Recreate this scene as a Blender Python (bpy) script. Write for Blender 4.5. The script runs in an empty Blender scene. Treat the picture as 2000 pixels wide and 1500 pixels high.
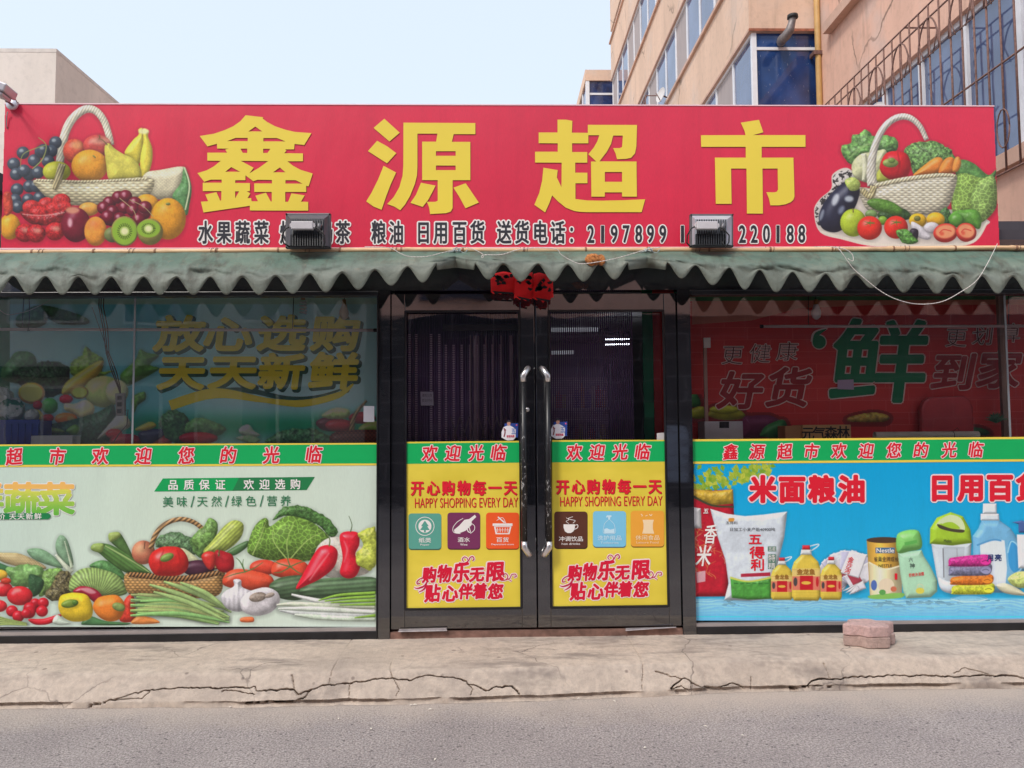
import bpy, bmesh, math, random
import numpy as np
from mathutils import Vector, Matrix
random.seed(7); RNG = np.random.default_rng(7)
S = bpy.context.scene; COL = S.collection; R = math.radians

# ---------------------------------------------------------------- camera, sky, sun, exposure
PITCH, YAW, ROLL, F = 0.05570103, 0.02246972, -0.00697656, 1500.0
CAM = np.array([0.0, -5.0, 1.5])
def _axes():
    fwd = np.array([math.sin(YAW), math.cos(YAW), 0.]); rt = np.array([math.cos(YAW), -math.sin(YAW), 0.]); up = np.array([0, 0, 1.])
    f2 = fwd*math.cos(PITCH)+up*math.sin(PITCH); u2 = up*math.cos(PITCH)-fwd*math.sin(PITCH)
    return rt*math.cos(ROLL)+u2*math.sin(ROLL), u2*math.cos(ROLL)-rt*math.sin(ROLL), f2
AX_R, AX_U, AX_F = _axes()
cam = bpy.data.cameras.new('camera'); camo = bpy.data.objects.new('camera', cam); COL.objects.link(camo)
cam.sensor_width = 36; cam.lens = 36*F/2000; cam.clip_start = .05; cam.clip_end = 2000
m = Matrix.Identity(4)
for i in range(3):
    m[i][0] = AX_R[i]; m[i][1] = AX_U[i]; m[i][2] = -AX_F[i]; m[i][3] = CAM[i]
camo.matrix_world = m; S.camera = camo

SUN_EL, SUN_AZ = R(48), R(220)           # azimuth measured from +Y clockwise
sd = Vector((math.sin(SUN_AZ)*math.cos(SUN_EL), math.cos(SUN_AZ)*math.cos(SUN_EL), math.sin(SUN_EL)))
W = bpy.data.worlds.new('World'); S.world = W; W.use_nodes = True
nt = W.node_tree; bg = nt.nodes['Background']; sky = nt.nodes.new('ShaderNodeTexSky')
sky.sky_type = 'NISHITA'; sky.sun_disc = False; sky.sun_elevation = SUN_EL; sky.sun_rotation = SUN_AZ
sky.air_density = 1.0; sky.dust_density = 4.0; sky.ozone_density = 2.0; sky.altitude = 0
hz = nt.nodes.new('ShaderNodeMix'); hz.data_type = 'RGBA'; hz.inputs[0].default_value = .72; hz.inputs[7].default_value = (4.3, 4.8, 5.4, 1)   # thin bright haze over the whole sky
nt.links.new(sky.outputs[0], hz.inputs[6]); nt.links.new(hz.outputs[2], bg.inputs[0]); bg.inputs[1].default_value = 0.15
sl = bpy.data.lights.new('sun', 'SUN'); sl.energy = 1.35; sl.angle = R(12); sl.color = (1, .94, .87)
so = bpy.data.objects.new('sun', sl); COL.objects.link(so); so.rotation_euler = sd.to_track_quat('Z', 'Y').to_euler()
S.view_settings.view_transform = 'Standard'; S.view_settings.look = 'None'; S.view_settings.gamma = 1; S.view_settings.exposure = 0.6
S.cycles.max_bounces = 10; S.cycles.transparent_max_bounces = 12; S.cycles.use_denoising = True

# ---------------------------------------------------------------- helpers
def rays(P):
    P = np.atleast_2d(np.asarray(P, float))
    return AX_R[None]*((P[:, 0:1]-1000)/F)+AX_U[None]*((750-P[:, 1:2])/F)+AX_F[None]
def UN(P, Y):                              # photo pixels -> points of the upright plane y = Y
    d = rays(P); return CAM+d*((Y-CAM[1])/d[:, 1:2])
def U(px, py, Y): return tuple(UN([(px, py)], Y)[0])
def UX(px, py, X):                         # -> plane x = X
    d = rays([(px, py)])[0]; return tuple(CAM+d*((X-CAM[0])/d[0]))
def UZ(px, py, Z):
    d = rays([(px, py)])[0]; return tuple(CAM+d*((Z-CAM[2])/d[2]))

def lin(c, g=1.0):
    c = np.asarray(c, float)/255.; l = np.where(c <= .04045, c/12.92, ((c+.055)/1.055)**2.4)*g
    return np.clip(l, 0, .95)
GAIN = 1.25
def srgb(r, g, b, k=GAIN):
    l = lin((r, g, b), k); return (float(l[0]), float(l[1]), float(l[2]), 1.0)

class Nodes:
    def __init__(s, name):
        s.m = bpy.data.materials.new(name); s.m.use_nodes = True; s.t = s.m.node_tree; s.b = s.t.nodes['Principled BSDF']
    def n(s, typ, **k):
        x = s.t.nodes.new(typ)
        for a, v in k.items(): setattr(x, a, v)
        return x
    def l(s, a, b): s.t.links.new(a, b)
    def noise(s, scale, detail=4, rough=.55, vec=None, sx=None):
        x = s.n('ShaderNodeTexNoise'); x.inputs['Scale'].default_value = scale; x.inputs['Detail'].default_value = detail; x.inputs['Roughness'].default_value = rough
        if vec is None: vec = s.coord(sx)
        s.l(vec, x.inputs['Vector']); return x.outputs['Fac']
    def coord(s, sc=None):
        c = s.n('ShaderNodeNewGeometry').outputs['Position']
        if sc is None: return c
        mp = s.n('ShaderNodeMapping'); mp.inputs['Scale'].default_value = sc; s.l(c, mp.inputs['Vector']); return mp.outputs[0]
    def ramp(s, fac, stops):
        r = s.n('ShaderNodeValToRGB'); e = r.color_ramp.elements
        while len(e) < len(stops): e.new(.5)
        for q, (p, c) in zip(e, stops): q.position = p; q.color = c if len(c) == 4 else (*c, 1)
        s.l(fac, r.inputs[0]); return r.outputs[0]
    def mix(s, fac, a, b, mode='MIX'):
        x = s.n('ShaderNodeMix', data_type='RGBA', blend_type=mode)
        for v, i in ((fac, 0), (a, 6), (b, 7)):
            if hasattr(v, 'is_linked'): s.l(v, x.inputs[i])
            else: x.inputs[i].default_value = v if i == 0 or len(v) == 4 else (*v, 1)
        return x.outputs[2]
    def bump(s, h, strength=.3, dist=.01):
        x = s.n('ShaderNodeBump'); x.inputs['Strength'].default_value = strength; x.inputs['Distance'].default_value = dist
        s.l(h, x.inputs['Height']); s.l(x.outputs[0], s.b.inputs['Normal'])
    def set(s, **k):
        for a, v in k.items(): s.b.inputs[a.replace('_', ' ')].default_value = v
        return s
def mat(name, col, rough=.6, metal=0., var=.12, scale=6., bump=0., bscale=60., spec=None, stretch=None):
    """a surface of one real colour with mottled wear"""
    n = Nodes(name); c = np.array(col[:3])
    lo = tuple(np.clip(c*(1-var), 0, 1)); hi = tuple(np.clip(c*(1+var), 0, 1))
    f = n.noise(scale, 5, .6, sx=stretch)
    n.l(n.ramp(f, [(.3, lo), (.7, hi)]), n.b.inputs['Base Color'])
    n.set(Roughness=rough, Metallic=metal)
    if spec is not None: n.b.inputs['Specular IOR Level'].default_value = spec
    if bump: n.bump(n.noise(bscale, 3), bump, .01)
    return n.m
def print_mat(name, rough=.42, spec=.5, grain=.04, emit=0):
    n = Nodes(name); a = n.n('ShaderNodeAttribute', attribute_name='col')
    f = n.noise(400, 2, .5, sx=(1, 1, .08)); f2 = n.noise(2.2, 4, .6)
    v = n.ramp(f, [(.25, (1-grain*2,)*3), (.75, (1,)*3)]); w = n.ramp(f2, [(.3, (1-grain*1.5,)*3), (.7, (1,)*3)])
    c = n.mix(1., n.mix(1., a.outputs['Color'], v, 'MULTIPLY'), w, 'MULTIPLY'); dr = n.noise(7, 5, .7, sx=(1.2, 1, .10)); c = n.mix(1., c, n.ramp(dr, [(.36, (1-grain*.8,)*3), (.52, (1,)*3)]), 'MULTIPLY')
    n.l(c, n.b.inputs['Base Color']); n.set(Roughness=rough); n.b.inputs['Specular IOR Level'].default_value = spec
    n.bump(n.noise(2.4, 3, sx=(1.6, 1, .6)), .35, .02)
    return n.m

def props(o, label=None, cat=None, group=None, kind=None):
    for k, v in (('label', label), ('category', cat), ('group', group), ('kind', kind)):
        if v: o[k] = v
    return o
def link(name, me, mt=None, parent=None):
    o = bpy.data.objects.new(name, me); COL.objects.link(o)
    if mt is not None and me is not None: me.materials.append(mt)
    if parent is not None:
        o.parent = parent
        w = parent.location.copy(); q = parent.parent
        while q is not None: w += q.location; q = q.parent
        if me is not None: me.transform(Matrix.Translation(-w))
        else: o.location = -w
    return o
def thing(name, loc, label, cat, group=None, kind=None):
    o = bpy.data.objects.new(name, None); COL.objects.link(o); o.location = loc; o.empty_display_size = .1
    return props(o, label, cat, group, kind)

class MB:
    """collects shapes into one mesh"""
    def __init__(s): s.v = []; s.f = []; s.c = []; s.smooth = []
    def add(s, v, f, col=None, smooth=False):
        k = len(s.v); s.v.extend([tuple(map(float, p)) for p in v]); s.f.extend([tuple(i+k for i in q) for q in f])
        s.smooth.extend([smooth]*len(f))
        if col is not None:
            if len(s.c) < k: s.c.extend([(1, 1, 1, 1)]*(k-len(s.c)))
            col = np.asarray(col, float)
            s.c.extend([tuple(col)]*len(v) if col.ndim == 1 else [tuple(q) for q in col])
        return s
    def box(s, x0, y0, z0, x1, y1, z1, col=None):
        v = [(x, y, z) for x in (x0, x1) for y in (y0, y1) for z in (z0, z1)]
        return s.add(v, [(0, 1, 3, 2), (4, 6, 7, 5), (0, 4, 5, 1), (2, 3, 7, 6), (0, 2, 6, 4), (1, 5, 7, 3)], col)
    def obox(s, c, ax, ay, az, hx, hy, hz, col=None):
        c, ax, ay, az = map(np.asarray, (c, ax, ay, az))
        v = [c+ax*hx*i+ay*hy*j+az*hz*k for i in (-1, 1) for j in (-1, 1) for k in (-1, 1)]
        return s.add(v, [(0, 1, 3, 2), (4, 6, 7, 5), (0, 4, 5, 1), (2, 3, 7, 6), (0, 2, 6, 4), (1, 5, 7, 3)], col)
    def quad(s, *p, col=None): return s.add(p, [tuple(range(len(p)))], col)
    def tube(s, pts, r, n=8, cap=True, col=None):
        P = [np.asarray(p, float) for p in pts]; rr = r if hasattr(r, '__len__') else [r]*len(P); v = []; u = None
        for i, p in enumerate(P):
            t = P[min(i+1, len(P)-1)]-P[max(i-1, 0)]; t = t/(np.linalg.norm(t)+1e-9)
            if u is None: u = np.cross(t, (0, 0, 1) if abs(t[2]) < .9 else (1, 0, 0))
            else: u = u-t*np.dot(u, t)
            u = u/(np.linalg.norm(u)+1e-9); w = np.cross(t, u)
            v += [p+(u*math.cos(a)+w*math.sin(a))*rr[i] for a in [2*math.pi*j/n for j in range(n)]]
        f = [(i*n+j, i*n+(j+1) % n, (i+1)*n+(j+1) % n, (i+1)*n+j) for i in range(len(P)-1) for j in range(n)]
        k = len(s.v); s.add(v, f, col, True)
        if cap:
            s.f += [tuple(k+j for j in range(n))[::-1], tuple(k+(len(P)-1)*n+j for j in range(n))]; s.smooth += [False, False]
        return s
    def lathe(s, c, prof, n=20, axis=(0, 0, 1), col=None):
        ax = np.asarray(axis, float); ax /= np.linalg.norm(ax); u = np.cross(ax, (1, 0, 0) if abs(ax[0]) < .9 else (0, 1, 0)); u /= np.linalg.norm(u); w = np.cross(ax, u); c = np.asarray(c, float)
        v = [c+ax*h+(u*math.cos(2*math.pi*j/n)+w*math.sin(2*math.pi*j/n))*r for h, r in prof for j in range(n)]
        f = [(i*n+j, i*n+(j+1) % n, (i+1)*n+(j+1) % n, (i+1)*n+j) for i in range(len(prof)-1) for j in range(n)]
        return s.add(v, f, col, True)
    def prism(s, poly, d, col=None):
        """poly: 3-D outline, d: extrusion vector"""
        a = [np.asarray(p, float) for p in poly]; b = [p+np.asarray(d) for p in a]; n = len(a)
        return s.add(a+b, [tuple(range(n))[::-1], tuple(range(n, 2*n))]+[(i, (i+1) % n, n+(i+1) % n, n+i) for i in range(n)], col)
    def mesh(s, name):
        me = bpy.data.meshes.new(name); me.from_pydata(s.v, [], s.f); me.polygons.foreach_set('use_smooth', s.smooth)
        if s.c:
            s.c.extend([(1, 1, 1, 1)]*(len(s.v)-len(s.c)))
            a = me.color_attributes.new('col', 'FLOAT_COLOR', 'POINT'); a.data.foreach_set('color', np.asarray(s.c, float).ravel())
        me.update(); return me
    def build(s, name, mt, parent=None, bevel=0, label=None):
        me = s.mesh(name)
        b = bmesh.new(); b.from_mesh(me); bmesh.ops.recalc_face_normals(b, faces=b.faces); b.to_mesh(me); b.free()
        o = link(name, me, mt, parent)
        if bevel:
            q = o.modifiers.new('bevel', 'BEVEL'); q.width = bevel; q.segments = 2; q.limit_method = 'ANGLE'; q.angle_limit = R(40)
        if label: o['label'] = label
        return o

# ---------------------------------------------------------------- lettering
_G = {}
def glyph(text, bold=0.):
    k = (text, bold)
    if k not in _G:
        cu = bpy.data.curves.new('lettering', 'FONT'); cu.body = text; cu.offset = bold; cu.resolution_u = 4
        o = bpy.data.objects.new('lettering', cu); COL.objects.link(o); dg = bpy.context.evaluated_depsgraph_get(); dg.update()
        me = bpy.data.meshes.new_from_object(o.evaluated_get(dg)); n = len(me.vertices)
        v = np.zeros(n*3); me.vertices.foreach_get('co', v); v = v.reshape(-1, 3)[:, :2]
        _G[k] = (v, [tuple(p.vertices) for p in me.polygons])
        bpy.data.objects.remove(o); bpy.data.curves.remove(cu); bpy.data.meshes.remove(me)
    return _G[k]
def letters(name, items, Y, mt, parent, bold=.02, skew=0., grad=None, label=None):
    """items: (char, centre x, centre y, width, height[, turn]) in photo pixels, set on the plane y = Y.
    bold: how far the stroke is fattened, in cell sizes, by laying shifted copies a hair's breadth apart"""
    mb = MB(); n_ = 1 if bold <= 0 else (10 if bold < .05 else 18)
    for it in items:
        ch, cx, cy, w, h = it[:5]; rot = it[5] if len(it) > 5 else 0
        v, f = glyph(ch, min(bold, 0.)); w = h*.36 if ch == '/' else w
        if len(ch) == 1 and ord(ch) > 0x2000: x = (v[:, 0]-.5)*w; y = -(v[:, 1]-.38)*h; q = min(w, h)*bold          # em cell
        else:
            a, b = v.min(0), v.max(0); x = ((v[:, 0]-a[0])/(b[0]-a[0])-.5)*w; y = (.5-(v[:, 1]-a[1])/(b[1]-a[1]))*h; q = min(w/len(ch)*1.6, h)*bold*1.3   # fitted
        x = x-y*skew; c, s_ = math.cos(rot), math.sin(rot); P = np.stack([cx+x*c-y*s_, cy+x*s_+y*c], 1)
        for k in range(n_):
            o = np.array([math.cos(2*math.pi*k/n_), math.sin(2*math.pi*k/n_)])*q if n_ > 1 else 0.
            mb.add(UN(P+o, Y-.00003*k), f, None if grad is None else grad(P))
    me = mb.mesh(name); o = link(name, me, mt, parent)
    if label: o['label'] = label
    return o
def fillpoly(loops):
    """2-D outlines (outer ones and holes) -> filled flat verts, faces"""
    cu = bpy.data.curves.new('lettering', 'CURVE'); cu.dimensions = '2D'; cu.fill_mode = 'FRONT'
    for L in loops:
        sp = cu.splines.new('POLY'); sp.points.add(len(L)-1); sp.use_cyclic_u = True
        for p, (x, y) in zip(sp.points, L): p.co = (x*.01, -y*.01, 0, 1)
    o = bpy.data.objects.new('lettering', cu); COL.objects.link(o); dg = bpy.context.evaluated_depsgraph_get(); dg.update()
    me = bpy.data.meshes.new_from_object(o.evaluated_get(dg)); v = [(p.co.x*100, -p.co.y*100) for p in me.vertices]; f = [tuple(p.vertices) for p in me.polygons]
    bpy.data.objects.remove(o); bpy.data.curves.remove(cu); bpy.data.meshes.remove(me)
    return np.array(v), f

# ---------------------------------------------------------------- printed pictures: ink laid down on a fine grid of points
def vnoise(x, y, sc, seed=0):
    x = x/sc+seed*17.3; y = y/sc+seed*9.1; xi = np.floor(x).astype(int); yi = np.floor(y).astype(int); fx = x-xi; fy = y-yi
    fx = fx*fx*(3-2*fx); fy = fy*fy*(3-2*fy)
    h = lambda a, b: (np.sin(a*127.1+b*311.7+seed*74.7)*43758.5453) % 1.0
    return (h(xi, yi)*(1-fx)+h(xi+1, yi)*fx)*(1-fy)+(h(xi, yi+1)*(1-fx)+h(xi+1, yi+1)*fx)*fy
def fbm(x, y, sc, seed=0): return vnoise(x, y, sc, seed)*.55+vnoise(x, y, sc/2.1, seed+1)*.3+vnoise(x, y, sc/4.3, seed+2)*.15
def worley(x, y, sc, seed=0):
    x = x/sc; y = y/sc; xi = np.floor(x); yi = np.floor(y); d1 = np.full(x.shape, 9.); d2 = np.full(x.shape, 9.)
    for i in (-1, 0, 1):
        for j in (-1, 0, 1):
            a = xi+i; b = yi+j; hx = (np.sin(a*127.1+b*311.7+seed)*43758.5) % 1; hy = (np.sin(a*269.5+b*183.3+seed)*43758.5) % 1
            d = np.hypot(a+hx-x, b+hy-y); d2 = np.where(d < d1, d1, np.minimum(d2, d)); d1 = np.minimum(d1, d)
    return d2-d1
class Ink:
    def __init__(s, x0, y0, x1, y1, k, bg):
        s.nx = int((x1-x0)*k)+1; s.ny = int((y1-y0)*k)+1; s.k = k; s.x0 = x0; s.y0 = y0
        s.X, s.Y = np.meshgrid(np.linspace(x0, x1, s.nx), np.linspace(y0, y1, s.ny))
        s.shade = .15; s.mott = .7; s.I = np.zeros((s.ny, s.nx, 3)); s.I[:] = np.asarray(bg(s.X, s.Y) if callable(bg) else bg, float); s.T = (0, 0, 1.)
    def at(s, ox, oy, sc): s.T = (ox, oy, sc); return s
    def _p(s, pts): ox, oy, sc = s.T; return np.array([(ox+x/sc, oy+y/sc) for x, y in pts], float)
    def poly(s, pts, col, Rr=None, smooth=True, amb=.64, dif=.54, spec=.35, noise=0, nsc=6, tex=None, edge=1.0, flat=False, alpha=1., raw=False, lump=0):
        P = np.asarray(pts, float) if raw else s._p(pts)
        if smooth and len(P) > 2:
            n = len(P); t = np.linspace(0, 1, 7)[:-1, None]; out = []
            for i in range(n):
                a, b, c, d = P[i-1], P[i], P[(i+1) % n], P[(i+2) % n]
                out.append(.5*((2*b)+(c-a)*t+(2*a-5*b+4*c-d)*t*t+(3*b-a-3*c+d)*t**3))
            P = np.concatenate(out)
        lo = P.min(0)-9; hi = P.max(0)+9
        i0 = max(0, int((lo[0]-s.x0)*s.k)); i1 = min(s.nx, int((hi[0]-s.x0)*s.k)+2); j0 = max(0, int((lo[1]-s.y0)*s.k)); j1 = min(s.ny, int((hi[1]-s.y0)*s.k)+2)
        if i1-i0 < 2 or j1-j0 < 2: return
        X = s.X[j0:j1, i0:i1]; Y = s.Y[j0:j1, i0:i1]
        XX, YY = X, Y
        if lump: XX = X+(fbm(X, Y, lump*3, 3)-.5)*lump*2; YY = Y+(fbm(X, Y, lump*3, 8)-.5)*lump*2
        D = np.full(X.shape, 1e9); inside = np.zeros(X.shape, bool); Q = np.roll(P, -1, 0)
        for (ax, ay), (bx, by) in zip(P, Q):
            ex, ey = bx-ax, by-ay; wx, wy = XX-ax, YY-ay; t = np.clip((wx*ex+wy*ey)/(ex*ex+ey*ey+1e-9), 0, 1)
            D = np.minimum(D, (wx-ex*t)**2+(wy-ey*t)**2)
            if ay != by:
                cond = ((ay > YY) != (by > YY)) & (XX < (bx-ax)*(YY-ay)/(by-ay)+ax); inside ^= cond
        D = np.sqrt(D); sdf = np.where(inside, D, -D); M = np.clip(.5+sdf/edge, 0, 1)*alpha
        if not flat and s.shade:                              # the printed picture's own soft contact shade
            sh = np.clip(.5+(sdf+3)/9., 0, 1)*s.shade; k_ = int(2*s.k); sh = np.concatenate([np.zeros_like(sh[:k_]), sh[:-k_]], 0)*np.clip(np.minimum.reduce([X-X[0, 0], X[0, -1]-X, Y-Y[0, 0], Y[-1, 0]-Y])/3., 0, 1); s.I[j0:j1, i0:i1] *= (1-sh*(1-M))[..., None]
        c = np.asarray(col, float)*np.ones(X.shape+(3,))
        if tex is not None: c = c*tex(X, Y, sdf)[..., None] if tex(X[:1, :1], Y[:1, :1], sdf[:1, :1]).ndim == 2 else tex(X, Y, sdf)
        if noise: c = c*(1+(fbm(X, Y, nsc, 5)-.5)*2*noise)[..., None]
        if not flat: c = c*(1+((fbm(X, Y, 11, 15)-.5)*.30+(vnoise(X, Y, 1.7, 16)-.5)*.14)*s.mott)[..., None]
        if not flat:
            r = Rr or max(2., np.percentile(sdf[inside], 98) if inside.any() else 3.)
            h = np.sqrt(np.clip(1-(1-np.clip(sdf/r, 0, 1))**2, 0, 1))*r*.9
            if noise: h = h+(fbm(X, Y, nsc, 9)-.5)*noise*nsc*.9
            gy, gx = np.gradient(h, 1/s.k); nz = 1/np.sqrt(gx*gx+gy*gy+1); nx, ny = -gx*nz, -gy*nz
            lx, ly, lz = -.42, -.62, .66; lam = np.clip(nx*lx+ny*ly+nz*lz, 0, 1); hz = np.clip(nx*lx*.6+ny*ly*.6+nz*.88, 0, 1)**30
            c = c*(amb+dif*lam)[..., None]; c = c+(255-c)*(spec*hz)[..., None]
        A = s.I[j0:j1, i0:i1]; A[:] = A*(1-M[..., None])+np.clip(c, 0, 255)*M[..., None]
    def ell(s, cx, cy, rx, ry, col, ang=0, **k):
        ca, sa = math.cos(ang), math.sin(ang)
        s.poly([(cx+rx*math.cos(a)*ca-ry*math.sin(a)*sa, cy+rx*math.cos(a)*sa+ry*math.sin(a)*ca) for a in np.linspace(0, 2*math.pi, 33)[:-1]], col, smooth=False, **k)
    def stroke(s, pts, w, col, **k):
        P = s._p(pts); n = len(P)
        if n > 2:
            t = np.linspace(0, 1, 9)[:-1, None]; out = []
            for i in range(n-1):
                a, b, c, d = P[max(i-1, 0)], P[i], P[i+1], P[min(i+2, n-1)]
                out.append(.5*((2*b)+(c-a)*t+(2*a-5*b+4*c-d)*t*t+(3*b-a-3*c+d)*t**3))
            P = np.concatenate(out+[P[-1:]]); n = len(P)
        ww = np.interp(np.linspace(0, 1, n), np.linspace(0, 1, len(w)), w) if hasattr(w, '__len__') else np.full(n, float(w)); ww = ww/s.T[2]
        T = np.gradient(P, axis=0); T /= np.linalg.norm(T, axis=1, keepdims=True)+1e-9; N = np.stack([-T[:, 1], T[:, 0]], 1)
        s.poly(np.concatenate([P+N*ww[:, None]/2, (P-N*ww[:, None]/2)[::-1]]), col, smooth=False, raw=True, **k)
    def veil(s, k, c=(196, 186, 186)): s.I = s.I*(1-k)+np.asarray(c, float)*k
    def grid(s, Y, gain=GAIN):
        P = UN(np.stack([s.X.ravel(), s.Y.ravel()], 1), Y); i = np.arange(s.nx*s.ny).reshape(s.ny, s.nx)
        f = np.stack([i[:-1, :-1].ravel(), i[1:, :-1].ravel(), i[1:, 1:].ravel(), i[:-1, 1:].ravel()], 1)
        c = np.ones((len(P), 4)); c[:, :3] = lin(s.I.reshape(-1, 3), gain); return P, f, c
def bigmesh(name, chunks):
    vs, fs, cs, k = [], [], [], 0
    for v, f, c in chunks: vs.append(v); fs.append(np.asarray(f)+k); cs.append(c); k += len(v)
    V = np.concatenate(vs); Fc = np.concatenate(fs); C = np.concatenate(cs); me = bpy.data.meshes.new(name)
    me.vertices.add(len(V)); me.vertices.foreach_set('co', V.astype(np.float32).ravel()); me.loops.add(Fc.size); me.loops.foreach_set('vertex_index', Fc.astype(np.int32).ravel())
    me.polygons.add(len(Fc)); me.polygons.foreach_set('loop_start', np.arange(0, Fc.size, 4, dtype=np.int32))
    me.update(calc_edges=True)
    a = me.color_attributes.new('col', 'FLOAT_COLOR', 'POINT'); a.data.foreach_set('color', C.astype(np.float32).ravel()); me.update(); return me
def flatquad(x0, y0, x1, y1, Y, col, gain=GAIN):
    P = UN([(x0, y0), (x0, y1), (x1, y1), (x1, y0)], Y); c = np.ones((4, 4)); c[:, :3] = lin(col, gain); return P, [(0, 1, 2, 3)], c
def weave(a=5., b=3., k=.16): return lambda X, Y, d: 1-k+k*np.sin(X*6.28/a+np.floor(Y/b)*3.14)*.5+k*np.sin(Y*6.28/b)*.5+k*.3
def slant(p=6., k=.18, ang=.7): return lambda X, Y, d: 1-k+k*np.sin((X*math.cos(ang)+Y*math.sin(ang))*6.28/p)
# ---------------------------------------------------------------- road and pavement
def crack_field():
    A = [[(345,365),(405,348),(440,338),(520,315),(580,300),(650,297),(700,292),(780,293),(850,292),(930,290),(1000,290),(1005,303),(1060,300),(1130,297),(1148,297),(1165,318),(1215,300),(1260,283),(1300,280),(1380,273),(1440,262),(1500,255),(1535,258),(1600,265),(1640,250),(1690,243),(1740,252),(1800,256),(1830,275),(1880,292),(1905,305),(1940,290),(2000,285),(2030,312)],
         [(440,362),(540,358),(640,360),(720,352),(780,349),(830,350),(940,350),(965,335),(1000,310)], [(960,350),(1085,350),(1140,348),(1200,325),(1215,300)],
         [(1200,325),(1230,345),(1400,340),(1530,333),(1650,332),(1760,325),(1850,320),(1930,315),(2000,325)],
         [(440,338),(560,330),(590,305)], [(1535,180),(1537,260),(1560,300),(1550,322)], [(1148,297),(1140,240)], [(1290,280),(1300,215)], [(870,303),(940,305),(1000,318)], [(1365,342),(1366,280)], [(1830,275),(1850,300),(1840,318)]]
    Bq = [[(0,322),(200,312),(300,313),(400,310),(560,300),(620,295),(650,265),(670,252),(690,262),(720,285),(760,290),(800,290),(850,275),(880,278),(905,297)],
         [(1075,305),(1140,290),(1180,262),(1230,255),(1280,258),(1330,247),(1400,250),(1480,245),(1560,247),(1650,243),(1720,250),(1800,245),(1900,245),(1960,245),(2000,255)],
         [(1140,290),(1180,285),(1210,282),(1250,290)], [(905,297),(1080,303)], [(620,297),(660,285),(700,300),(697,265)], [(560,230),(660,255)], [(500,170),(508,240),(505,300)], [(1250,300),(1500,300),(2000,290)],
         [(1720,235),(1770,215),(1860,240)], [(1240,250),(1215,200)], [(930,250),(935,300)]]
    wA = [9, 8, 7, 8, 4, 2.2, 3, 2.2, 4, 3, 3]; wB = [10, 9, 6, 8, 6, 2.2, 2.2, 5, 2, 2.2, 2]
    keep = ((0, 2, 4, 5, 6, 7, 8, 9, 10), (1, 2, 4, 5, 6, 8, 9, 10)); A, wA = [A[i] for i in keep[0]], [wA[i] for i in keep[0]]; Bq[0] = Bq[0][5:]; Bq, wB = [Bq[i] for i in (0,)+keep[1]], [wB[i] for i in (0,)+keep[1]]
    out = []
    for L, ws, ox in ((A, wA, 0), (Bq, wB, 1000)):
        for l, w in zip(L, ws): out.append(([(ox+x/2, 1200+y/2) for x, y in l], w))
    return out
EDGE_X = [-9, -2.68, -1.3, .08, 1.53, 2.99, 9]; EDGE_Y = [-.70, -.709, -.744, -.725, -.618, -.628, -.62]
TOP_X = [-9, -2.76, -1.33, .09, 1.56, 3.08, 9]; TOP_Y = [-.58, -.581, -.627, -.617, -.531, -.50, -.49]
PZ = .163
def slope_hit(px, py):
    d = rays([(px, py)])[0]; lo, hi = 3.5, 5.6
    for t in np.linspace(3.6/ d[1], 5.2/d[1], 900):
        p = CAM+d*t; ye = np.interp(p[0], EDGE_X, EDGE_Y); yt = np.interp(p[0], TOP_X, TOP_Y)
        z = np.interp(p[1], [ye, yt], [0, PZ])
        if p[2] <= z: return p
    return CAM+d*4.4/d[1]
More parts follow.
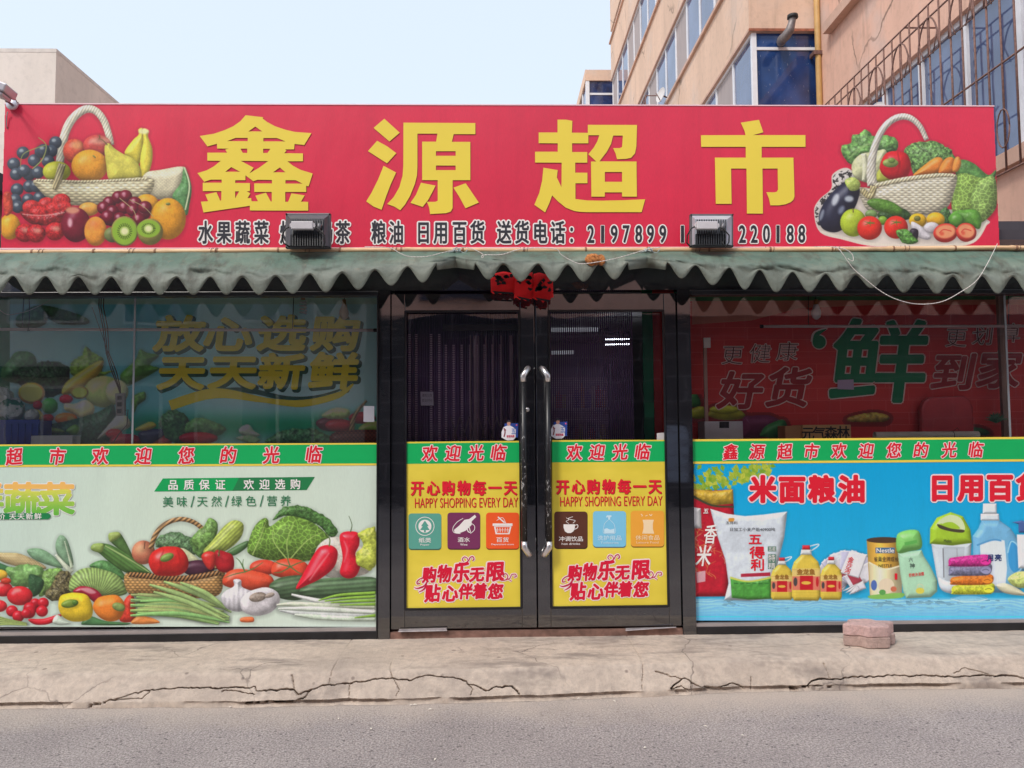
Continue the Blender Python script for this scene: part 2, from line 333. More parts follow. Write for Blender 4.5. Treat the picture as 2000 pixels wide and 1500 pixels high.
def build_pavement():
    nx = 2400; xs = np.linspace(-4.6, 5.0, nx); tt = np.concatenate([np.linspace(0, 1, 80), 1+np.linspace(.05, 1, 14)])
    ye = np.interp(xs, EDGE_X, EDGE_Y); yt = np.interp(xs, TOP_X, TOP_Y)
    k = np.ones(25)/25; pad = lambda a: np.convolve(np.pad(a, 12, 'edge'), k, 'valid')
    ye, yt = pad(ye), pad(yt); ye = ye+(fbm(xs*100, xs*0, 9, 4)-.5)*.03+(fbm(xs*100, xs*0, 60, 5)-.5)*.04
    X = np.repeat(xs[None], len(tt), 0); T = np.repeat(tt[:, None], nx, 1)
    Tc = np.clip(T, 0, 1); Y = ye+(yt-ye)*Tc; ez = np.clip(Tc, 0, 1); Z = PZ*(.16+.84*ez)*np.clip(ez/.04, 0, 1)**.6
    Z = Z-(np.clip(1-np.abs(T-1)/.22, 0, 1)**2)*.012                       # worn, rounded arris
    up = T > 1; Y = np.where(up, yt+(.03-yt)*(T-1), Y); Z = np.where(up & (T > 1.25), PZ, Z)
    Z = Z+(fbm(X*100, Y*100, 22, 2)-.5)*.006+(fbm(X*100, Y*100, 3.5, 6)-.5)*.0035
    D = np.full(X.shape, 9.); G_ = np.zeros(X.shape); 
    for pts, w in crack_field():
        P = np.array([slope_hit(p[0], p[1]-4) for p in pts]); dep = min(1, w/8.); w = max(w*.00025, .0016)
        for a, b in zip(P[:-1], P[1:]):
            xa, xb = sorted((a[0], b[0])); i0, i1 = np.searchsorted(xs, [xa-.04, xb+.04])
            if i1 <= i0: continue
            sx = X[:, i0:i1]+(fbm(X[:, i0:i1]*100, Z[:, i0:i1]*100, 3, 11)-.5)*.016; sz = Z[:, i0:i1]+(fbm(X[:, i0:i1]*100, Z[:, i0:i1]*100, 2.5, 13)-.5)*.014
            ex, ez_ = b[0]-a[0], b[2]-a[2]; t = np.clip(((sx-a[0])*ex+(sz-a[2])*ez_)/(ex*ex+ez_*ez_+1e-9), 0, 1)
            d = np.hypot(sx-a[0]-ex*t, sz-a[2]-ez_*t)/(w*(.45+1.1*fbm(X[:, i0:i1]*100, Z[:, i0:i1]*30, 14, 21))); G_[:, i0:i1] = np.maximum(G_[:, i0:i1], np.clip(1.3-d, 0, 1)*dep)
    ug = np.clip((fbm(xs*100, xs*0, 40, 31)-.36)*6, 0, 1)*.03; Y = Y+np.where((T > .002) & (T < .045), ug[None]*(.5+fbm(X*100, Y*100, 5, 33)), 0)
    g = G_; Y = Y+g*.06; Z = np.maximum(Z-g*.03, .001)
    V = np.stack([X, Y, Z], -1).reshape(-1, 3); i = np.arange(V.shape[0]).reshape(X.shape)
    f = np.stack([i[:-1, :-1].ravel(), i[:-1, 1:].ravel(), i[1:, 1:].ravel(), i[1:, :-1].ravel()], 1)
    me = bigmesh('pavement', [(V, f, np.ones((len(V), 4)))]); me.polygons.foreach_set('use_smooth', [True]*len(me.polygons))
    n = Nodes('worn_concrete')
    a = n.noise(3.2, 6, .62); b = n.noise(28, 5, .6); st = n.noise(2.0, 4, .7, sx=(1, 3, 1)); sp = n.noise(210, 2, .5)
    c = n.ramp(a, [(.25, srgb(154, 141, 131)), (.5, srgb(180, 165, 151)), (.78, srgb(195, 180, 166))])
    c = n.mix(n.ramp(b, [(.35, (.55,)*3), (.6, (0,)*3)]), c, srgb(150, 137, 127))
    c = n.mix(n.ramp(st, [(.52, (0,)*3), (.68, (.75,)*3)]), c, srgb(118, 108, 102))
    c = n.mix(n.ramp(sp, [(.62, (0,)*3), (.72, (.35,)*3)]), c, srgb(120, 108, 100))
    spots = n.n('ShaderNodeTexVoronoi'); spots.inputs['Scale'].default_value = 5.5; n.l(n.coord(), spots.inputs['Vector'])
    c = n.mix(n.ramp(spots.outputs['Distance'], [(.055, (.7,)*3), (.085, (0,)*3)]), c, srgb(105, 92, 86))
    hair = n.n('ShaderNodeTexVoronoi', feature='DISTANCE_TO_EDGE'); hair.inputs['Scale'].default_value = 1.7; wv = n.n('ShaderNodeMix', data_type='VECTOR'); 
    nz = n.n('ShaderNodeTexNoise'); nz.inputs['Scale'].default_value = 3.5; nz.inputs['Detail'].default_value = 6; n.l(n.coord(), nz.inputs['Vector']); wv.inputs[0].default_value = .22; n.l(n.coord(), wv.inputs[4]); n.l(nz.outputs['Color'], wv.inputs[5]); n.l(wv.outputs[1], hair.inputs['Vector'])
    hm = n.mix(n.ramp(n.noise(1.5, 2), [(.5, (0,)*3), (.6, (1,)*3)]), (0, 0, 0), n.ramp(hair.outputs['Distance'], [(.002, (.8,)*3), (.006, (0,)*3)])); c = n.mix(hm, c, srgb(92, 82, 78))
    n.l(c, n.b.inputs['Base Color']); n.set(Roughness=.92); n.bump(n.noise(75, 5, .7), .7, .008)
    o = link('pavement', me, n.m); props(o, 'raised cracked concrete pavement in front of the shop', None, None, 'structure'); return o
build_pavement()
def build_road():
    n = Nodes('worn_asphalt')
    a = n.noise(1.1, 5, .6); g = n.noise(95, 3, .8); g2 = n.noise(34, 5, .75); d = n.noise(2.5, 6, .65)
    c = n.ramp(a, [(.3, srgb(150, 141, 139)), (.7, srgb(178, 168, 164))])
    c = n.mix(n.ramp(g, [(.40, (.8,)*3), (.56, (0,)*3)]), c, srgb(92, 85, 85))
    c = n.mix(n.ramp(g, [(.58, (0,)*3), (.70, (.55,)*3)]), c, srgb(206, 198, 192))
    pt = n.n('ShaderNodeTexVoronoi'); pt.inputs['Scale'].default_value = 22; n.l(n.coord(), pt.inputs['Vector']); c = n.mix(n.ramp(pt.outputs['Distance'], [(.10, (.85,)*3), (.2, (0,)*3)]), c, srgb(84, 78, 78)); bl = n.noise(.7, 5, .7, sx=(.5, 1.6, 1)); c = n.mix(n.ramp(bl, [(.52, (0,)*3), (.66, (.4,)*3)]), c, srgb(120, 112, 111))
    c = n.mix(n.ramp(g2, [(.36, (.5,)*3), (.5, (0,)*3)]), c, srgb(122, 114, 113))
    # pale dust gathered along the kerb
    sep = n.n('ShaderNodeSeparateXYZ'); n.l(n.coord(), sep.inputs[0]); ad = n.n('ShaderNodeMath', operation='MULTIPLY_ADD'); n.l(d, ad.inputs[0]); ad.inputs[1].default_value = .55; n.l(sep.outputs[1], ad.inputs[2])
    mr = n.n('ShaderNodeMapRange'); n.l(ad.outputs[0], mr.inputs[0]); mr.inputs[1].default_value = -.78; mr.inputs[2].default_value = -.38
    c = n.mix(mr.outputs[0], c, n.ramp(g, [(.3, srgb(156, 144, 135)), (.7, srgb(188, 174, 162))]))
    n.l(c, n.b.inputs['Base Color']); n.set(Roughness=.9); n.bump(n.noise(110, 4, .7), .9, .008)
    mb = MB(); mb.quad((-400, -400, 0), (400, -400, 0), (400, 400, 0), (-400, 400, 0)); o = mb.build('road', n.m); props(o, 'dusty grey asphalt road in front of the shop', None, None, 'structure')
build_road()
M_scrap = mat('scrap_paper', srgb(215, 208, 196), .8)
for i, (px, py) in enumerate([(450,1383),(1322/2,1405),(1450/2,1215+210),(1620/2,1378),(1680/2,1387),(1605/2,1379),(1700/2,1485),(1130,1366),(1200,1371),(1140,1362),(1450,1438),(1378,1420),(1260,1462)]):
    p = UZ(px, py, 0); mb = MB(); a = random.random()*3; l = .008+.007*random.random(); c, s = math.cos(a), math.sin(a)
    mb.prism([(p[0]-c*l, p[1]-s*l, .004), (p[0]+s*.004, p[1]-c*.004, .006), (p[0]+c*l, p[1]+s*l, .004), (p[0]-s*.005, p[1]+c*.004, .007)], (0, 0, .0015))
    props(mb.build('paper_scrap', M_scrap), 'tiny pale scrap of litter lying on the asphalt', 'litter', 'pale scraps of litter on the road')

# ---------------------------------------------------------------- buildings around
def wallmat(name, rgb, stain=.35):
    n = Nodes(name); a = n.noise(.9, 6, .65, sx=(1, 1, .25)); b = n.noise(9, 5, .6); c0 = np.array(srgb(*rgb)[:3])
    c = n.ramp(a, [(.3, tuple(c0*.82)), (.55, tuple(c0)), (.75, tuple(np.clip(c0*1.1, 0, .95)))])
    st = n.noise(2.2, 6, .7, sx=(1.6, 1.6, .18)); c = n.mix(n.ramp(st, [(.55, (0,)*3), (.75, (stain,)*3)]), c, tuple(c0*.45))
    c = n.mix(n.ramp(b, [(.3, (.35,)*3), (.5, (0,)*3)]), c, tuple(c0*.66)); fade = n.noise(.45, 4, .7); c = n.mix(n.ramp(fade, [(.5, (0,)*3), (.65, (stain*.7,)*3)]), c, tuple(np.clip(c0.mean()*np.array((1.02, .98, .96)), 0, 1)))
    vr = n.n('ShaderNodeTexVoronoi', feature='DISTANCE_TO_EDGE'); vr.inputs['Scale'].default_value = .55; nz = n.n('ShaderNodeTexNoise'); nz.inputs['Scale'].default_value = 2.; nz.inputs['Detail'].default_value = 6; n.l(n.coord(), nz.inputs['Vector']); wv = n.n('ShaderNodeMix', data_type='VECTOR'); wv.inputs[0].default_value = .35; n.l(n.coord(), wv.inputs[4]); n.l(nz.outputs['Color'], wv.inputs[5]); n.l(wv.outputs[1], vr.inputs['Vector']); c = n.mix(n.mix(n.ramp(n.noise(.8, 2), [(.48, (0,)*3), (.6, (stain*1.6,)*3)]), (0, 0, 0), n.ramp(vr.outputs['Distance'], [(.004, (1,)*3), (.01, (0,)*3)])), c, tuple(c0*.35))
    n.l(c, n.b.inputs['Base Color']); n.set(Roughness=.9); n.bump(n.noise(45, 4), .25, .01); return n.m
M_apt = wallmat('peach_render', (200, 170, 148), .45); M_apt2 = wallmat('salmon_render', (202, 162, 142), .6)
M_sill = wallmat('ledge_render', (186, 152, 134), .4); M_white = mat('white_window_frame', srgb(205, 205, 208), .45, var=.06)
M_cream = wallmat('cream_render', (206, 194, 183), .1); M_dark = mat('dark_roof_felt', srgb(62, 58, 64), .8); M_rust = mat('rusty_iron', srgb(112, 84, 76), .7, .3, .35, 30)
M_room = mat('dim_room', (.03, .035, .045, 1), .9); M_curtain = mat('grey_curtain', srgb(150, 140, 138), .9, var=.2, scale=14, stretch=(4, 4, .1))
def glassmat(name, tint=(.9, .93, .95), refl=1.0, ior=1.5, rough=.0, wav=0., tr=None):
    n = Nodes(name); t = n.t; out = [x for x in t.nodes if x.type == 'OUTPUT_MATERIAL'][0]; t.nodes.remove(n.b)
    tp = n.n('ShaderNodeBsdfTransparent'); tp.inputs[0].default_value = (*tint, 1); gl = n.n('ShaderNodeBsdfGlossy'); gl.inputs['Roughness'].default_value = rough
    fr = n.n('ShaderNodeFresnel'); fr.inputs[0].default_value = ior; mu = n.n('ShaderNodeMath', operation='MULTIPLY', use_clamp=True); n.l(fr.outputs[0], mu.inputs[0]); mu.inputs[1].default_value = refl
    mx = n.n('ShaderNodeMixShader'); n.l(mu.outputs[0], mx.inputs[0]); n.l(tp.outputs[0], mx.inputs[1]); n.l(gl.outputs[0], mx.inputs[2]); n.l(mx.outputs[0], out.inputs[0])
    if wav:
        bp = n.n('ShaderNodeBump'); bp.inputs['Strength'].default_value = wav; bp.inputs['Distance'].default_value = .02; n.l(n.noise(1.6, 2), bp.inputs['Height']); n.l(bp.outputs[0], gl.inputs['Normal'])
    return n.m
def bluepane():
    n = Nodes('blue_glass_sky_tint'); n.b.inputs['Base Color'].default_value = (.018, .05, .16, 1); n.set(Roughness=.04); n.b.inputs['IOR'].default_value = 2.1
    f = n.noise(1.3, 3); n.l(n.ramp(f, [(.35, (.05, .075, .16)), (.65, (.10, .14, .27))]), n.b.inputs['Base Color']); n.bump(n.noise(.9, 2), .12, .03); return n.m  # blue glass, base colour lightened to stand in for the sky's reflection
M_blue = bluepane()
def dirtypane():
    n = Nodes('dirty_blue_glass'); f = n.noise(1.2, 3); c = n.ramp(f, [(.35, (.008, .018, .06)), (.6, (.02, .06, .2))])
    v = n.noise(26, 4, .75, sx=(1, 1, .4)); msk = n.ramp(v, [(.64, (0,)*3), (.72, (.6,)*3)]); n.l(n.mix(msk, c, (.5, .52, .55)), n.b.inputs['Base Color'])
    n.l(n.ramp(v, [(.6, (.05,)*3), (.72, (.6,)*3)]), n.b.inputs['Roughness']); n.b.inputs['IOR'].default_value = 1.7; return n.m
M_dirty = dirtypane()

YB = 7.8; XB = U(1463, 57, YB)[0]; XW = U(1600, 150, YB)[0]; zz = lambda y: U(1463, y, YB)[2]
heads = [57, -271, -599, -927]; sills = [240, -88, -416, -744]
YF = 23.0
apt = thing('apartment_building', (XW+2, 13, 0), 'tall peach apartment block with blue windows, stepped balcony bays and a barred side window', 'building')
def apartment():
    w = MB(); YN = 1.2
    # main wall facing the street side, with window openings framed out in strips
    wins = [(2.0, 6.75, 4.43, 6.42), (2.4, 6.95, 8.15, 10.2)]
    z = 0
    for (ya, yb, za, zb) in wins:
        w.box(XW, YN, z, XW+6, 40, za); w.box(XW, yb, za, XW+6, 40, zb); w.box(XW, YN, za, XW+6, ya, zb); w.box(XW+.6, ya, za, XW+6, yb, zb); z = zb
    w.box(XW, YN, z, XW+6, 40, 16.5)
    w.build('wall', M_apt2, apt)
    g = MB(); t = MB()
    for k in range(4):                                   # parapet bands of the long balcony bay
        zs = zz(sills[k]); zb = zz(heads[k-1]) if k else None
        if k: g.box(XB, YB, zb, XW+.1, YF, zs); t.box(XB-.06, YB-.06, zs, XW+.1, YF+.06, zs+.07); t.box(XB-.02, YB-.02, zb-.05, XW+.1, YF, zb-.003)
    g.box(XB, YB, 3.0, XW+.1, YF, zz(sills[0])); g.box(XB, YB, zz(heads[3]), XW+.1, YF, 16.3)
    g.build('balcony_parapet', M_apt, apt); t.build('ledge', M_sill, apt)
    cur = MB()
    for k in range(4):
        z0, z1 = zz(sills[k])+.07, zz(heads[k])-.05; n = 14; ys = np.linspace(YB, YF, n+1)
        fr = MB()
        for j, y in enumerate(ys): fr.box(XB+.05, y-.03 if j else y+.02, z0, XB+(.12 if j else .13), y+.035 if j else y+.1, z1)
        fr.box(XB+.04, YB+.1, z0, XB+.13, YF-.03, z0+.05); fr.box(XB+.04, YB+.1, z1-.05, XB+.13, YF-.03, z1)
        fr.box(XB+.13, YB+.03, z1-.30, XW, YB+.08, z1-.25)
        o = fr.build('window', M_white, apt)
        a = MB(); b = MB()
        for j in range(n):
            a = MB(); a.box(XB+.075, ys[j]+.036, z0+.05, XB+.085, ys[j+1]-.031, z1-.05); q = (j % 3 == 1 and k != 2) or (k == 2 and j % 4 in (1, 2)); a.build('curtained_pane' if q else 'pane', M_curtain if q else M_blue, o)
        f = MB(); f.box(XB+.131, YB+.05, z0, XW-.01, YB+.06, z1-.301); f.box(XB+.131, YB+.05, z1-.249, XW-.01, YB+.06, z1); f.build('end_pane', M_dirty, o)
    # rust-stained trim above the end pane
    t = MB(); t.box(XB-.01, YB-.035, zz(62), XW-.02, YB-.003, zz(57)); t.build('rusty_trim', mat('rusty_trim', srgb(140, 84, 62), .8, var=.4, scale=8), apt)
    # windows of the main wall
    for (ya, yb, za, zb), nb in zip(wins, (5, 4)):
        fr = MB(); ys = np.linspace(ya, yb, nb+1)
        for j, y in enumerate(ys): fr.box(XW+.06, y-(.045 if 0 < j < nb else 0), za, XW+.16, y+(.045 if 0 < j < nb else .06 if j == 0 else 0), zb)
        fr.box(XW+.07, ya+.06, za, XW+.15, yb, za+.06); fr.box(XW+.07, ya+.06, zb-.07, XW+.15, yb, zb)
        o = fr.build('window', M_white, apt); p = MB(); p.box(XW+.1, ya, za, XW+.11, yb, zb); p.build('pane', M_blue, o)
    l = MB(); l.box(XW-.14, 2.3, 7.98, XW-.002, 7.3, 8.15); l.build('window_ledge', M_sill, apt); l = MB(); l.box(XW-.10, 1.9, 4.26, XW-.002, 6.85, 4.43); l.build('window_ledge', M_sill, apt)
    # far stepped bay
    YG = 24.0; xa = U(1143, 150, YG)[0]; zt = U(1143, 136, YG)[2]; zh = U(1143, 157, YG)[2]; s = MB(); s.box(xa, YG, zh, XW, YG+9, zt); s.box(xa, YG, 0, XW, YG+9, zh-2.6); s.box(xa+.05, YG+3, zh-2.6, XW, YG+9, zh); s.build('stepped_bay', M_apt, apt)
    fr = MB(); fr.box(xa+.02, YG+.02, zh-2.6, xa+.16, YG+.14, zh); fr.box(xa+.16, YG+.05, zh-.55, XB+.3, YG+.1, zh-.47); fr.box(xa+.02, YG+1.2, zh-2.6, xa+.12, YG+1.32, zh); fr.box(xa+.02, YG+2.2, zh-2.6, xa+.12, YG+2.3, zh); o = fr.build('window', M_white, apt)
    p = MB(); p.box(xa+.16, YG+.07, zh-2.6, XB+1, YG+.08, zh); p.box(xa+.06, YG+.14, zh-2.6, xa+.07, YG+3, zh); p.build('pane', M_dirty, o)
apartment()
# barred cage in front of the main wall's window
def cage(x, y0, y1, z0, z1, step, label, wallx, arcs=True, cat='window bars', r=.011):
    mb = MB()
    for z in (z0, z0+(z1-z0)*.46, z1, z1-.16): mb.tube([(x, y0, z), (x, y1, z)], r, 6)
    y = y0; i = 0
    while y <= y1+.01:
        mb.tube([(x, y, z0), (x, y, z1)], r, 6); y += step; i += 1
    for y in (y0, (y0+y1)/2, y1):
        for z in (z0, z1): mb.tube([(x, y, z), (wallx, y, z)], r, 6)
    if arcs:
        y = y0; a = step*2.1
        while y+a <= y1:
            c = y+a/2
            mb.tube([(x-.01, c-math.cos(t)*a/2, z1-.62+math.sin(t)*.46) for t in np.linspace(0, math.pi, 13)], r*.9, 6)
            for q in (-.22, 0, .22): mb.tube([(x-.01, c+q*a, z1-.62-.02), (x-.01, c+q*a*2.0, z1-.62+.40*(1-abs(q)*2.6)+.05)], r*.7, 5)
            mb.tube([(x-.01, c-a/2, z1-.62), (x-.01, c+a/2, z1-.62)], r*.7, 5)
            mb.tube([(x-.01, c-math.cos(t)*a*.22, z0+.45+math.sin(t)*.2) for t in np.linspace(0, 2*math.pi, 15)], r*.7, 5)
            y += step*3
    props(mb.build('window_grille', M_rust), label, cat)
cage(XW-.42, 1.7, 6.95, 4.05, 6.5, .21, 'rusty arched iron window cage on the near side wall of the apartment block', XW)
cage(XB-.45, 14.5, 18.6, 7.3, 10.1, .22, 'small thin iron balcony cage farther back on the peach apartment block', XB, False, r=.014)
# gas pipe, exhaust pipe, dishes
M_pipe = mat('yellow_pipe_paint', srgb(176, 140, 86), .6); gp = thing('gas_pipe', (XW-.1, YB-.1, 0), 'yellow upright gas pipe in the inner corner of the apartment block', 'pipe')
x, y = XW-.05, YB-.1; mb = MB(); mb.tube([(x, y, 0), (x, y, 16)], .05, 12); mb.build('pipe_run', M_pipe, gp)
mb = MB(); zc = U(1603, 110, YB)[2]; mb.box(x-.1, y-.06, zc-.04, x+.22, y-.053, zc+.03); mb.box(x-.1, y-.05, zc-.04, x-.06, y+.12, zc+.03); mb.build('bracket', M_rust, gp)
M_duct = mat('grey_duct', srgb(120, 112, 110), .55, .5, .25, 12); ex = thing('exhaust_pipe', U(1535, 85, YB), 'grey bent stove pipe poking out of the blue balcony end window', 'pipe')
pts = [U(1525, 83, YB+.05), U(1527, 78, YB-.25), U(1535, 70, YB-.42), U(1543, 58, YB-.45), U(1546, 46, YB-.45), U(1548, 35, YB-.45)]
mb = MB(); mb.tube(pts, [.075, .08, .08, .072, .06, .06], 14); mb.build('duct', M_duct, ex); mb = MB(); c = np.array(U(1548, 33, YB-.45)); mb.lathe(c, [(-.03, .062), (-.02, .09), (.03, .085), (.03, .0)], 18); mb.build('cowl', mat('black_cowl', (.02, .02, .02, 1), .6), ex)
def dish(c, r, nrm, label):
    d = thing('satellite_dish', c, label, 'satellite dish', None); n = np.asarray(nrm, float); n /= np.linalg.norm(n); mb = MB()
    mb.lathe(np.asarray(c), [(0, 0), (.02*r, r*.5), (.16*r, r*.98), (.18*r, r), (.10*r, r*.98), (-.05*r, r*.45), (-.06*r, 0)], 24, n); mb.build('reflector', mat('dish_grey', srgb(190, 186, 184), .5), d)
    mb = MB(); c = np.asarray(c, float); mb.tube([c-n*.05, c-n*.2, c-n*.25+np.array([.45, .1, -.15])], .02, 6); mb.tube([c+n*.02-np.array([0, 0, r*.9]), c+n*r*.9], .012, 6); mb.build('mount', M_rust, d)
dish(U(1292, 186, 14.0), .19, (-.9, -.35, .2), 'grey satellite dish beside the small balcony cage on the apartment block')
dish(U(1716, 212, 4.6), .085, (-.7, -.7, .2), 'pale dish just peeping over the sign below the barred window')

# cream block on the left
YL = 7.0; xr = U(110, 96, YL)[0]; zt = U(110, 95, YL)[2]; cb = thing('cream_building', (xr-3, YL+6, 0), 'plain cream flat-roofed block rising behind the left end of the red sign', 'building')
mb = MB(); mb.box(xr-12, YL, 0, xr, YL+14, zt-.06); mb.build('wall', M_cream, cb); mb = MB(); mb.box(xr-12.01, YL-.004, zt-.059, xr+.004, YL+14.01, zt); mb.build('coping', mat('cream_coping', srgb(192, 182, 173), .8), cb)
mb = MB(); c = UX(141, 198, xr+.01); mb.box(xr-.02, c[1]-.05, c[2]-.7, xr+.012, c[1]+.16, c[2]-.05); mb.build('window', M_room, cb)
# low neighbours either side, behind the sign ends
p = U(0, 352, 1.2); q = U(10, 352, 1.2); nb = thing('brown_shed', (q[0]-2, 2, 0), 'dark-roofed brown lean-to just left of the red sign', 'building')
mb = MB(); mb.box(q[0]-4, 1.2, 0, q[0]-.0, 3.6, p[2]-.12); mb.build('wall', mat('brown_brick', srgb(112, 66, 60), .9), nb); mb = MB(); mb.box(q[0]-4.1, 1.05, p[2]-.119, q[0]+.04, 3.7, p[2]+.02); mb.build('roof', M_dark, nb)
p = U(1952, 436, .9); nb = thing('annex', (p[0]+2, 1.3, 0), 'low black-coped annex wall to the right of the red sign', 'building')
mb = MB(); mb.box(p[0]-.5, .9, 0, p[0]+4, 1.55, p[2]-.17); mb.build('wall', mat('grey_wall', srgb(105, 98, 102), .9), nb); mb = MB(); mb.box(p[0]-.55, .84, p[2]-.169, p[0]+4, 1.6, p[2]); mb.build('coping', M_dark, nb)

# the other side of the street, seen only as reflections in the glass and polished frames
ob = thing('facing_shophouse', (2, -10, 0), 'pink plastered shophouse with dark tiled base facing the shop across the street', 'building')
n = Nodes('dark_blue_tile'); bk = n.n('ShaderNodeTexBrick'); bk.inputs['Scale'].default_value = 1; bk.inputs['Brick Width'].default_value = .8; bk.inputs['Row Height'].default_value = .4; bk.inputs['Mortar Size'].default_value = .012
for i, c in (('Color1', (.012, .016, .026, 1)), ('Color2', (.02, .024, .036, 1)), ('Mortar', (.16, .16, .18, 1))): bk.inputs[i].default_value = c
mp = n.n('ShaderNodeMapping'); mp.inputs['Rotation'].default_value = (R(90), 0, 0); n.l(n.coord(), mp.inputs['Vector']); n.l(mp.outputs[0], bk.inputs['Vector']); n.l(bk.outputs[0], n.b.inputs['Base Color']); n.set(Roughness=.3); M_tile = n.m
mb = MB(); mb.box(-2.2, -16, 3.6, 14, -9.5, 7.0); mb.build('wall', wallmat('pink_plaster', (222, 180, 166), .15), ob); mb = MB(); mb.box(-2.2, -16, 0, 14, -9.48, 3.6); mb.build('tiled_base', M_tile, ob)
for x0, z0, x1, z1 in ((3.15, .5, 3.55, 1.5),):
    mb = MB(); mb.box(x0, -9.5, z0, x1, -9.44, z1); mb.build('shutter', mat('pale_blue_shutter', srgb(150, 165, 190), .5), ob)
mb = MB(); mb.box(-1.4, -9.5, 3.9, -.1, -9.4, 5.2); mb.build('blue_sign', mat('navy_sign', (.01, .016, .06, 1), .4), ob)
ob = thing('facing_flats', (-8, -11, 0), 'pale block of flats with white windows facing the shop across the street', 'building')
mb = MB(); mb.box(-22, -20, 0, -2.6, -10.4, 9.5); mb.build('wall', wallmat('pale_render', (186, 184, 182), .1), ob)
for k in range(3):
    for x in np.arange(-12, -3.2, 2.3):
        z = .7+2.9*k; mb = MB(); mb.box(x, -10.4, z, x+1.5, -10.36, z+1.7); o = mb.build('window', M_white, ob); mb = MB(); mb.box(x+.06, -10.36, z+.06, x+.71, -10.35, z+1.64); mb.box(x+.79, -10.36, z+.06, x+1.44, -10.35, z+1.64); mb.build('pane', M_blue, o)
    mb = MB(); mb.box(-22, -10.4, 2.55+2.9*k, -2.6, -10.2, 2.75+2.9*k); mb.build('floor_band', M_dark, ob)
# ---------------------------------------------------------------- the shop itself
n = Nodes('polished_black_steel'); n.set(Roughness=.06, Metallic=0); n.b.inputs['Base Color'].default_value = (.012, .012, .015, 1); n.b.inputs['IOR'].default_value = 2.25
sc = n.noise(5, 5, .7, sx=(1, 1, 3)); n.l(n.ramp(sc, [(.5, (.03,)*3), (.8, (.16,)*3)]), n.b.inputs['Roughness']); n.bump(n.noise(1.3, 2, sx=(1, 1, .7)), .22, .02); fl = n.noise(16, 5, .75, sx=(1.4, 1, .8)); fl2 = n.noise(1.1, 2); ad = n.n('ShaderNodeMath', operation='MULTIPLY_ADD'); n.l(fl2, ad.inputs[0]); ad.inputs[1].default_value = .6; n.l(fl, ad.inputs[2]); n.l(n.ramp(ad.outputs[0], [(1.03, (.012, .012, .015)), (1.045, (.4, .4, .42))]), n.b.inputs['Base Color']); M_blk = n.m
M_frame = mat('black_aluminium', (.014, .014, .017, 1), .28, .0, .4, 9); M_in = mat('shop_plaster', srgb(150, 150, 148), .9); M_floor = mat('shop_floor', srgb(120, 112, 106), .5)
M_glass = glassmat('window_glass', (.99, 1., 1.), 1.15, 1.52, 0., .06); M_dglass = glassmat('door_glass', (.96, .94, .97), 1.7, 1.5, .0, .14)
GL = .03
x_wl = U(740, 900, 0)[0]; x_dl = U(764, 900, 0)[0]; x_c = U(1047, 900, 0)[0]; x_dr = U(1325, 900, 0)[0]; x_wr = U(1352, 900, 0)[0]
XL, XR = -4.3, 4.45; z_head = U(1000, 572, 0)[2]; z_sill = U(1000, 1224, 0)[2]
shop = thing('shop_building', (0, 2, 0), 'single-storey supermarket with black-framed shop windows and a black double door', 'building')
mb = MB()                                                    # shell behind the facade, open at the glass
mb.box(XL, .05, 0, XL+.15, 4.5, 2.72); mb.box(XR-.15, .05, 0, XR, 4.5, 2.72); mb.box(XL+.15, 4.35, 0, XR-.15, 4.5, 2.72)
mb.build('wall', M_in, shop)
mb = MB(); mb.box(XL+.15, .06, PZ-.1, XR-.15, 4.35, PZ+.005); mb.build('shop_floor', M_floor, shop)
mb = MB(); mb.box(XL, -.02, 2.72, XR, 4.6, 2.79); mb.build('roof', M_dark, shop); mb = MB(); mb.box(XL+.15, .08, 2.52, XR-.15, 4.35, 2.56); mb.build('ceiling', mat('white_ceiling', srgb(214, 214, 212), .9), shop)
mb = MB(); mb.box(XL, -.03, z_head+.012, XR, .05, 2.72); mb.build('lintel', M_blk, shop)
mb = MB(); mb.box(x_wl+.003, -.035, PZ-.05, x_dl-.003, .06, z_head+.01); mb.build('post', M_blk, shop)
mb = MB(); mb.box(x_dr+.003, -.035, PZ-.05, x_wr-.003, .06, z_head+.01); mb.build('post', M_blk, shop)
def window(x0, x1, mull):
    mb = MB(); zb = z_sill; fw = .028
    mb.prism([(x, -.03, z) for x, z in ((x0, PZ-.06), (x1, PZ-.06), (x1, z_head+.010), (x0, z_head+.010), (x0, z_head-.02), (x1-.012, z_head-.02), (x1-.012, zb-.01), (x0, zb-.01))], (0, .085, 0))
    o = mb.build('shop_window', M_frame, shop, .004)
    g = MB(); g.box(x0+.001, GL, zb-.008, x1-.001, GL+.008, z_head-.022); g.build('pane', M_glass, o)
    s = MB(); s.box(x0, -.024, zb-.009, x1, .02, zb+.012); s.build('sill', mat('bright_aluminium', srgb(168, 162, 162), .35, .6), o)
    s = MB()
    for x in mull: s.box(x-.006, GL-.006, zb+.03, x+.006, GL-.001, z_head-.022)
    s.build('joint', mat('silicone_joint', srgb(118, 122, 126), .5), o)
window(XL+.02, x_wl, [U(258, 700, 0)[0], U(-190, 700, 0)[0]]); window(x_wr, XR-.02, [U(1972, 700, 0)[0]])
M_track = mat('rusty_steel_track', srgb(120, 92, 82), .55, .3, .4, 14); M_chrome = mat('brushed_steel', srgb(200, 198, 198), .28, .9, .1); M_peel = None
nn = Nodes('peeling_black_paint'); f = nn.noise(55, 5, .75, sx=(1, 1, .5)); f2 = nn.noise(2.4, 2)
ad = nn.n('ShaderNodeMath', operation='MULTIPLY_ADD'); nn.l(f2, ad.inputs[0]); ad.inputs[1].default_value = .5; nn.l(f, ad.inputs[2])
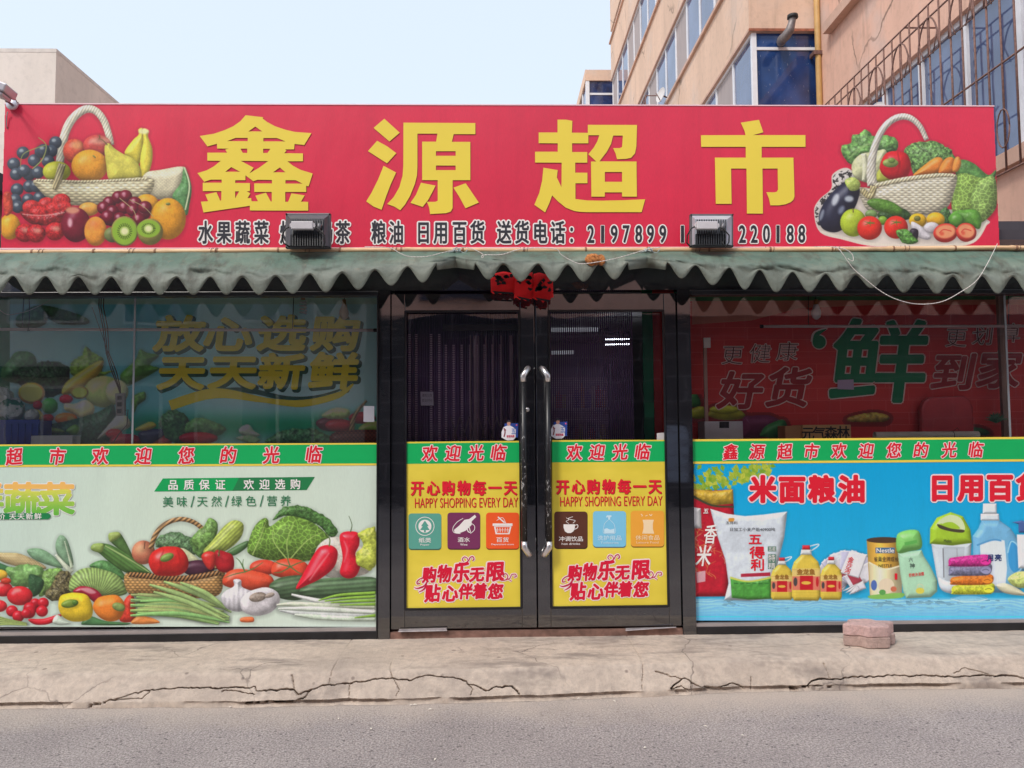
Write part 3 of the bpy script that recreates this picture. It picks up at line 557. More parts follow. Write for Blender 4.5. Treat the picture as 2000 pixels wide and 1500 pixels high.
nn.l(nn.ramp(ad.outputs[0], [(.86, (.012, .012, .014)), (.90, (.5, .5, .5))]), nn.b.inputs['Base Color']); nn.set(Roughness=.35); M_peel = nn.m
def door(x0, x1, pl, pr, hx, sgn, hand_px):
    zt = z_head-.006; zb = U(1000, 1226, 0)[2]; zg0 = U(1000, 1188, 0)[2]; zg1 = U(1000, 607, 0)[2]
    mb = MB(); y0, y1 = -.012, .045
    mb.box(x0, y0, zb, pl, y1, zt); mb.box(pr, y0, zb, x1, y1, zt); mb.box(pl, y0+.001, zb, pr, y1-.001, zg0); mb.box(pl, y0+.001, zg1, pr, y1-.001, zt)
    o = mb.build('door', M_blk, shop, .004)
    g = MB(); g.box(pl, GL-.012, zg0, pr, GL-.006, zg1); g.build('pane', M_dglass, o)
    b = MB()                                                   # glazing bead
    for a in ((pl, zg0, pl+.012, zg1), (pr-.012, zg0, pr, zg1), (pl+.012, zg0, pr-.012, zg0+.012), (pl+.012, zg1-.012, pr-.012, zg1)): b.box(a[0], y0-.008, a[1], a[2], y0+.004, a[3])
    b.build('glazing_bead', M_frame, o)
    zA, zB = U(hx, 735, -.07)[2], U(hx, 1068, -.07)[2]; xh = U(hx, 900, -.07)[0]
    h = MB(); h.tube([(xh, -.075, zA), (xh, -.075, zB)], .019, 12); ho = h.build('handle', M_peel, o)
    e = MB()
    for zc, d in ((zA, 1), (zB, -1)):
        e.tube([(xh, -.075, zc-.035*d), (xh, -.075, zc+.004*d), (xh+sgn*.03, -.07, zc+.05*d), (xh+sgn*.034, -.012, zc+.055*d)], [.020, .020, .019, .019], 12)
    e.build('handle_bracket', M_chrome, o)
    return o
dl = door(x_dl, x_c-.004, U(791, 900, 0)[0], U(1017.5, 900, 0)[0], 1023, 1, None)
dr = door(x_c+.004, x_dr, U(1073, 900, 0)[0], U(1301, 900, 0)[0], 1071, -1, None)
# lock on the left door stile
mb = MB(); c = U(1030, 800, -.014); mb.lathe(c, [(0, 0), (0, .014), (.006, .013), (.006, 0)], 16, (0, -1, 0)); mb.build('lock', M_chrome, dl)
mb = MB(); z1 = U(1000, 1228, 0)[2]; mb.box(x_dl, -.03, PZ-.05, x_dr, .05, z1-.006); mb.build('threshold', M_track, shop)
def strip(px0, px1, py, label, twist):
    a = U(px0, py, -.032); b = U(px1, py-2, -.032); mb = MB()
    mb.prism([(a[0], -.032, a[2]+.014), (b[0], -.032, b[2]+.016), (b[0]+.004, -.052, b[2]+.006+twist), (a[0]-.004, -.052, a[2]+.006)], (0, -.004, -.004))
    props(mb.build('metal_strip', mat('bent_tin', srgb(150, 142, 142), .45, .5, .25, 20)), label, 'metal strip')
strip(780, 872, 1233, 'flat bright metal strip lying on the threshold under the left door', .0); strip(1222, 1318, 1231, 'crumpled metal strip lying on the threshold under the right door', .015)

# ---------------------------------------------------------------- posters on the windows and doors
GREEN = (0, 160, 84); YEL = (214, 196, 70); RED = (206, 22, 44)
def smat(name, rgb, rough=.45, k=GAIN): return mat(name, srgb(*rgb, k), rough, var=.035, scale=3)
M_lr = smat('red_ink', RED); M_ly = smat('yellow_ink', (222, 196, 74)); M_lw = smat('white_ink', (222, 218, 214)); M_lk = smat('dark_ink', (40, 40, 48)); M_lg = smat('green_ink', (44, 118, 78)); M_halo = smat('pale_halo_ink', (230, 205, 205)); M_dkr = smat('dark_red_ink', (120, 10, 22)); M_gold = smat('gold_ink', (150, 105, 40))
def strip_text(parent, xs, y, chars, size, Y):
    it = [(c, x, yy, size, size*1.06, rot) for c, x, yy, rot in zip(chars, xs, y if hasattr(y, '__len__') else [y]*len(xs), np.resize([-.05, .03, -.07, .04], len(xs)))]
    letters('lettering_halo', it, Y-.0012, M_halo, parent, .075, .12); letters('lettering', it, Y-.0022, M_lr, parent, .026, .12)

exec_left_poster = True
def left_poster():
    bgf = lambda X, Y: np.stack([194+8*np.sin(X/300.)+0*X, 214+4*np.sin(X/260.), 202+2*np.sin(Y/90.)], -1)
    K = Ink(-70, 906, 738, 1224, 1.0, bgf); I = K.at(0, 840, 3.41)
    # far pieces first (numbers are read off the picture, enlarged 3.41 times)
    I.poly([(-60,800),(0,815),(140,825),(300,905),(270,930),(100,905),(0,870)], (214,192,138), tex=weave(5,3,.2)); I.poly([(-40,880),(0,885),(110,935),(70,960),(-30,940)], (60,110,70))
    I.poly([(385,830),(370,760),(400,700),(450,735),(490,885),(455,905)], (126,162,128), noise=.1); I.poly([(180,800),(260,788),(345,830),(420,915),(340,905),(225,860)], (124,164,126), noise=.12)
    I.stroke([(370,830),(430,900),(480,950)], [16,30,40], (205,215,190)); I.stroke([(430,740),(455,830),(480,920)], [6,10,24], (190,205,175))
    I.poly([(260,960),(330,920),(420,930),(430,990),(350,1080),(260,1110)], (112,150,78), noise=.5, nsc=5, lump=5); I.poly([(50,945),(90,910),(180,895),(270,910),(290,985),(235,1050),(120,1040),(70,1010)], (116,162,92), noise=.35, nsc=9, lump=6)
    I.poly([(200,960),(290,1000),(270,1080),(215,1110),(190,1050)], (48,82,52), noise=.3); I.poly([(310,1110),(340,1020),(400,950),(470,945),(490,1030),(470,1090),(390,1140)], (92,86,58), noise=.8, nsc=4, lump=5)
    I.poly([(595,905),(640,875),(700,868),(780,905),(830,965),(835,1000),(720,965),(640,930)], (82,132,74), noise=.3, nsc=5)
    rad = lambda X, Y, d: .86+.16*np.sin(np.arctan2(Y-(840+1130/3.41), X-640/3.41)*52+fbm(X, Y, 18)*5)
    I.poly([(465,1075),(470,990),(520,935),(600,915),(690,930),(780,965),(840,1040),(835,1095),(700,1115),(560,1100)], (150,180,104), tex=rad, noise=.08, spec=.2)
    I.poly([(735,740),(745,695),(790,680),(830,730),(880,830),(900,880),(800,800)], (78,112,58), noise=.1); I.poly([(735,745),(725,690),(790,680),(800,710)], (150,170,90))
    I.poly([(605,790),(630,758),(730,762),(860,835),(1005,945),(965,962),(840,950),(730,880),(660,820)], (86,128,62), tex=slant(7,.1,2.2), spec=.5); I.poly([(605,792),(625,758),(690,760),(680,810),(640,812)], (140,165,84)); I.stroke([(700,770),(860,860),(1000,950)], [8,10,6], (150,175,110), flat=True)
    I.ell(955,815,78,80,(190,112,84),spec=.3); I.ell(930,790,40,34,(222,190,140),flat=True,alpha=.6,edge=14); I.stroke([(960,790),(966,742)], 6, (90,60,40))
    K.at(0, 0, 1)
    I.stroke([(294,1072),(304,1044),(322,1024),(352,1014),(382,1022),(406,1046),(420,1080),(424,1112)], [10,10,9,9,9,9,10,11], (206,160,104), tex=slant(7,.3,.9)); K.at(0, 840, 3.41)
    I.poly([(1040,770),(1060,715),(1110,690),(1190,675),(1260,710),(1310,760),(1300,820),(1150,810)], (92,126,86), noise=.6, nsc=4, lump=4); I.poly([(1260,760),(1300,690),(1400,690),(1420,800),(1330,850)], (98,140,74), noise=.4, nsc=4, lump=6)
    I.poly([(1190,800),(1230,790),(1330,870),(1330,930),(1220,880)], (208,214,170)); I.ell(1320,920,110,55,(72,36,54),spec=.5)
    K.at(0, 0, 1); I.poly([(246,1120),(300,1122),(360,1126),(432,1114),(436,1132),(418,1166),(300,1166),(252,1160)], (208,160,96), tex=weave(9,5,.3)); I.stroke([(250,1122),(300,1126),(360,1130),(432,1118)], [9,12,12,10], (190,138,84), tex=slant(6,.4,.6)); K.at(0, 840, 3.41)
    I.poly([(990,890),(1005,825),(1060,785),(1120,775),(1200,785),(1250,850),(1250,920),(1200,965),(1100,972),(1030,960)], (204,40,36), spec=.7); I.stroke([(1090,800),(1070,870),(1080,960)], [8,16,8], (150,18,24), flat=True, alpha=.5, edge=3); I.stroke([(1180,800),(1200,870),(1180,950)], [8,14,8], (150,18,24), flat=True, alpha=.4, edge=3); I.ell(1112,848,48,26,(110,140,62),-.4)
    # tomatoes, currants, chilli on the left
    for x, y, r in ((20,1060,66),(132,1104,86),(-6,1172,54)): I.ell(x, y, r, r*.75, (206,38,46), spec=.6); I.ell(x-r*.2, y-r*.45, r*.3, r*.14, (246,160,150), flat=True, alpha=.7, edge=4)
    I.ell(0,965,50,36,(226,180,60)); I.ell(40,1005,34,22,(200,60,40))
    for x, y, r in ((235,1155,36),(80,1205,40),(122,1240,40),(200,1190,46),(196,1216,40),(288,1152,38),(280,1206,40),(175,1222,34)): I.ell(x, y, r, r*.95, (192,24,40), spec=.6)
    for i in range(5): I.stroke([(-40,1235+i*16),(60,1262+i*8),(180,1285+i*4)], [14,10,5], (150,172,96))
    I.poly([(192,1258),(290,1256),(398,1226),(402,1248),(330,1290),(250,1298),(205,1282)], (196,26,40), spec=.6)
    I.poly([(380,1230),(440,1270),(470,1290),(400,1300),(350,1280)], (190,205,190)); I.poly([(540,1290),(600,1240),(700,1270),(860,1285),(820,1300),(600,1300)], (70,120,72))
    I.poly([(488,1082),(520,1045),(570,1040),(640,1062),(682,1112),(650,1160),(590,1120)], (150,26,48), spec=.8); I.poly([(540,1060),(590,1050),(640,1080),(600,1090)], (220,190,190), flat=True, alpha=.6, edge=3)
    I.poly([(388,1180),(400,1110),(440,1090),(500,1083),(580,1100),(618,1180),(605,1250),(540,1275),(470,1272),(415,1240)], (224,192,44), spec=.4); I.ell(465,1156,58,28,(112,140,50),-.15); I.ell(500,1148,20,18,(70,110,40))
    I.poly([(845,1110),(890,1105),(900,1260),(800,1272),(810,1180)], (214,60,42), noise=.2); I.poly([(618,1180),(650,1120),(720,1100),(790,1105),(832,1170),(800,1255),(730,1274),(660,1245)], (228,128,44), spec=.4); I.ell(790,1178,44,28,(120,142,76),.3)
    I.poly([(880,1290),(920,1240),(1010,1250),(1060,1285)], (230,140,70))
    # beans
    K.at(0, 0, 1)
    for i in range(24):
        a = i/23.; x0 = 262+8*math.sin(i*2.1)+a*30*(i % 3 == 0); y0 = 1162+a*38+4*math.sin(i*5.3); x1 = 405+48*math.sin(i*1.7+.4)*.5+20; y1 = 1192+a*26+4*math.cos(i*3.1)
        I.stroke([(x0, y0), ((x0+x1)/2, (y0+y1)/2-7+5*math.sin(i*2.7)), (x1, y1)], [4, 9, 8, 3], (146+14*math.sin(i*1.3), 178+10*math.sin(i*2.3), 108), spec=.2)
    for x0, y0, x1, y1 in ((292,1142,448,1206),(320,1136,452,1196),(352,1138,446,1190),(300,1156,440,1212),(372,1146,440,1188)): I.stroke([(x0, y0), ((x0+x1)/2, (y0+y1)/2-6), (x1, y1)], [4, 10, 9, 3], (156,186,116), spec=.2)
    # right half, read off a second enlargement
    K.at(370, 840, 3.41)
    I.poly([(20,720),(90,640),(150,590),(200,630),(170,720),(100,790),(50,780)], (112,152,78), noise=.5, nsc=4, lump=6); I.poly([(90,810),(150,740),(230,640),(300,600),(360,630),(340,720),(250,800),(140,830)], (182,200,92), noise=.12, tex=slant(6,.12,.8)); I.poly([(250,810),(380,738),(388,775),(300,835)], (74,110,64))
    I.poly([(160,850),(180,800),(240,810),(290,840),(295,920),(250,950),(190,930)], (170,30,38), spec=.7); I.stroke([(195,840),(200,790)], [10,6], (70,100,50)); I.poly([(80,850),(110,810),(170,820),(170,900),(130,930)], (196,50,44), spec=.6)
    I.poly([(548,600),(600,540),(650,508),(760,508),(880,560),(970,640),(985,690),(945,720),(880,650),(760,590),(640,575)], (72,112,56), noise=.5, nsc=4, lump=3)
    vein = lambda X, Y, d: (lambda w: 1.0-.22*np.clip(w*3, 0, 1)+.22*np.clip(1-w*7, 0, 1))(worley(X+fbm(X, Y, 12)*8, Y, 9., 3.))
    I.poly([(385,790),(410,690),(450,620),(500,585),(525,600),(540,640),(640,575),(760,590),(870,650),(940,740),(930,820),(820,865),(650,872),(500,862),(405,830)], (118,158,66), tex=vein, noise=.15, spec=.1)
    for p in ([(660,860),(650,740),(700,600)], [(670,860),(780,740),(880,680)], [(650,860),(560,740),(560,650)], [(420,830),(470,720),(510,610)]): I.stroke(p, [9,6,3], (172,198,112), flat=True, alpha=.8)
    I.ell(980,850,150,140,(206,202,190),noise=.12,nsc=9); I.poly([(940,800),(1060,760),(1180,800),(1190,950),(1000,960)], (214,206,192), noise=.15)
    I.ell(495,915,95,52,(206,66,46)); I.poly([(225,1030),(240,960),(310,925),(420,935),(540,970),(560,1030),(480,1065),(330,1060)], (214,78,50), spec=.6); I.poly([(545,950),(570,880),(660,855),(770,880),(800,950),(740,1000),(600,980)], (212,72,46), spec=.6)
    for p in ([(370,945),(355,900),(360,860)], [(370,945),(300,960),(230,985)], [(370,945),(430,920),(490,880)], [(370,945),(340,880),(310,850)], [(672,910),(655,860),(655,810)], [(672,910),(600,890),(560,870)], [(672,910),(740,880),(800,870)], [(672,910),(720,945),(750,960)], [(672,910),(610,945),(560,950)]): I.stroke(p, [9,7,3], (84,116,66), flat=True)
    I.poly([(530,1045),(570,1000),(640,975),(760,968),(820,1010),(800,1100),(700,1135),(580,1110)], (84,112,78), tex=slant(8,.12,1.4)); I.poly([(735,1085),(770,1030),(850,995),(1000,982),(1240,985),(1240,1095),(1000,1115),(850,1120)], (92,124,86), tex=slant(9,.14,1.5))
    I.poly([(1000,725),(1015,685),(1070,674),(1125,688),(1132,760),(1105,830),(1140,890),(1110,970),(1050,988),(1002,950),(1020,850)], (204,28,46), spec=.8, amb=.7); I.stroke([(1072,680),(1082,630),(1062,572)], [7,5,3], (70,90,50), flat=True)
    I.poly([(710,1058),(745,980),(840,810),(890,770),(950,770),(988,815),(965,910),(880,985),(780,1035)], (206,28,46), spec=.8, amb=.7); I.stroke([(930,775),(935,730),(915,690)], [9,7,4], (90,116,60), flat=True)
    I.stroke([(800,1000),(870,900),(930,820)], [5,12,4], (250,190,190), flat=True, alpha=.6, edge=4); I.stroke([(1030,740),(1050,800),(1030,880)], [5,12,4], (250,190,190), flat=True, alpha=.5, edge=4)
    I.poly([(1120,905),(1112,820),(1160,790),(1125,700),(1180,660),(1240,650),(1240,915)], (182,194,78), noise=.3, nsc=6, lump=6)
    I.poly([(210,1120),(235,1075),(295,1040),(292,1000),(318,992),(345,1002),(352,1045),(425,1085),(415,1170),(330,1210),(245,1185)], (216,214,220), tex=slant(9,.06,0.)); I.poly([(338,1150),(370,1095),(440,1060),(520,1048),(590,1085),(598,1150),(540,1215),(440,1238),(360,1210)], (218,214,218), noise=.06); I.ell(455,1112,58,32,(150,136,124),-.2,noise=.3,nsc=4); I.ell(535,1100,34,16,(160,146,134),-.3)
    for p, c in (([(680,1095),(860,1140),(1060,1185),(1240,1200)], (222,226,220)), ([(580,1165),(700,1160),(900,1170),(1240,1180)], (204,214,190)), ([(600,1200),(760,1225),(1000,1235),(1240,1240)], (216,222,220)), ([(590,1190),(800,1190),(1000,1200),(1240,1215)], (210,220,206)), ([(700,1230),(900,1250),(1240,1262)], (200,216,196))): I.stroke(p, [12,34,36,26], c, spec=.2)
    for p in ([(860,1135),(1000,1100),(1240,1085)], [(900,1140),(1060,1120),(1240,1110)], [(940,1150),(1100,1140),(1240,1135)], [(1100,1250),(1240,1235)], [(1000,1165),(1240,1160)]): I.stroke(p, [8,20,22], (128,172,62), spec=.2)
    I.poly([(345,1250),(420,1245),(425,1278),(345,1278)], (224,110,60)); K.at(0, 0, 1); K.veil(.02)
    v, f, c = K.grid(-.004); v2, f2, c2 = flatquad(-300, 906, -70, 1224, -.004, (196, 214, 203)); v3, f3, c3 = flatquad(-300, 868, 739, 906, -.004, YEL); v4, f4, c4 = flatquad(-300, 871.5, 739, 901.5, -.0045, GREEN)
    chunks = [(v, f, c), (v2, f2, c2)]
    P = thing('window_poster', U(350, 1200, 0), 'pale green vegetable poster covering the lower half of the left shop window', 'poster')
    link('printed_picture', bigmesh('printed_picture', chunks), print_mat('glossy_poster_print', .38), P)
    # tilt of the strip follows the window, so straight quads are enough
    mk = lambda a, b, Y, col: UN([(-300, a), (-300, b), (739, b-4.5), (739, a-4.5)], Y)
    mb = MB(); mb.add(mk(869.5, 913.5, -.006, 0), [(0, 1, 2, 3)]); st = mb.build('welcome_strip', M_ly, P); mb = MB(); mb.add(mk(872.5, 909.5, -.0066, 0), [(0, 1, 2, 3)]); mb.build('green_band', smat('green_vinyl', GREEN), st)
    strip_text(P, [-140, -56, 28, 112, 196, 280, 364, 446, 530, 613], [892, 892, 891.5, 891, 890.5, 890, 889.5, 889, 888.5, 887], '鑫源超市欢迎您的光临', 33, -.0075)
    mb = MB(); mb.add(UN([(318, 934.5), (301, 960), (454, 958.5), (467, 933)], -.0055), [(0, 1, 2, 3)]); mb.build('green_label', smat('bright_green_ink', (0, 150, 78)), P); mb = MB(); mb.add(UN([(467, 933), (454, 958.5), (599, 957), (615, 931.5)], -.0055), [(0, 1, 2, 3)]); mb.build('green_label', smat('dark_green_ink', (28, 116, 66)), P)
    letters('lettering', [(c, x, 947-(x-338)*.006, 21, 21) for c, x in zip('品质保证欢迎选购', (338, 369, 399, 430, 486, 516.5, 547, 577))], -.0075, M_lw, P, .02)
    letters('lettering', [(c, x, 980-(x-328)*.008, 22, 22) for c, x in zip('美味/天然/绿色/营养', (328, 355, 376, 395, 423, 443, 462, 490, 511, 531, 558))], -.0075, M_lg, P, .004)
    gr = lambda Q: np.concatenate([lin(np.where((Q[:, 1:2] < 958), (232, 176, 92), (1-np.clip((Q[:, 1:2]-958)/48, 0, 1))*np.array((206, 204, 82))+np.clip((Q[:, 1:2]-958)/48, 0, 1)*np.array((92, 172, 62))), GAIN), np.ones((len(Q), 1))], 1)
    it = [('鲜', -28, 973, 72, 62), ('蔬', 43, 973, 74, 64), ('菜', 110, 974, 74, 66)]
    letters('lettering_halo', it, -.007, M_lw, P, .06); letters('gradient_lettering', it, -.0078, print_mat('gradient_ink', grain=.0), P, .04, grad=gr)
    mb = MB(); mb.add(UN([(-120, 1003), (-120, 1015), (94, 1014), (98, 1011), (99, 1007.5), (97, 1004), (93, 1002)], -.0082), [tuple(range(7))]); mb.build('green_label', smat('pill_green_ink', (20, 120, 66)), P)
    letters('lettering', [('价', 3, 1009, 15, 13), ('天', 25, 1008.6, 15, 13), ('天', 41, 1008.5, 15, 13), ('新', 57.5, 1008.3, 15, 13), ('鲜', 74, 1008.1, 15, 13)], -.009, M_lw, P, .015)
left_poster()

def right_poster():
    def bgf(X, Y):
        t = np.clip((Y-900)/270, 0, 1)[..., None]; b = np.array((0, 158, 212))*(1-t)+np.array((34, 170, 218))*t
        w = np.clip((Y-1166)/6, 0, 1)[..., None]; rip = (.5+.5*np.sin(Y*1.1+fbm(X*.35, Y, 14)*16))[..., None]
        wat = np.array((118, 188, 226))*(1-.0*rip)+rip*np.array((46, 34, 16))*np.clip(1-(Y-1166)/46, 0, 1)[..., None]-np.clip((Y-1180)/40, 0, 1)[..., None]*np.array((30, 8, 0))
        dk = (fbm(X*.25, Y, 5, 4) > .66)[..., None]*np.clip(1-(Y-1166)/30, 0, 1)[..., None]; wat = wat*(1-.3*dk)
        wat = np.where(((Y > 1203) & (Y < 1206))[..., None], np.array((60, 206, 232)), wat); return b*(1-w)+wat*w
    K = Ink(1355, 898, 2080, 1212, 1.0, bgf); K.shade = .10; K.mott = .25; I = K.at(1330, 840, 3.333)
    for i in range(130):                                    # branch of leaves in the corner
        a = RNG.random(); x = 70+520*a; y = 215+RNG.random()*(170*(1-a)**.8+30); l = 34+RNG.random()*26; an = 1.2+RNG.normal()*.7; g = RNG.random()
        c, s_ = math.cos(an), math.sin(an); w = l*.34
        I.poly([(x, y), (x+c*l*.5-s_*w, y+s_*l*.5+c*w), (x+c*l, y+s_*l), (x+c*l*.5+s_*w, y+s_*l*.5-c*w)], (112+76*g, 158+36*g, 40+30*g), spec=.1, smooth=False, flat=True); I.stroke([(x, y), (x+c*l, y+s_*l)], 3, (96+60*g, 140+30*g, 40), flat=True, alpha=.7)
    I.poly([(70,385),(200,395),(338,385),(348,600),(330,800),(300,1083),(90,1085)], (184,24,44), noise=.1, spec=.3, Rr=14, smooth=False)
    for i in range(40): x = 90+RNG.random()*200; y = 640+RNG.random()*330; I.stroke([(x, y), (x+RNG.normal()*24, y-20), (x+RNG.normal()*34, y-46)], [5,5,2], (206,150,74) if i % 3 else (220,190,150), flat=True, alpha=.7)
    I.poly([(70,380),(200,398),(338,386),(342,478),(200,492),(70,440)], (184,152,52), noise=.3, nsc=8, spec=.5, smooth=False); I.stroke([(70,425),(200,490),(345,500)], [14,12,12], (60,64,44), flat=True)
    I.poly([(70,500),(130,510),(135,640),(70,640)], (206,206,206), smooth=False); I.poly([(100,925),(160,915),(158,985),(104,995)], (214,190,196), flat=True, smooth=False, alpha=.8)
    I.poly([(190,512),(300,545),(420,560),(540,550),(692,530),(672,700),(640,830),(610,950),(588,1100),(440,1112),(282,1106),(310,1000),(290,850),(240,700)], (204,214,222), noise=.10, nsc=22, spec=.2, Rr=12, smooth=False)
    I.poly([(322,962),(440,985),(588,960),(586,1098),(440,1104),(330,1092)], (72,150,58), noise=.2, nsc=8, smooth=False, Rr=8); I.stroke([(320,960),(440,985),(590,958)], [14,10,14], (196,206,90), flat=True)
    I.poly([(565,757),(620,757),(620,790),(565,790)], (92,128,112), flat=True, smooth=False); I.poly([(568,808),(620,808),(617,905),(566,905)], (92,128,112), flat=True, smooth=False)
    I.poly([(390,935),(582,926),(582,950),(390,957)], (170,36,60), flat=True, smooth=False); I.poly([(312,574),(346,574),(342,594),(312,596)], (214,150,60), flat=True)
    for j in range(6): I.stroke([(345+j*40,998),(372+j*40,998)], 9, (40,104,44), flat=True, alpha=.7)
    def bottle(cx, y0, y1, w):
        h = y1-y0; q = w/2
        I.stroke([(cx+q*.15, y0+h*.13), (cx+q*.75, y0+h*.03), (cx+q*.85, y0-h*.02), (cx+q*.2, y0+h*.02)], 7, (214,226,232), flat=True)
        I.poly([(cx-q*.28, y0+h*.08), (cx+q*.28, y0+h*.08), (cx+q*.36, y0+h*.17), (cx+q*.85, y0+h*.3), (cx+q, y0+h*.42), (cx+q, y0+h*.93), (cx+q*.85, y1), (cx-q*.85, y1), (cx-q, y0+h*.93), (cx-q, y0+h*.42), (cx-q*.85, y0+h*.3), (cx-q*.36, y0+h*.17)], (216,190,70), spec=.5, Rr=9, smooth=False)
        I.poly([(cx-q*.34, y0+h*.08), (cx+q*.34, y0+h*.08), (cx+q*.4, y0+h*.17), (cx-q*.4, y0+h*.17)], (220,226,226), smooth=False); I.poly([(cx-q*.26, y0), (cx+q*.26, y0), (cx+q*.28, y0+h*.08), (cx-q*.28, y0+h*.08)], (200,40,50), smooth=False)
        I.poly([(cx-q*.97, y0+h*.42), (cx+q*.97, y0+h*.42), (cx+q*.97, y0+h*.56), (cx-q*.97, y0+h*.56)], (222,196,120), flat=True, smooth=False, alpha=.9)
        I.poly([(cx-q*.97, y0+h*.56), (cx+q*.97, y0+h*.56), (cx+q*.97, y0+h*.81), (cx-q*.97, y0+h*.81)], (214,120,96), flat=True, smooth=False); I.poly([(cx-q*.44, y0+h*.55), (cx+q*.48, y0+h*.55), (cx+q*.48, y0+h*.81), (cx-q*.44, y0+h*.81)], (190,24,36), flat=True, smooth=False)
        I.ell(cx, y0+h*.68, q*.34, h*.03, (222,180,70), flat=True); I.ell(cx-q*.75, y0+h*.66, q*.14, h*.08, (70,66,66), flat=True); I.ell(cx+q*.78, y0+h*.66, q*.1, h*.09, (190,30,40), flat=True)
        for k_ in (.44, .86, .9): I.stroke([(cx-q*.95, y0+h*k_), (cx+q*.95, y0+h*k_)], 4, (190,160,50), flat=True, alpha=.6)
    K.at(1650, 840, 3.333)
    for j in range(7):                                       # fan of noodle packs
        a = -1.0+j*.34; c, s_ = math.cos(a), math.sin(a); cx, cy = 20, 1000; L = 215
        I.poly([(cx+s_*L-c*55, cy-c*L-s_*55), (cx+s_*L+c*55, cy-c*L+s_*55), (cx+c*55, cy+s_*55), (cx-c*55, cy-s_*55)], (220-4*(j % 2)*5, 220-4*(j % 2)*5, 226), smooth=False, Rr=3)
        I.poly([(cx+s_*90-c*55, cy-c*90-s_*55), (cx+s_*90+c*55, cy-c*90+s_*55), (cx+s_*25+c*55, cy-c*25+s_*55), (cx+s_*25-c*55, cy-c*25-s_*55)], (176,62,80), flat=True, smooth=False)
    for j in range(6): a = 2.2+j*.26; I.poly([(20+math.cos(a)*-60, 990+20), (40+j*24-60, 1070-abs(j-2)*10), (80+j*24-60, 1062-abs(j-2)*10), (120, 980)], (218,218,226), smooth=False, Rr=3)
    I.poly([(30,790),(148,810),(92,965),(-30,930)], (226,226,232), smooth=False, Rr=3)
    K.at(1330, 840, 3.333); bottle(657, 830, 1106, 142); bottle(815, 750, 1110, 186); bottle(978, 825, 1106, 140)
    K.at(1650, 840, 3.333)
    cyl = lambda X, Y, d: .72+.55*np.clip(1-np.abs((X-(1650+230/3.333))/34.), 0, 1)
    I.poly([(142,712),(250,700),(350,704),(372,716),(372,1086),(260,1100),(165,1098)], (204,160,66), tex=cyl, smooth=False, flat=True); I.ell(255,716,114,20,(76,56,40),flat=True)
    I.poly([(155,860),(260,905),(372,880),(372,1086),(260,1100),(168,1096)], (222,210,166), tex=cyl, flat=True, smooth=False); I.stroke([(155,860),(260,905),(372,880)], 10, (240,226,190), flat=True)
    I.poly([(200,765),(325,765),(325,802),(200,802)], (70,112,150), flat=True, smooth=False); I.poly([(168,1075),(372,1060),(372,1090),(260,1100),(168,1097)], (130,190,90), flat=True); I.ell(270,1015,52,50,(226,210,180),flat=True); I.ell(245,1056,22,18,(90,160,80),flat=True); I.ell(318,1035,20,18,(200,110,80),flat=True); I.ell(190,1010,20,34,(80,110,180),flat=True)
    I.poly([(345,800),(500,780),(515,820),(560,890),(602,980),(602,1050),(560,1088),(400,1096),(380,1050),(362,940)], (168,214,180), spec=.5, Rr=12, smooth=False); I.poly([(335,705),(360,665),(440,648),(488,668),(500,765),(420,790),(345,798)], (126,200,104), spec=.5); I.stroke([(390,742),(470,724)], 22, (90,170,80), flat=True); I.ell(490,1046,28,20,(214,204,80),flat=True); I.stroke([(470,1030),(480,1005),(505,1010),(515,1035)], 6, (200,210,170), flat=True)
    I.poly([(562,735),(825,735),(815,950),(770,1050),(690,1066),(630,1040),(600,960)], (202,214,222), spec=.5, Rr=10, smooth=False); I.poly([(640,760),(780,760),(770,980),(650,980)], (170,182,190), flat=True, smooth=False, alpha=.6); I.stroke([(640,770),(645,960)], 8, (120,124,130), flat=True); I.stroke([(730,770),(732,850)], 5, (150,154,160), flat=True); I.poly([(610,960),(680,985),(770,975),(775,1035),(690,1062),(625,1035)], (216,226,234), spec=.5)
    I.poly([(553,740),(556,640),(600,570),(690,534),(770,562),(818,650),(828,735),(700,752)], (158,196,48), spec=.5, Rr=14, smooth=False); I.poly([(590,620),(640,570),(700,552),(760,580),(780,650),(700,640),(630,608)], (206,220,170), flat=True); I.poly([(640,610),(700,600),(750,640),(690,640)], (158,196,48), flat=True); I.poly([(605,612),(690,640),(775,650),(765,668),(690,660),(620,640)], (70,64,44), flat=True)
    I.poly([(832,690),(870,640),(890,586),(1005,586),(1080,640),(1140,730),(1166,860),(1168,1010),(1120,1060),(1000,1060),(850,1050),(835,850)], (112,176,214), spec=.5, Rr=16, smooth=False); I.poly([(880,735),(1010,712),(1040,720),(1056,900),(1046,1010),(890,1020)], (216,226,236), flat=True, smooth=False); I.poly([(1065,740),(1100,720),(1140,780),(1150,900),(1110,930),(1070,880)], (56,150,208), smooth=True, flat=True); I.stroke([(1060,800),(1085,725),(1135,770),(1152,890),(1110,935)], 10, (150,206,234), flat=True)
    I.poly([(900,478),(988,478),(990,545),(898,545)], (220,230,236), smooth=False, Rr=5); I.poly([(885,545),(1003,545),(1007,588),(885,588)], (214,224,232), smooth=False, Rr=4); I.stroke([(860,750),(960,715),(1020,720)], 12, (80,150,200), flat=True)
    I.poly([(1120,680),(1260,680),(1260,900),(1130,900)], (222,228,232), smooth=False, Rr=8); I.poly([(1090,600),(1150,588),(1200,600),(1200,668),(1132,668),(1130,612)], (66,92,150), smooth=False, Rr=4)
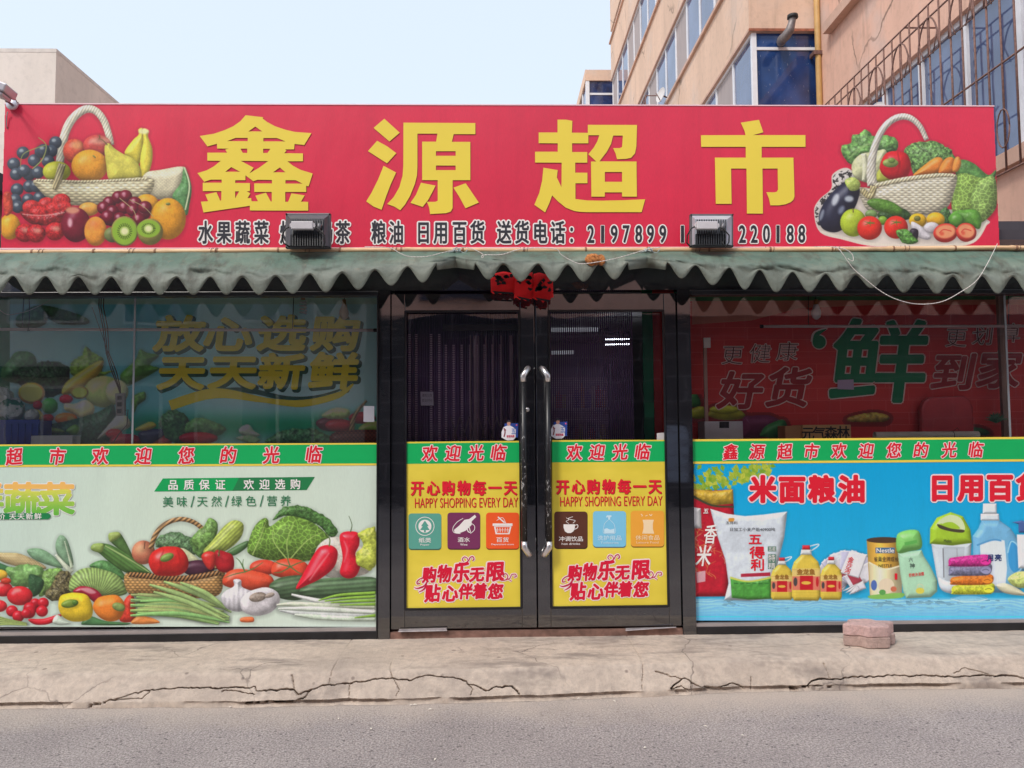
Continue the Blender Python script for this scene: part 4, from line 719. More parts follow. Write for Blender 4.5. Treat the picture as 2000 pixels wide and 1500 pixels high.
    for (y0, y1, c, dx) in ((1008,1070,(196,204,56),12),(952,1008,(226,120,36),4),(880,948,(126,126,156),-6),(826,888,(188,44,130),-8)): I.poly([(686+dx,y0+16),(720+dx,y0+2),(900+dx,y0-16),(955+dx,y0-8),(965+dx,y0+20),(950+dx,y1-10),(900+dx,y1),(700+dx,y1),(684+dx,y1-16)], c, noise=.3, nsc=3); I.ell(925+dx, (y0+y1)/2-2, 34, (y1-y0)*.36, tuple(min(255, q*1.18) for q in c), flat=True); I.stroke([(900+dx,(y0+y1)/2),(925+dx,(y0+y1)/2-8),(945+dx,(y0+y1)/2)], 5, tuple(q*.7 for q in c), flat=True)
    I.poly([(985,1010),(1060,1000),(1170,1060),(1160,1078),(1040,1060)], (214,212,180), spec=.3); I.poly([(1060,970),(1120,925),(1200,930),(1200,1020),(1110,1020)], (196,212,120), noise=.3, nsc=3)
    I.ell(810,1098,120,22,(150,206,232),flat=True,alpha=.6); I.stroke([(690,1098),(760,1078),(860,1080),(930,1098)], 5, (60,130,180), flat=True, alpha=.7); I.stroke([(690,1098),(760,1116),(860,1116),(930,1098)], 5, (220,240,248), flat=True, alpha=.7)
    K.at(0, 0, 1); K.veil(.02); P = thing('window_poster', U(1700, 1200, 0), 'blue grocery poster covering the lower half of the right shop window', 'poster')
    link('printed_picture', bigmesh('printed_picture', [K.grid(-.004), flatquad(2080, 898, 2320, 1212, -.004, (20, 165, 215))]), print_mat('blue_poster_print', .38), P)
    mk = lambda a, b, Y: UN([(1353, a), (1353, b), (2330, b-7), (2330, a-7)], Y)
    mb = MB(); mb.add(mk(858, 906, -.006), [(0, 1, 2, 3)]); st = mb.build('welcome_strip', M_ly, P); mb = MB(); mb.add(mk(862, 901.5, -.0066), [(0, 1, 2, 3)]); mb.build('green_band', smat('green_vinyl', GREEN), st)
    strip_text(P, [1427, 1479, 1533, 1585, 1639, 1692, 1746, 1799, 1854, 1906], np.linspace(882.5, 878, 10), '鑫源超市欢迎您的光临', 30, -.0075)
    it = [(c, x, y, 53, 54) for c, x, y in zip('米面粮油日用百货', (1490, 1547, 1605, 1664, 1840, 1897, 1953, 2011), (955, 955, 955, 954.5, 952.5, 952, 952, 951.5))]
    letters('lettering_halo', it, -.0060, M_halo, P, .105); letters('lettering', it, -.0075, M_lr, P, .052)
    letters('lettering', [('五', 1475, 1053, 27, 22), ('得', 1479, 1079, 31, 25), ('利', 1480, 1103, 28, 24)], -.0070, M_lr, P, .03)
    letters('lettering', [('五', 1379, 998, 11, 11), ('香', 1388, 1043, 26, 40), ('米', 1375, 1085, 30, 44)], -.0070, M_lw, P, .02, .15)
    letters('lettering', [('特', 1507.5, 1090, 14, 15), ('精', 1507.5, 1105, 14, 13), ('五星', 1508, 1072, 13, 7)], -.0070, M_lw, P, .0)
    letters('lettering', [('日加工小麦产能40900吨', 1470, 1034, 88, 7), ('五得利', 1429, 1021, 22, 6)], -.0070, M_lk, P, .0)
    letters('lettering', [('金龙鱼', 1527, 1126.5, 27, 9), ('金龙鱼', 1574, 1116.5, 35, 11), ('金龙鱼', 1622, 1126.5, 27, 9)], -.0070, M_gold, P, .02)
    letters('lettering', [('金', 1662, 1093, 12, 12, .3), ('沙', 1659, 1104, 12, 12, .3), ('河', 1655.5, 1115, 12, 12, .3)], -.0070, M_lr, P, .01)
    letters('lettering', [('Nestle', 1729, 1075, 34, 8)], -.0070, M_lw, P, .02); letters('lettering', [('雀巢金牌成长', 1731, 1092, 48, 10), ('NESTLE', 1729, 1105, 26, 6), ('六', 1779, 1093, 9, 9), ('神', 1782, 1105, 11, 11), ('Midea', 1851, 1056.5, 15, 6)], -.0070, M_lk, P, .0)
    letters('lettering', [('1', 1750, 1126, 5, 12), ('舒爽沐浴露', 1790, 1122, 30, 7, -.12)], -.0070, M_lr, P, .01); letters('lettering', [('月亮', 1942, 1089, 28, 13)], -.0070, smat('navy_ink', (34, 56, 110)), P, .02)
right_poster()

def rr(x0, y0, x1, y1, r, n=5):
    return [(cx+math.cos(a)*r, cy+math.sin(a)*r) for cx, cy, a0 in ((x1-r, y0+r, -90), (x1-r, y1-r, 0), (x0+r, y1-r, 90), (x0+r, y0+r, 180)) for a in np.radians(np.linspace(a0, a0+90, n))]
def flat(name, loops, Y, mt, parent):
    v, f = fillpoly(loops); mb = MB(); mb.add(UN(v, Y), f); return mb.build(name, mt, parent)
def ribbon(pts, w, n=6):
    P = np.array(pts, float); t = np.linspace(0, 1, n)[:-1, None]; out = []
    for i in range(len(P)-1):
        a, b, c, d = P[max(i-1, 0)], P[i], P[i+1], P[min(i+2, len(P)-1)]; out.append(.5*((2*b)+(c-a)*t+(2*a-5*b+4*c-d)*t*t+(3*b-a-3*c+d)*t**3))
    P = np.concatenate(out+[P[-1:]]); T = np.gradient(P, axis=0); T /= np.linalg.norm(T, axis=1, keepdims=True)+1e-9; N = np.stack([-T[:, 1], T[:, 0]], 1)
    ww = np.interp(np.linspace(0, 1, len(P)), np.linspace(0, 1, len(w)), w)[:, None]/2 if hasattr(w, '__len__') else w/2
    return P+N*ww, P-N*ww
def ribbons(name, items, Y, mt, parent):
    mb = MB()
    for k, (pts, w) in enumerate(items):
        a, b = ribbon(pts, w); n = len(a); mb.add(UN(np.concatenate([a, b]), Y-.00004*k), [(i, i+1, n+i+1, n+i) for i in range(n-1)])
    return mb.build(name, mt, parent)
def door_poster(ox, oy, quad, band, tx, ty, icons, label, slog):
    """ox, oy: where the enlarged detail (3.4875 times) begins"""
    k = 3.4875; T = lambda x, y: (ox+x/k, oy+y/k); Y0 = -.0095
    P = thing('door_poster', U(*quad[2], 0), label, 'poster')
    nn_ = Nodes('yellow_vinyl'); f = nn_.noise(1.8, 3, sx=(1, 1, 2)); nn_.l(nn_.ramp(f, [(.35, srgb(204, 184, 58)), (.65, srgb(220, 200, 74))]), nn_.b.inputs['Base Color']); nn_.set(Roughness=.36); nn_.bump(nn_.noise(2.2, 3), .2, .02)
    mb = MB(); mb.prism(UN(quad, Y0), (0, .003, 0)); mb.build('yellow_sheet', nn_.m, P)
    mb = MB(); mb.add(UN(band, Y0-.0007), [(0, 1, 2, 3)]); mb.build('green_band', smat('green_vinyl', GREEN), P)
    strip_text(P, [T(x, 0)[0] for x in tx[0]], [T(0, y)[1] for y in ty[0]], '欢迎光临', 31, Y0-.001)
    it = [(c, *T(x, ty[1]-i*.5), 26.5, 30) for i, (c, x) in enumerate(zip('开心购物每一天', tx[1]))]
    letters('lettering_shadow', [(a, b+.9, c+1.0, d, e) for a, b, c, d, e in it], Y0-.001, M_dkr, P, .034); letters('lettering', it, Y0-.002, M_lr, P, .042)
    x0, x1, yc = tx[2]; e = [('HAPPY SHOPPING EVERY DAY', (T(x0, 0)[0]+T(x1, 0)[0])/2, T(0, yc)[1], (x1-x0)/k, 19, -.008)]
    letters('lettering_shadow', [(a, b+.7, c+.8, d, h, r) for a, b, c, d, h, r in e], Y0-.001, M_dkr, P, -.004); letters('lettering', e, Y0-.002, M_lr, P, -.004)
    for (bx, col, art, zh, en) in icons:
        (ax, ay), (cx_, cy_) = T(bx[0], bx[1]), T(bx[2], bx[3]); sh = flat('icon_tile', [rr(ax, ay, cx_, cy_, 6)], Y0-.0016, smat('tile_ink', col), P)
        flat('tile_shadow', [rr(ax+.2, ay+2, cx_+.2, cy_+2.0, 6)], Y0-.0012, smat('tile_shadow_ink', tuple(q*.55 for q in col)), P)
        w, h = cx_-ax, cy_-ay; G = lambda u, v: (ax+u*w, ay+v*h); wm = M_lw if sum(col) < 420 else smat('pale_ink', tuple(min(255, q*.4+140) for q in col)); L = []; D = []
        circ = lambda u, v, r, n=28: [(ax+u*w+math.cos(t)*r*w, ay+v*h+math.sin(t)*r*w) for t in np.linspace(0, 2*math.pi, n)[:-1]]
        if art == 'tree':
            flat('icon', [circ(.5, .36, .29), circ(.5, .36, .27)], Y0-.0024, wm, P); flat('icon', [circ(.5, .36, .20), [G(*q) for q in ((.5,.20),(.62,.36),(.57,.36),(.65,.47),(.53,.47),(.53,.53),(.47,.53),(.47,.47),(.35,.47),(.43,.36),(.38,.36))]], Y0-.0024, wm, P)
        elif art == 'wine':
            flat('icon', [[G(*q) for q in ((.84,.06),(.88,.12),(.74,.24),(.74,.34),(.56,.50),(.36,.57),(.22,.56),(.20,.48),(.36,.36),(.52,.20),(.66,.18))]], Y0-.0024, wm, P)
            ribbons('icon', [([G(.48,.16), G(.3,.26), G(.17,.42), G(.2,.55), G(.4,.58)], 1.2), ([G(.42,.44), G(.52,.34), G(.7,.3), G(.82,.36), G(.82,.48), G(.7,.58)], 1.2), ([G(.6,.42), G(.63,.52), G(.7,.54), G(.66,.40)], 1.8)], Y0-.0027, wm, P)
        elif art == 'basket':
            flat('icon', [[G(*q) for q in ((.2,.30),(.8,.30),(.8,.37),(.2,.37))], ], Y0-.0024, wm, P); flat('icon', [[G(*q) for q in ((.24,.38),(.77,.38),(.71,.6),(.29,.6))], [G(*q) for q in ((.29,.40),(.72,.40),(.67,.57),(.33,.57))]], Y0-.0024, wm, P)
            ribbons('icon', [([G(.34+.08*j, .42), G(.36+.07*j, .55)], 1.0) for j in range(5)]+[([G(.31,.48), G(.69,.48)], .8)], Y0-.0026, wm, P); ribbons('icon', [([G(.36,.12), G(.56,.28)], 2.4), ([G(.32,.22), G(.5,.14), G(.6,.3)], 1.0)], Y0-.0028, wm, P)
        elif art == 'cup':
            flat('icon', [[G(*q) for q in ((.28,.35),(.62,.35),(.62,.44),(.58,.54),(.50,.59),(.40,.59),(.32,.54),(.28,.44))]], Y0-.0024, wm, P); ribbons('icon', [([G(.62,.38), G(.70,.36), G(.70,.44), G(.60,.49)], 1.3), ([G(.56,.32), G(.63,.25), G(.50,.22), G(.42,.19), G(.56,.14)], 1.0), ([G(.44,.33), G(.36,.27), G(.44,.22), G(.36,.17)], .9)], Y0-.0026, wm, P)
        elif art == 'soap':
            flat('icon', [[G(*q) for q in ((.42,.12),(.56,.12),(.56,.16),(.52,.17),(.52,.24),(.46,.24),(.46,.17),(.39,.18))]], Y0-.0024, wm, P); flat('icon', [[G(*q) for q in ((.34,.5),(.42,.48),(.52,.52),(.65,.49),(.65,.62),(.34,.62))]], Y0-.0024, wm, P)
            ribbons('icon', [([G(.46,.25), G(.36,.34), G(.33,.44), G(.33,.62), G(.66,.62), G(.66,.44), G(.62,.34), G(.52,.25)], .9)], Y0-.0027, wm, P)
        else:
            flat('icon', [[G(*q) for q in ((.35,.25),(.69,.25),(.66,.36),(.66,.5),(.70,.64),(.34,.64),(.38,.5),(.38,.36))]], Y0-.0024, wm, P); ribbons('icon', [([G(.30,.09), G(.35,.13), G(.32,.15)], 1.6), ([G(.44,.15), G(.5,.12)], 1.6), ([G(.56,.09), G(.6,.14), G(.64,.09)], 1.6)], Y0-.0026, wm, P)
        letters('lettering', [(zh, ax+w*.5, ay+h*.75, w*(.37 if len(zh) == 2 else .72), 9.5), (en, ax+w*.5, ay+h*.885, w*(.22+.055*(len(en)-4) if len(en) < 14 else .68), 4.2)], Y0-.0025, wm, P, .012)
    it = [(c, *T(x, y), w_/k, h_/k, -.05) for c, x, y, w_, h_ in slog]
    it = [(c, x, y, w*1.16, h*1.12, r) for c, x, y, w, h, r in it]; letters('slogan_halo', it, Y0-.0012, M_halo, P, .11, .12)
    sx, sy = slog[0][1]-345, slog[0][2]-985; V = lambda pts: [T(x+sx, y+sy) for x, y in pts]
    sw = [(V([(545,905),(585,905),(610,890),(622,868),(640,862),(648,880),(636,888)]), 2.0), (V([(610,895),(600,872),(582,864),(568,880),(578,895)]), 1.6), (V([(820,1020),(860,1022),(878,1000),(865,978),(845,990),(856,1002)]), 1.8), (V([(850,1025),(890,1010),(905,985),(930,982),(935,998),(918,1002)]), 1.6), (V([(880,1015),(905,1030)]), 1.4), (V([(330,1010),(290,1010),(262,1030),(262,1048),(280,1044)]), 2.0), (V([(335,1015),(310,1060),(265,1078),(240,1072)]), [1.5,3.5,.8]), (V([(330,1030),(310,1080),(270,1105)]), [1.5,3.5,.8])]
    ribbons('flourish_halo', [(p, (np.max(w)+3.4)) for p, w in sw], Y0-.0013, M_halo, P); ribbons('flourish', sw, Y0-.0022, smat('crimson_ink', (176, 18, 62)), P)
    letters('slogan_lettering', it, Y0-.0026, smat('crimson_ink', (200, 14, 50)), P, .045, .14)
SL = lambda dx, dy: [(c, x+dx, y+dy, w, h) for c, x, y, w, h in (('购',345,985,84,100),('物',447,978,84,112),('乐',560,968,104,124),('无',668,982,88,92),('限',792,962,112,124),('贴',366,1110,92,112),('心',486,1112,96,104),('伴',592,1098,84,98),('着',688,1096,86,98),('您',795,1098,92,98))]
door_poster(740, 840, [(791.5, 863), (791.5, 1187.5), (1019, 1185), (1016, 861)], [(791.5, 866), (792, 906), (1016, 903.5), (1016, 864)], ((348, 505, 663, 815), (262, 370, 474, 580, 685, 790, 896), (245, 948, 494)), ((158, 156, 154, 152), 396),
    [((202,568,425,810), (84, 152, 136), 'tree', '纸类', 'Paper'), ((467,562,690,808), (112, 44, 84), 'wine', '酒水', 'Wine'), ((730,562,955,808), (224, 84, 32), 'basket', '百货', 'Department store')], 'yellow shopping poster on the left door with teal, purple and orange icon tiles', SL(0, 0))
door_poster(1040, 840, [(1078, 859.5), (1078, 1184), (1307, 1181), (1299.5, 859)], [(1078, 863), (1078, 903), (1300.5, 901.5), (1299.5, 861.5)], ((287, 440, 597, 750), (205, 312, 415, 520, 625, 730, 835), (188, 885, 484)), ((150, 149, 148, 146), 387),
    [((148,555,375,803), (84, 46, 32), 'cup', '冲调饮品', 'hot drinks'), ((412,552,637,795), (116, 184, 214), 'soap', '洗护用品', 'Toiletries'), ((670,550,897,793), (220, 154, 54), 'snack', '休闲食品', 'Leisure Food')], 'yellow shopping poster on the right door with brown, blue and amber icon tiles', SL(-55, -13))
# ---------------------------------------------------------------- the red shop sign
YS = -.13
def sign():
    P = thing('shop_sign', U(970, 480, YS), 'long red supermarket sign with yellow characters and fruit and vegetable baskets at its ends', 'sign')
    def red(X, Y): return np.stack([213+0*X, 32+0*X, 67+0*Y], -1)
    top = lambda x: 203+5*(x-18)/1924.; bot = lambda x: 484.5-4.0*x/1950.
    L = Ink(0, 202, 384, 486, 1.0, red); I = L.at(0, 0, 3)
    I.stroke([(330,1110),(345,1000),(360,880),(385,770),(430,690),(500,640),(560,650),(610,710),(640,800),(650,850)], [44,48,50,50,50,48,44,42,40,38], (240,232,204), tex=slant(5,.12,.5))
    I.ell(435,885,66,72,(196,74,52),noise=.15); I.ell(450,850,30,24,(226,190,120),flat=True,alpha=.6,edge=8); I.ell(570,855,84,66,(194,70,62),noise=.12); I.ell(590,825,60,22,(222,180,150),flat=True,alpha=.6,edge=8); I.stroke([(585,810),(582,790)], 7, (120,80,50))
    I.poly([(730,892),(780,820),(812,790),(810,760),(838,756),(846,850),(815,960),(760,930)], (220,202,66)); I.poly([(840,830),(838,756),(872,766),(868,800),(892,870),(890,950),(860,1035),(826,1030),(822,930)], (224,206,70)); I.ell(842,770,30,16,(236,232,180),flat=True,alpha=.8,edge=4)
    for x, y in ((135,895),(80,960),(95,1020),(170,1022),(222,1010),(200,940),(240,890),(325,835),(300,885),(282,945),(100,1110),(172,1092),(165,1170),(88,1172),(105,1212),(232,1158),(140,1000),(255,880),(210,1090)): I.ell(x, y, 38, 37, (64,74,88), spec=.5, noise=.1); I.ell(x-9, y-12, 12, 9, (190,200,200), flat=True, alpha=.6, edge=3)
    I.stroke([(225,805),(270,850),(250,930),(190,990)], [4,5,6,4], (160,165,90), flat=True); I.stroke([(270,850),(140,900),(120,980)], [5,4,3], (150,160,80), flat=True)
    I.ell(332,1005,82,60,(196,196,58)); I.ell(525,972,107,95,(230,154,40),noise=.06,nsc=3); I.stroke([(545,910),(560,925)], 8, (120,130,60))
    I.poly([(612,880),(618,850),(640,840),(672,870),(720,900),(790,935),(828,1000),(815,1060),(720,1068),(640,1055),(622,960)], (212,202,84),noise=.05); I.stroke([(630,850),(600,820),(575,812)], [7,5,4], (120,100,60))
    I.poly([(860,1010),(940,995),(1080,978),(1085,1060),(1010,1165),(850,1150),(830,1060)], (224,214,178), tex=weave(7,3,.08), flat=False, Rr=20); I.poly([(1080,978),(1122,1090),(1110,1200),(1088,1262),(1010,1160),(1060,1070)], (92,142,84), noise=.25); I.stroke([(1080,980),(1110,1090),(1085,1230)], 8, (206,214,170), flat=True)
    I.poly([(212,1052),(500,1060),(850,1040),(905,1078),(850,1165),(700,1192),(420,1203),(300,1172),(230,1112)], (246,232,186), tex=weave(16,5,.24), Rr=24); I.stroke([(212,1056),(500,1064),(870,1048)], [16,16,16], (240,224,178), tex=slant(5,.2,.6))
    I.stroke([(365,960),(340,1050),(318,1112)], [44,46,30], (216,200,150), tex=slant(5,.2,.4))
    I.ell(860,1195,70,58,(230,160,46)); I.ell(985,1282,104,122,(232,158,38),noise=.05,nsc=3); I.ell(985,1195,14,8,(110,120,60)); I.ell(58,1328,62,76,(228,160,44)); I.poly([(20,1140),(60,1130),(75,1230),(30,1260)], (196,70,50), noise=.3)
    for x, y in ((185,1215),(275,1200),(360,1178),(320,1228),(225,1250),(370,1220)): I.ell(x, y, 54, 44, (192,44,44), noise=.35, nsc=3)
    I.poly([(120,1240),(250,1255),(380,1225),(372,1290),(300,1320),(180,1310)], (150,34,36), noise=.5, nsc=5, spec=.6); I.stroke([(130,1255),(250,1262),(380,1245)], 5, (230,200,190), flat=True, alpha=.6)
    for x, y in ((145,1365),(212,1368),(322,1356)): I.ell(x, y, 56, 54, (178,36,40), noise=.35, nsc=2.5); I.ell(x+8, y-16, 22, 14, (224,190,160), flat=True, alpha=.6, edge=6)
    I.ell(520,1225,60,40,(226,158,70)); I.ell(445,1318,87,102,(118,18,40),spec=.4); I.ell(425,1232,40,20,(228,170,130),flat=True,alpha=.8,edge=5); I.ell(410,1305,14,26,(240,200,205),flat=True,alpha=.8,edge=5)
    I.poly([(590,1260),(700,1270),(840,1275),(815,1320),(700,1330),(600,1310)], (90,30,40), spec=.6)
    for x, y in ((640,1188),(694,1156),(735,1150),(608,1218),(660,1240),(728,1216),(790,1190),(780,1232),(842,1250),(812,1285),(700,1282),(850,1215),(630,1270)): I.ell(x, y, 40, 38, (112,12,36), spec=.7); I.ell(x-8, y-10, 9, 14, (230,170,180), flat=True, alpha=.6, edge=3)
    I.stroke([(700,1160),(780,1230),(800,1290)], 4, (180,170,120), flat=True); I.stroke([(760,1170),(840,1210),(900,1270)], 4, (170,160,110), flat=True)
    I.ell(560,1355,66,86,(230,150,56),noise=.06); I.ell(545,1310,40,30,(206,90,60),flat=True,alpha=.45,edge=14)
    I.ell(660,1375,50,46,(110,120,70))
    for x, y, rx, ry in ((730,1355,80,88),(880,1358,76,78)):
        I.ell(x, y, rx, ry, (150,140,70)); q = (x, y) if x < 800 else (x-10, y-18); I.ell(q[0], q[1], rx*.9, ry*(.9 if x < 800 else .66), (140,178,52), flat=True, edge=2); I.ell(q[0], q[1], rx*.3, ry*.26, (226,228,170), flat=True, edge=6)
        for t in np.linspace(0, 2*math.pi, 22): I.stroke([(q[0]+math.cos(t)*rx*.36, q[1]+math.sin(t)*ry*.32), (q[0]+math.cos(t)*rx*.55, q[1]+math.sin(t)*ry*(.55 if x < 800 else .44))], 5, (50,60,20), flat=True, alpha=.8)
    Rk = Ink(1584, 206, 1952, 486, 1.0, red); I = Rk.at(1500, 150, 3)
    I.poly([(270,790),(300,720),(370,655),(380,570),(480,540),(560,700),(700,760),(1100,780),(1290,840),(1270,880),(1200,965),(1000,992),(640,992),(480,960),(310,915)], (216,206,194), flat=True)
    bark = lambda X, Y, d: np.where(fbm(X, Y, 5, 3) > .56, .25, 1.)
    I.poly([(275,800),(305,722),(374,660),(388,575),(490,548),(520,650),(420,820),(310,880)], (214,208,202), tex=bark, flat=True)
    I.poly([(428,440),(436,400),(482,385),(500,345),(540,340),(590,315),(640,350),(700,345),(762,385),(740,440),(640,480),(520,510),(460,500)], (104,150,78), noise=.5, nsc=5, lump=6); I.stroke([(470,480),(540,420),(620,380)], [4,16,6], (170,200,130), flat=True, alpha=.5); I.stroke([(620,400),(690,430),(730,420)], [10,22,8], (76,112,62))
    I.poly([(490,520),(540,455),(620,440),(692,432),(700,560),(650,625),(520,600)], (206,208,160), noise=.18, nsc=9); I.stroke([(560,450),(570,540),(560,610)], [30,36,20], (222,222,186)); I.poly([(640,560),(670,540),(720,600),(640,612)], (190,196,80))
    I.stroke([(612,640),(605,560),(612,470),(640,370),(690,285),(760,238),(830,240),(890,290),(930,370)], [60,56,48,40,38,38,36,32,28], (238,230,212), tex=slant(5,.12,.5))
    I.poly([(795,430),(860,388),(950,376),(1030,395),(1090,450),(1100,520),(1000,570),(870,580),(830,520)], (98,136,74), noise=.7, nsc=3.5, lump=4)
    I.poly([(1100,520),(1140,485),(1210,510),(1290,575),(1335,545),(1320,600),(1200,640),(1110,590)], (84,130,66), noise=.3); vein = lambda X, Y, d: (lambda w: 1.0-.2*np.clip(w*3, 0, 1)+.2*np.clip(1-w*7, 0, 1))(worley(X+fbm(X, Y, 10)*6, Y, 8., 3.))
    I.poly([(1090,600),(1150,565),(1240,590),(1320,600),(1335,690),(1335,770),(1260,850),(1180,845),(1080,790)], (142,176,84), tex=vein, noise=.15, spec=.1); I.poly([(1190,700),(1240,610),(1330,590),(1336,760),(1260,840),(1200,790)], (148,182,96), tex=vein, noise=.15, spec=.1)
    I.poly([(850,582),(900,530),(985,472),(1028,490),(1020,548),(950,570)], (228,132,48)); I.poly([(1000,568),(1030,490),(1075,470),(1098,500),(1090,560)], (226,128,50)); I.poly([(1080,550),(1095,480),(1120,470),(1132,510),(1110,555)], (224,140,60))
    I.poly([(655,520),(690,450),(755,435),(815,455),(838,530),(800,598),(720,602),(670,570)], (204,26,34), spec=.7); I.stroke([(760,440),(770,520),(750,590)], [6,14,6], (130,12,20), flat=True, alpha=.5, edge=3); I.ell(718,505,46,26,(140,160,80)); I.ell(725,490,20,16,(110,140,60))
    I.poly([(528,650),(640,650),(800,598),(1000,572),(1104,578),(1085,690),(1040,775),(905,815),(760,800),(600,790),(542,710)], (242,232,202), tex=weave(14,4.5,.26), Rr=20); I.stroke([(620,640),(800,602),(1000,578),(1100,582)], [26,30,26,18], (238,226,184), tex=slant(5,.2,.7)); I.stroke([(545,660),(600,700),(620,640)], [30,40,40], (218,204,150), tex=slant(5,.2,.5))
    I.poly([(415,640),(470,610),(535,650),(525,730),(490,800),(440,890),(380,912),(315,885),(298,810),(340,720)], (34,38,58), spec=.5); I.ell(395,720,18,36,(214,220,226),.35,flat=True,alpha=.8,edge=5); I.ell(475,715,26,18,(206,214,220),flat=True,alpha=.8,edge=5); I.ell(430,780,16,26,(150,160,180),.5,flat=True,alpha=.7,edge=6); I.ell(315,810,10,34,(190,200,210),.3,flat=True,alpha=.6,edge=4); I.poly([(450,610),(500,588),(540,620),(530,660),(480,665)], (176,194,98), noise=.3)
    I.poly([(640,810),(700,770),(800,775),(835,830),(700,850)], (52,84,44), noise=.4, nsc=2.5); I.poly([(580,735),(630,712),(720,730),(785,775),(770,812),(700,800),(620,775)], (84,128,48), noise=.25, nsc=3)
    I.ell(605,805,36,26,(110,140,80)); I.ell(500,855,77,82,(172,192,52),spec=.5); I.stroke([(500,795),(497,770)], 6, (100,80,50)); I.ell(672,842,28,26,(120,160,50)); I.poly([(1010,790),(1060,770),(1080,830),(1050,870),(1000,840)], (70,110,60), noise=.7, nsc=3, lump=4)
    for x, y, r in ((595,886,73),(750,882,70)): I.ell(x, y, r, r*.96, (218,48,34), spec=.5); [I.stroke([(x, y-30), (x+math.cos(t)*34, y-28+math.sin(t)*18)], [7,2], (84,120,48), flat=True) for t in np.linspace(.2, 6, 6)]
    I.ell(878,842,52,42,(224,176,36)); I.ell(982,836,54,42,(226,170,40)); I.ell(875,830,20,16,(110,110,50))
    I.poly([(1055,840),(1090,790),(1150,780),(1220,780),(1250,830),(1240,890),(1190,880),(1110,875)], (92,150,56), spec=.6, noise=.2); I.ell(1105,840,44,42,(84,142,50),spec=.6)
    I.poly([(840,850),(890,870),(955,930),(940,955),(890,945),(850,910)], (212,208,212)); I.ell(960,885,46,34,(206,200,204)); I.poly([(840,890),(880,900),(870,960),(820,940)], (40,34,44), noise=.4)
    for x, y, rx, ry, a in ((1040,915,72,56,-.1),(1162,912,60,56,.3)): I.ell(x, y, rx, ry, (208,54,46), a); I.ell(x, y-8, rx*.8, ry*.7, (230,150,106), a, flat=True, edge=4); I.stroke([(x-rx*.5, y), (x-10, y-20), (x+rx*.5, y-10)], 7, (206,60,50), flat=True, alpha=.8); I.ell(x-rx*.3, y+4, rx*.18, ry*.2, (214,70,50), flat=True, alpha=.7, edge=4)
    I.poly([(745,900),(800,890),(830,900),(880,965),(800,975),(760,940)], (84,136,60), noise=.7, nsc=3, lump=5); I.stroke([(305,905),(460,950),(640,985),(1000,990),(1200,965),(1285,850)], [10,20,20,18,18,10], (218,210,194), flat=True)
    # the canvas: two picture grids and a plain red stretch, straight sides trimmed to the frame
    q = UN([(384, 202), (384, 486), (1584, 486), (1584, 206)], YS); c4 = np.ones((4, 4)); c4[:, :3] = lin((213, 32, 67), GAIN)
    vl, fl, cl = L.grid(YS); vr, fr, cr = Rk.grid(YS)
    x0, x1 = U(6, 340, YS)[0], U(1946, 340, YS)[0]; zt, zb = U(970, 206, YS)[2], U(970, 482.5, YS)[2]
    def trim(v, f): ct = v[f].mean(1); return f[(ct[:, 0] > x0) & (ct[:, 0] < x1) & (ct[:, 2] < zt) & (ct[:, 2] > zb)]
    q[:, 2] = (zt, zb, zb, zt)
    nn_ = print_mat('red_canvas_print', .36, .7, .07)
    link('printed_canvas', bigmesh('printed_canvas', [(vl, trim(vl, fl), cl), (vr, trim(vr, fr), cr), (q, [(0, 1, 2, 3)], c4)]), nn_, P)
    mb = MB(); mb.box(x0-.002, YS+.004, zb-.002, x1+.002, -.032, zt+.002); mb.build('frame_box', mat('red_canvas_side', srgb(190, 36, 66), .5), P)
    mb = MB(); e = .006
    mb.box(x0-.004, YS-.004, zt, x1+.004, YS+.02, zt+.007); mb.box(x0-.004, YS-.004, zb-.012, x1+.004, YS+.02, zb-.001)
    mb.build('edge_trim', smat('pink_edge', (226, 190, 196)), P)
    k = 7.142; Z = lambda pts, ox, oy: [(ox+x/k, oy+y/k) for x, y in pts]
    XIN = [[(712,72),(958,100),(950,118),(1010,165),(1120,225),(1270,275),(1400,305),(1630,322),(1530,487),(1395,472),(1388,548),(1265,548),(1280,568),(1250,602),(1512,604),(1512,714),(1295,714),(1370,775),(1480,835),(1648,885),(1590,1065),(1557,1055),(1557,1142),(1265,1142),(1265,1280),(1305,1280),(1352,1162),(1537,1190),(1483,1278),(1585,1280),(1585,1403),(772,1400),(772,1335),(125,1428),(88,1278),(190,1272),(150,1178),(305,1145),(358,1262),(372,1262),(375,1130),(115,1130),(115,1013),(378,1013),(378,970),(230,970),(135,1000),(40,880),(170,840),(270,785),(365,708),(178,706),(178,594),(455,594),(428,550),(480,537),(315,537),(312,470),(180,506),(72,362),(270,330),(420,280),(540,225),(640,155)],
           [(750,298),(945,298),(848,230)], [(455,433),(742,433),(742,388),(570,388)], [(960,390),(960,437),(1270,437),(1150,390)], [(640,538),(672,598),(735,598),(735,538)], [(957,540),(957,598),(1018,598),(1057,540)], [(645,708),(825,805),(765,882),(900,805),(1027,712)],
           [(428,860),(635,860),(512,795)], [(1095,868),(1268,868),(1190,800)], [(1268,978),(1268,1026),(1505,1026),(1410,978)], [(565,1134),(567,1232),(622,1134)],
           [(710,910),(820,992),(880,972),(1080,975),(1080,1023),(833,1023),(833,1142),(1077,1142),(1077,1275),(1062,1275),(995,1152),(848,1195),(885,1272),(795,1272),(790,1228),(740,1228),(778,1162),(728,1134),(772,1128),(772,1018),(567,1018),(567,978),(710,978)]]
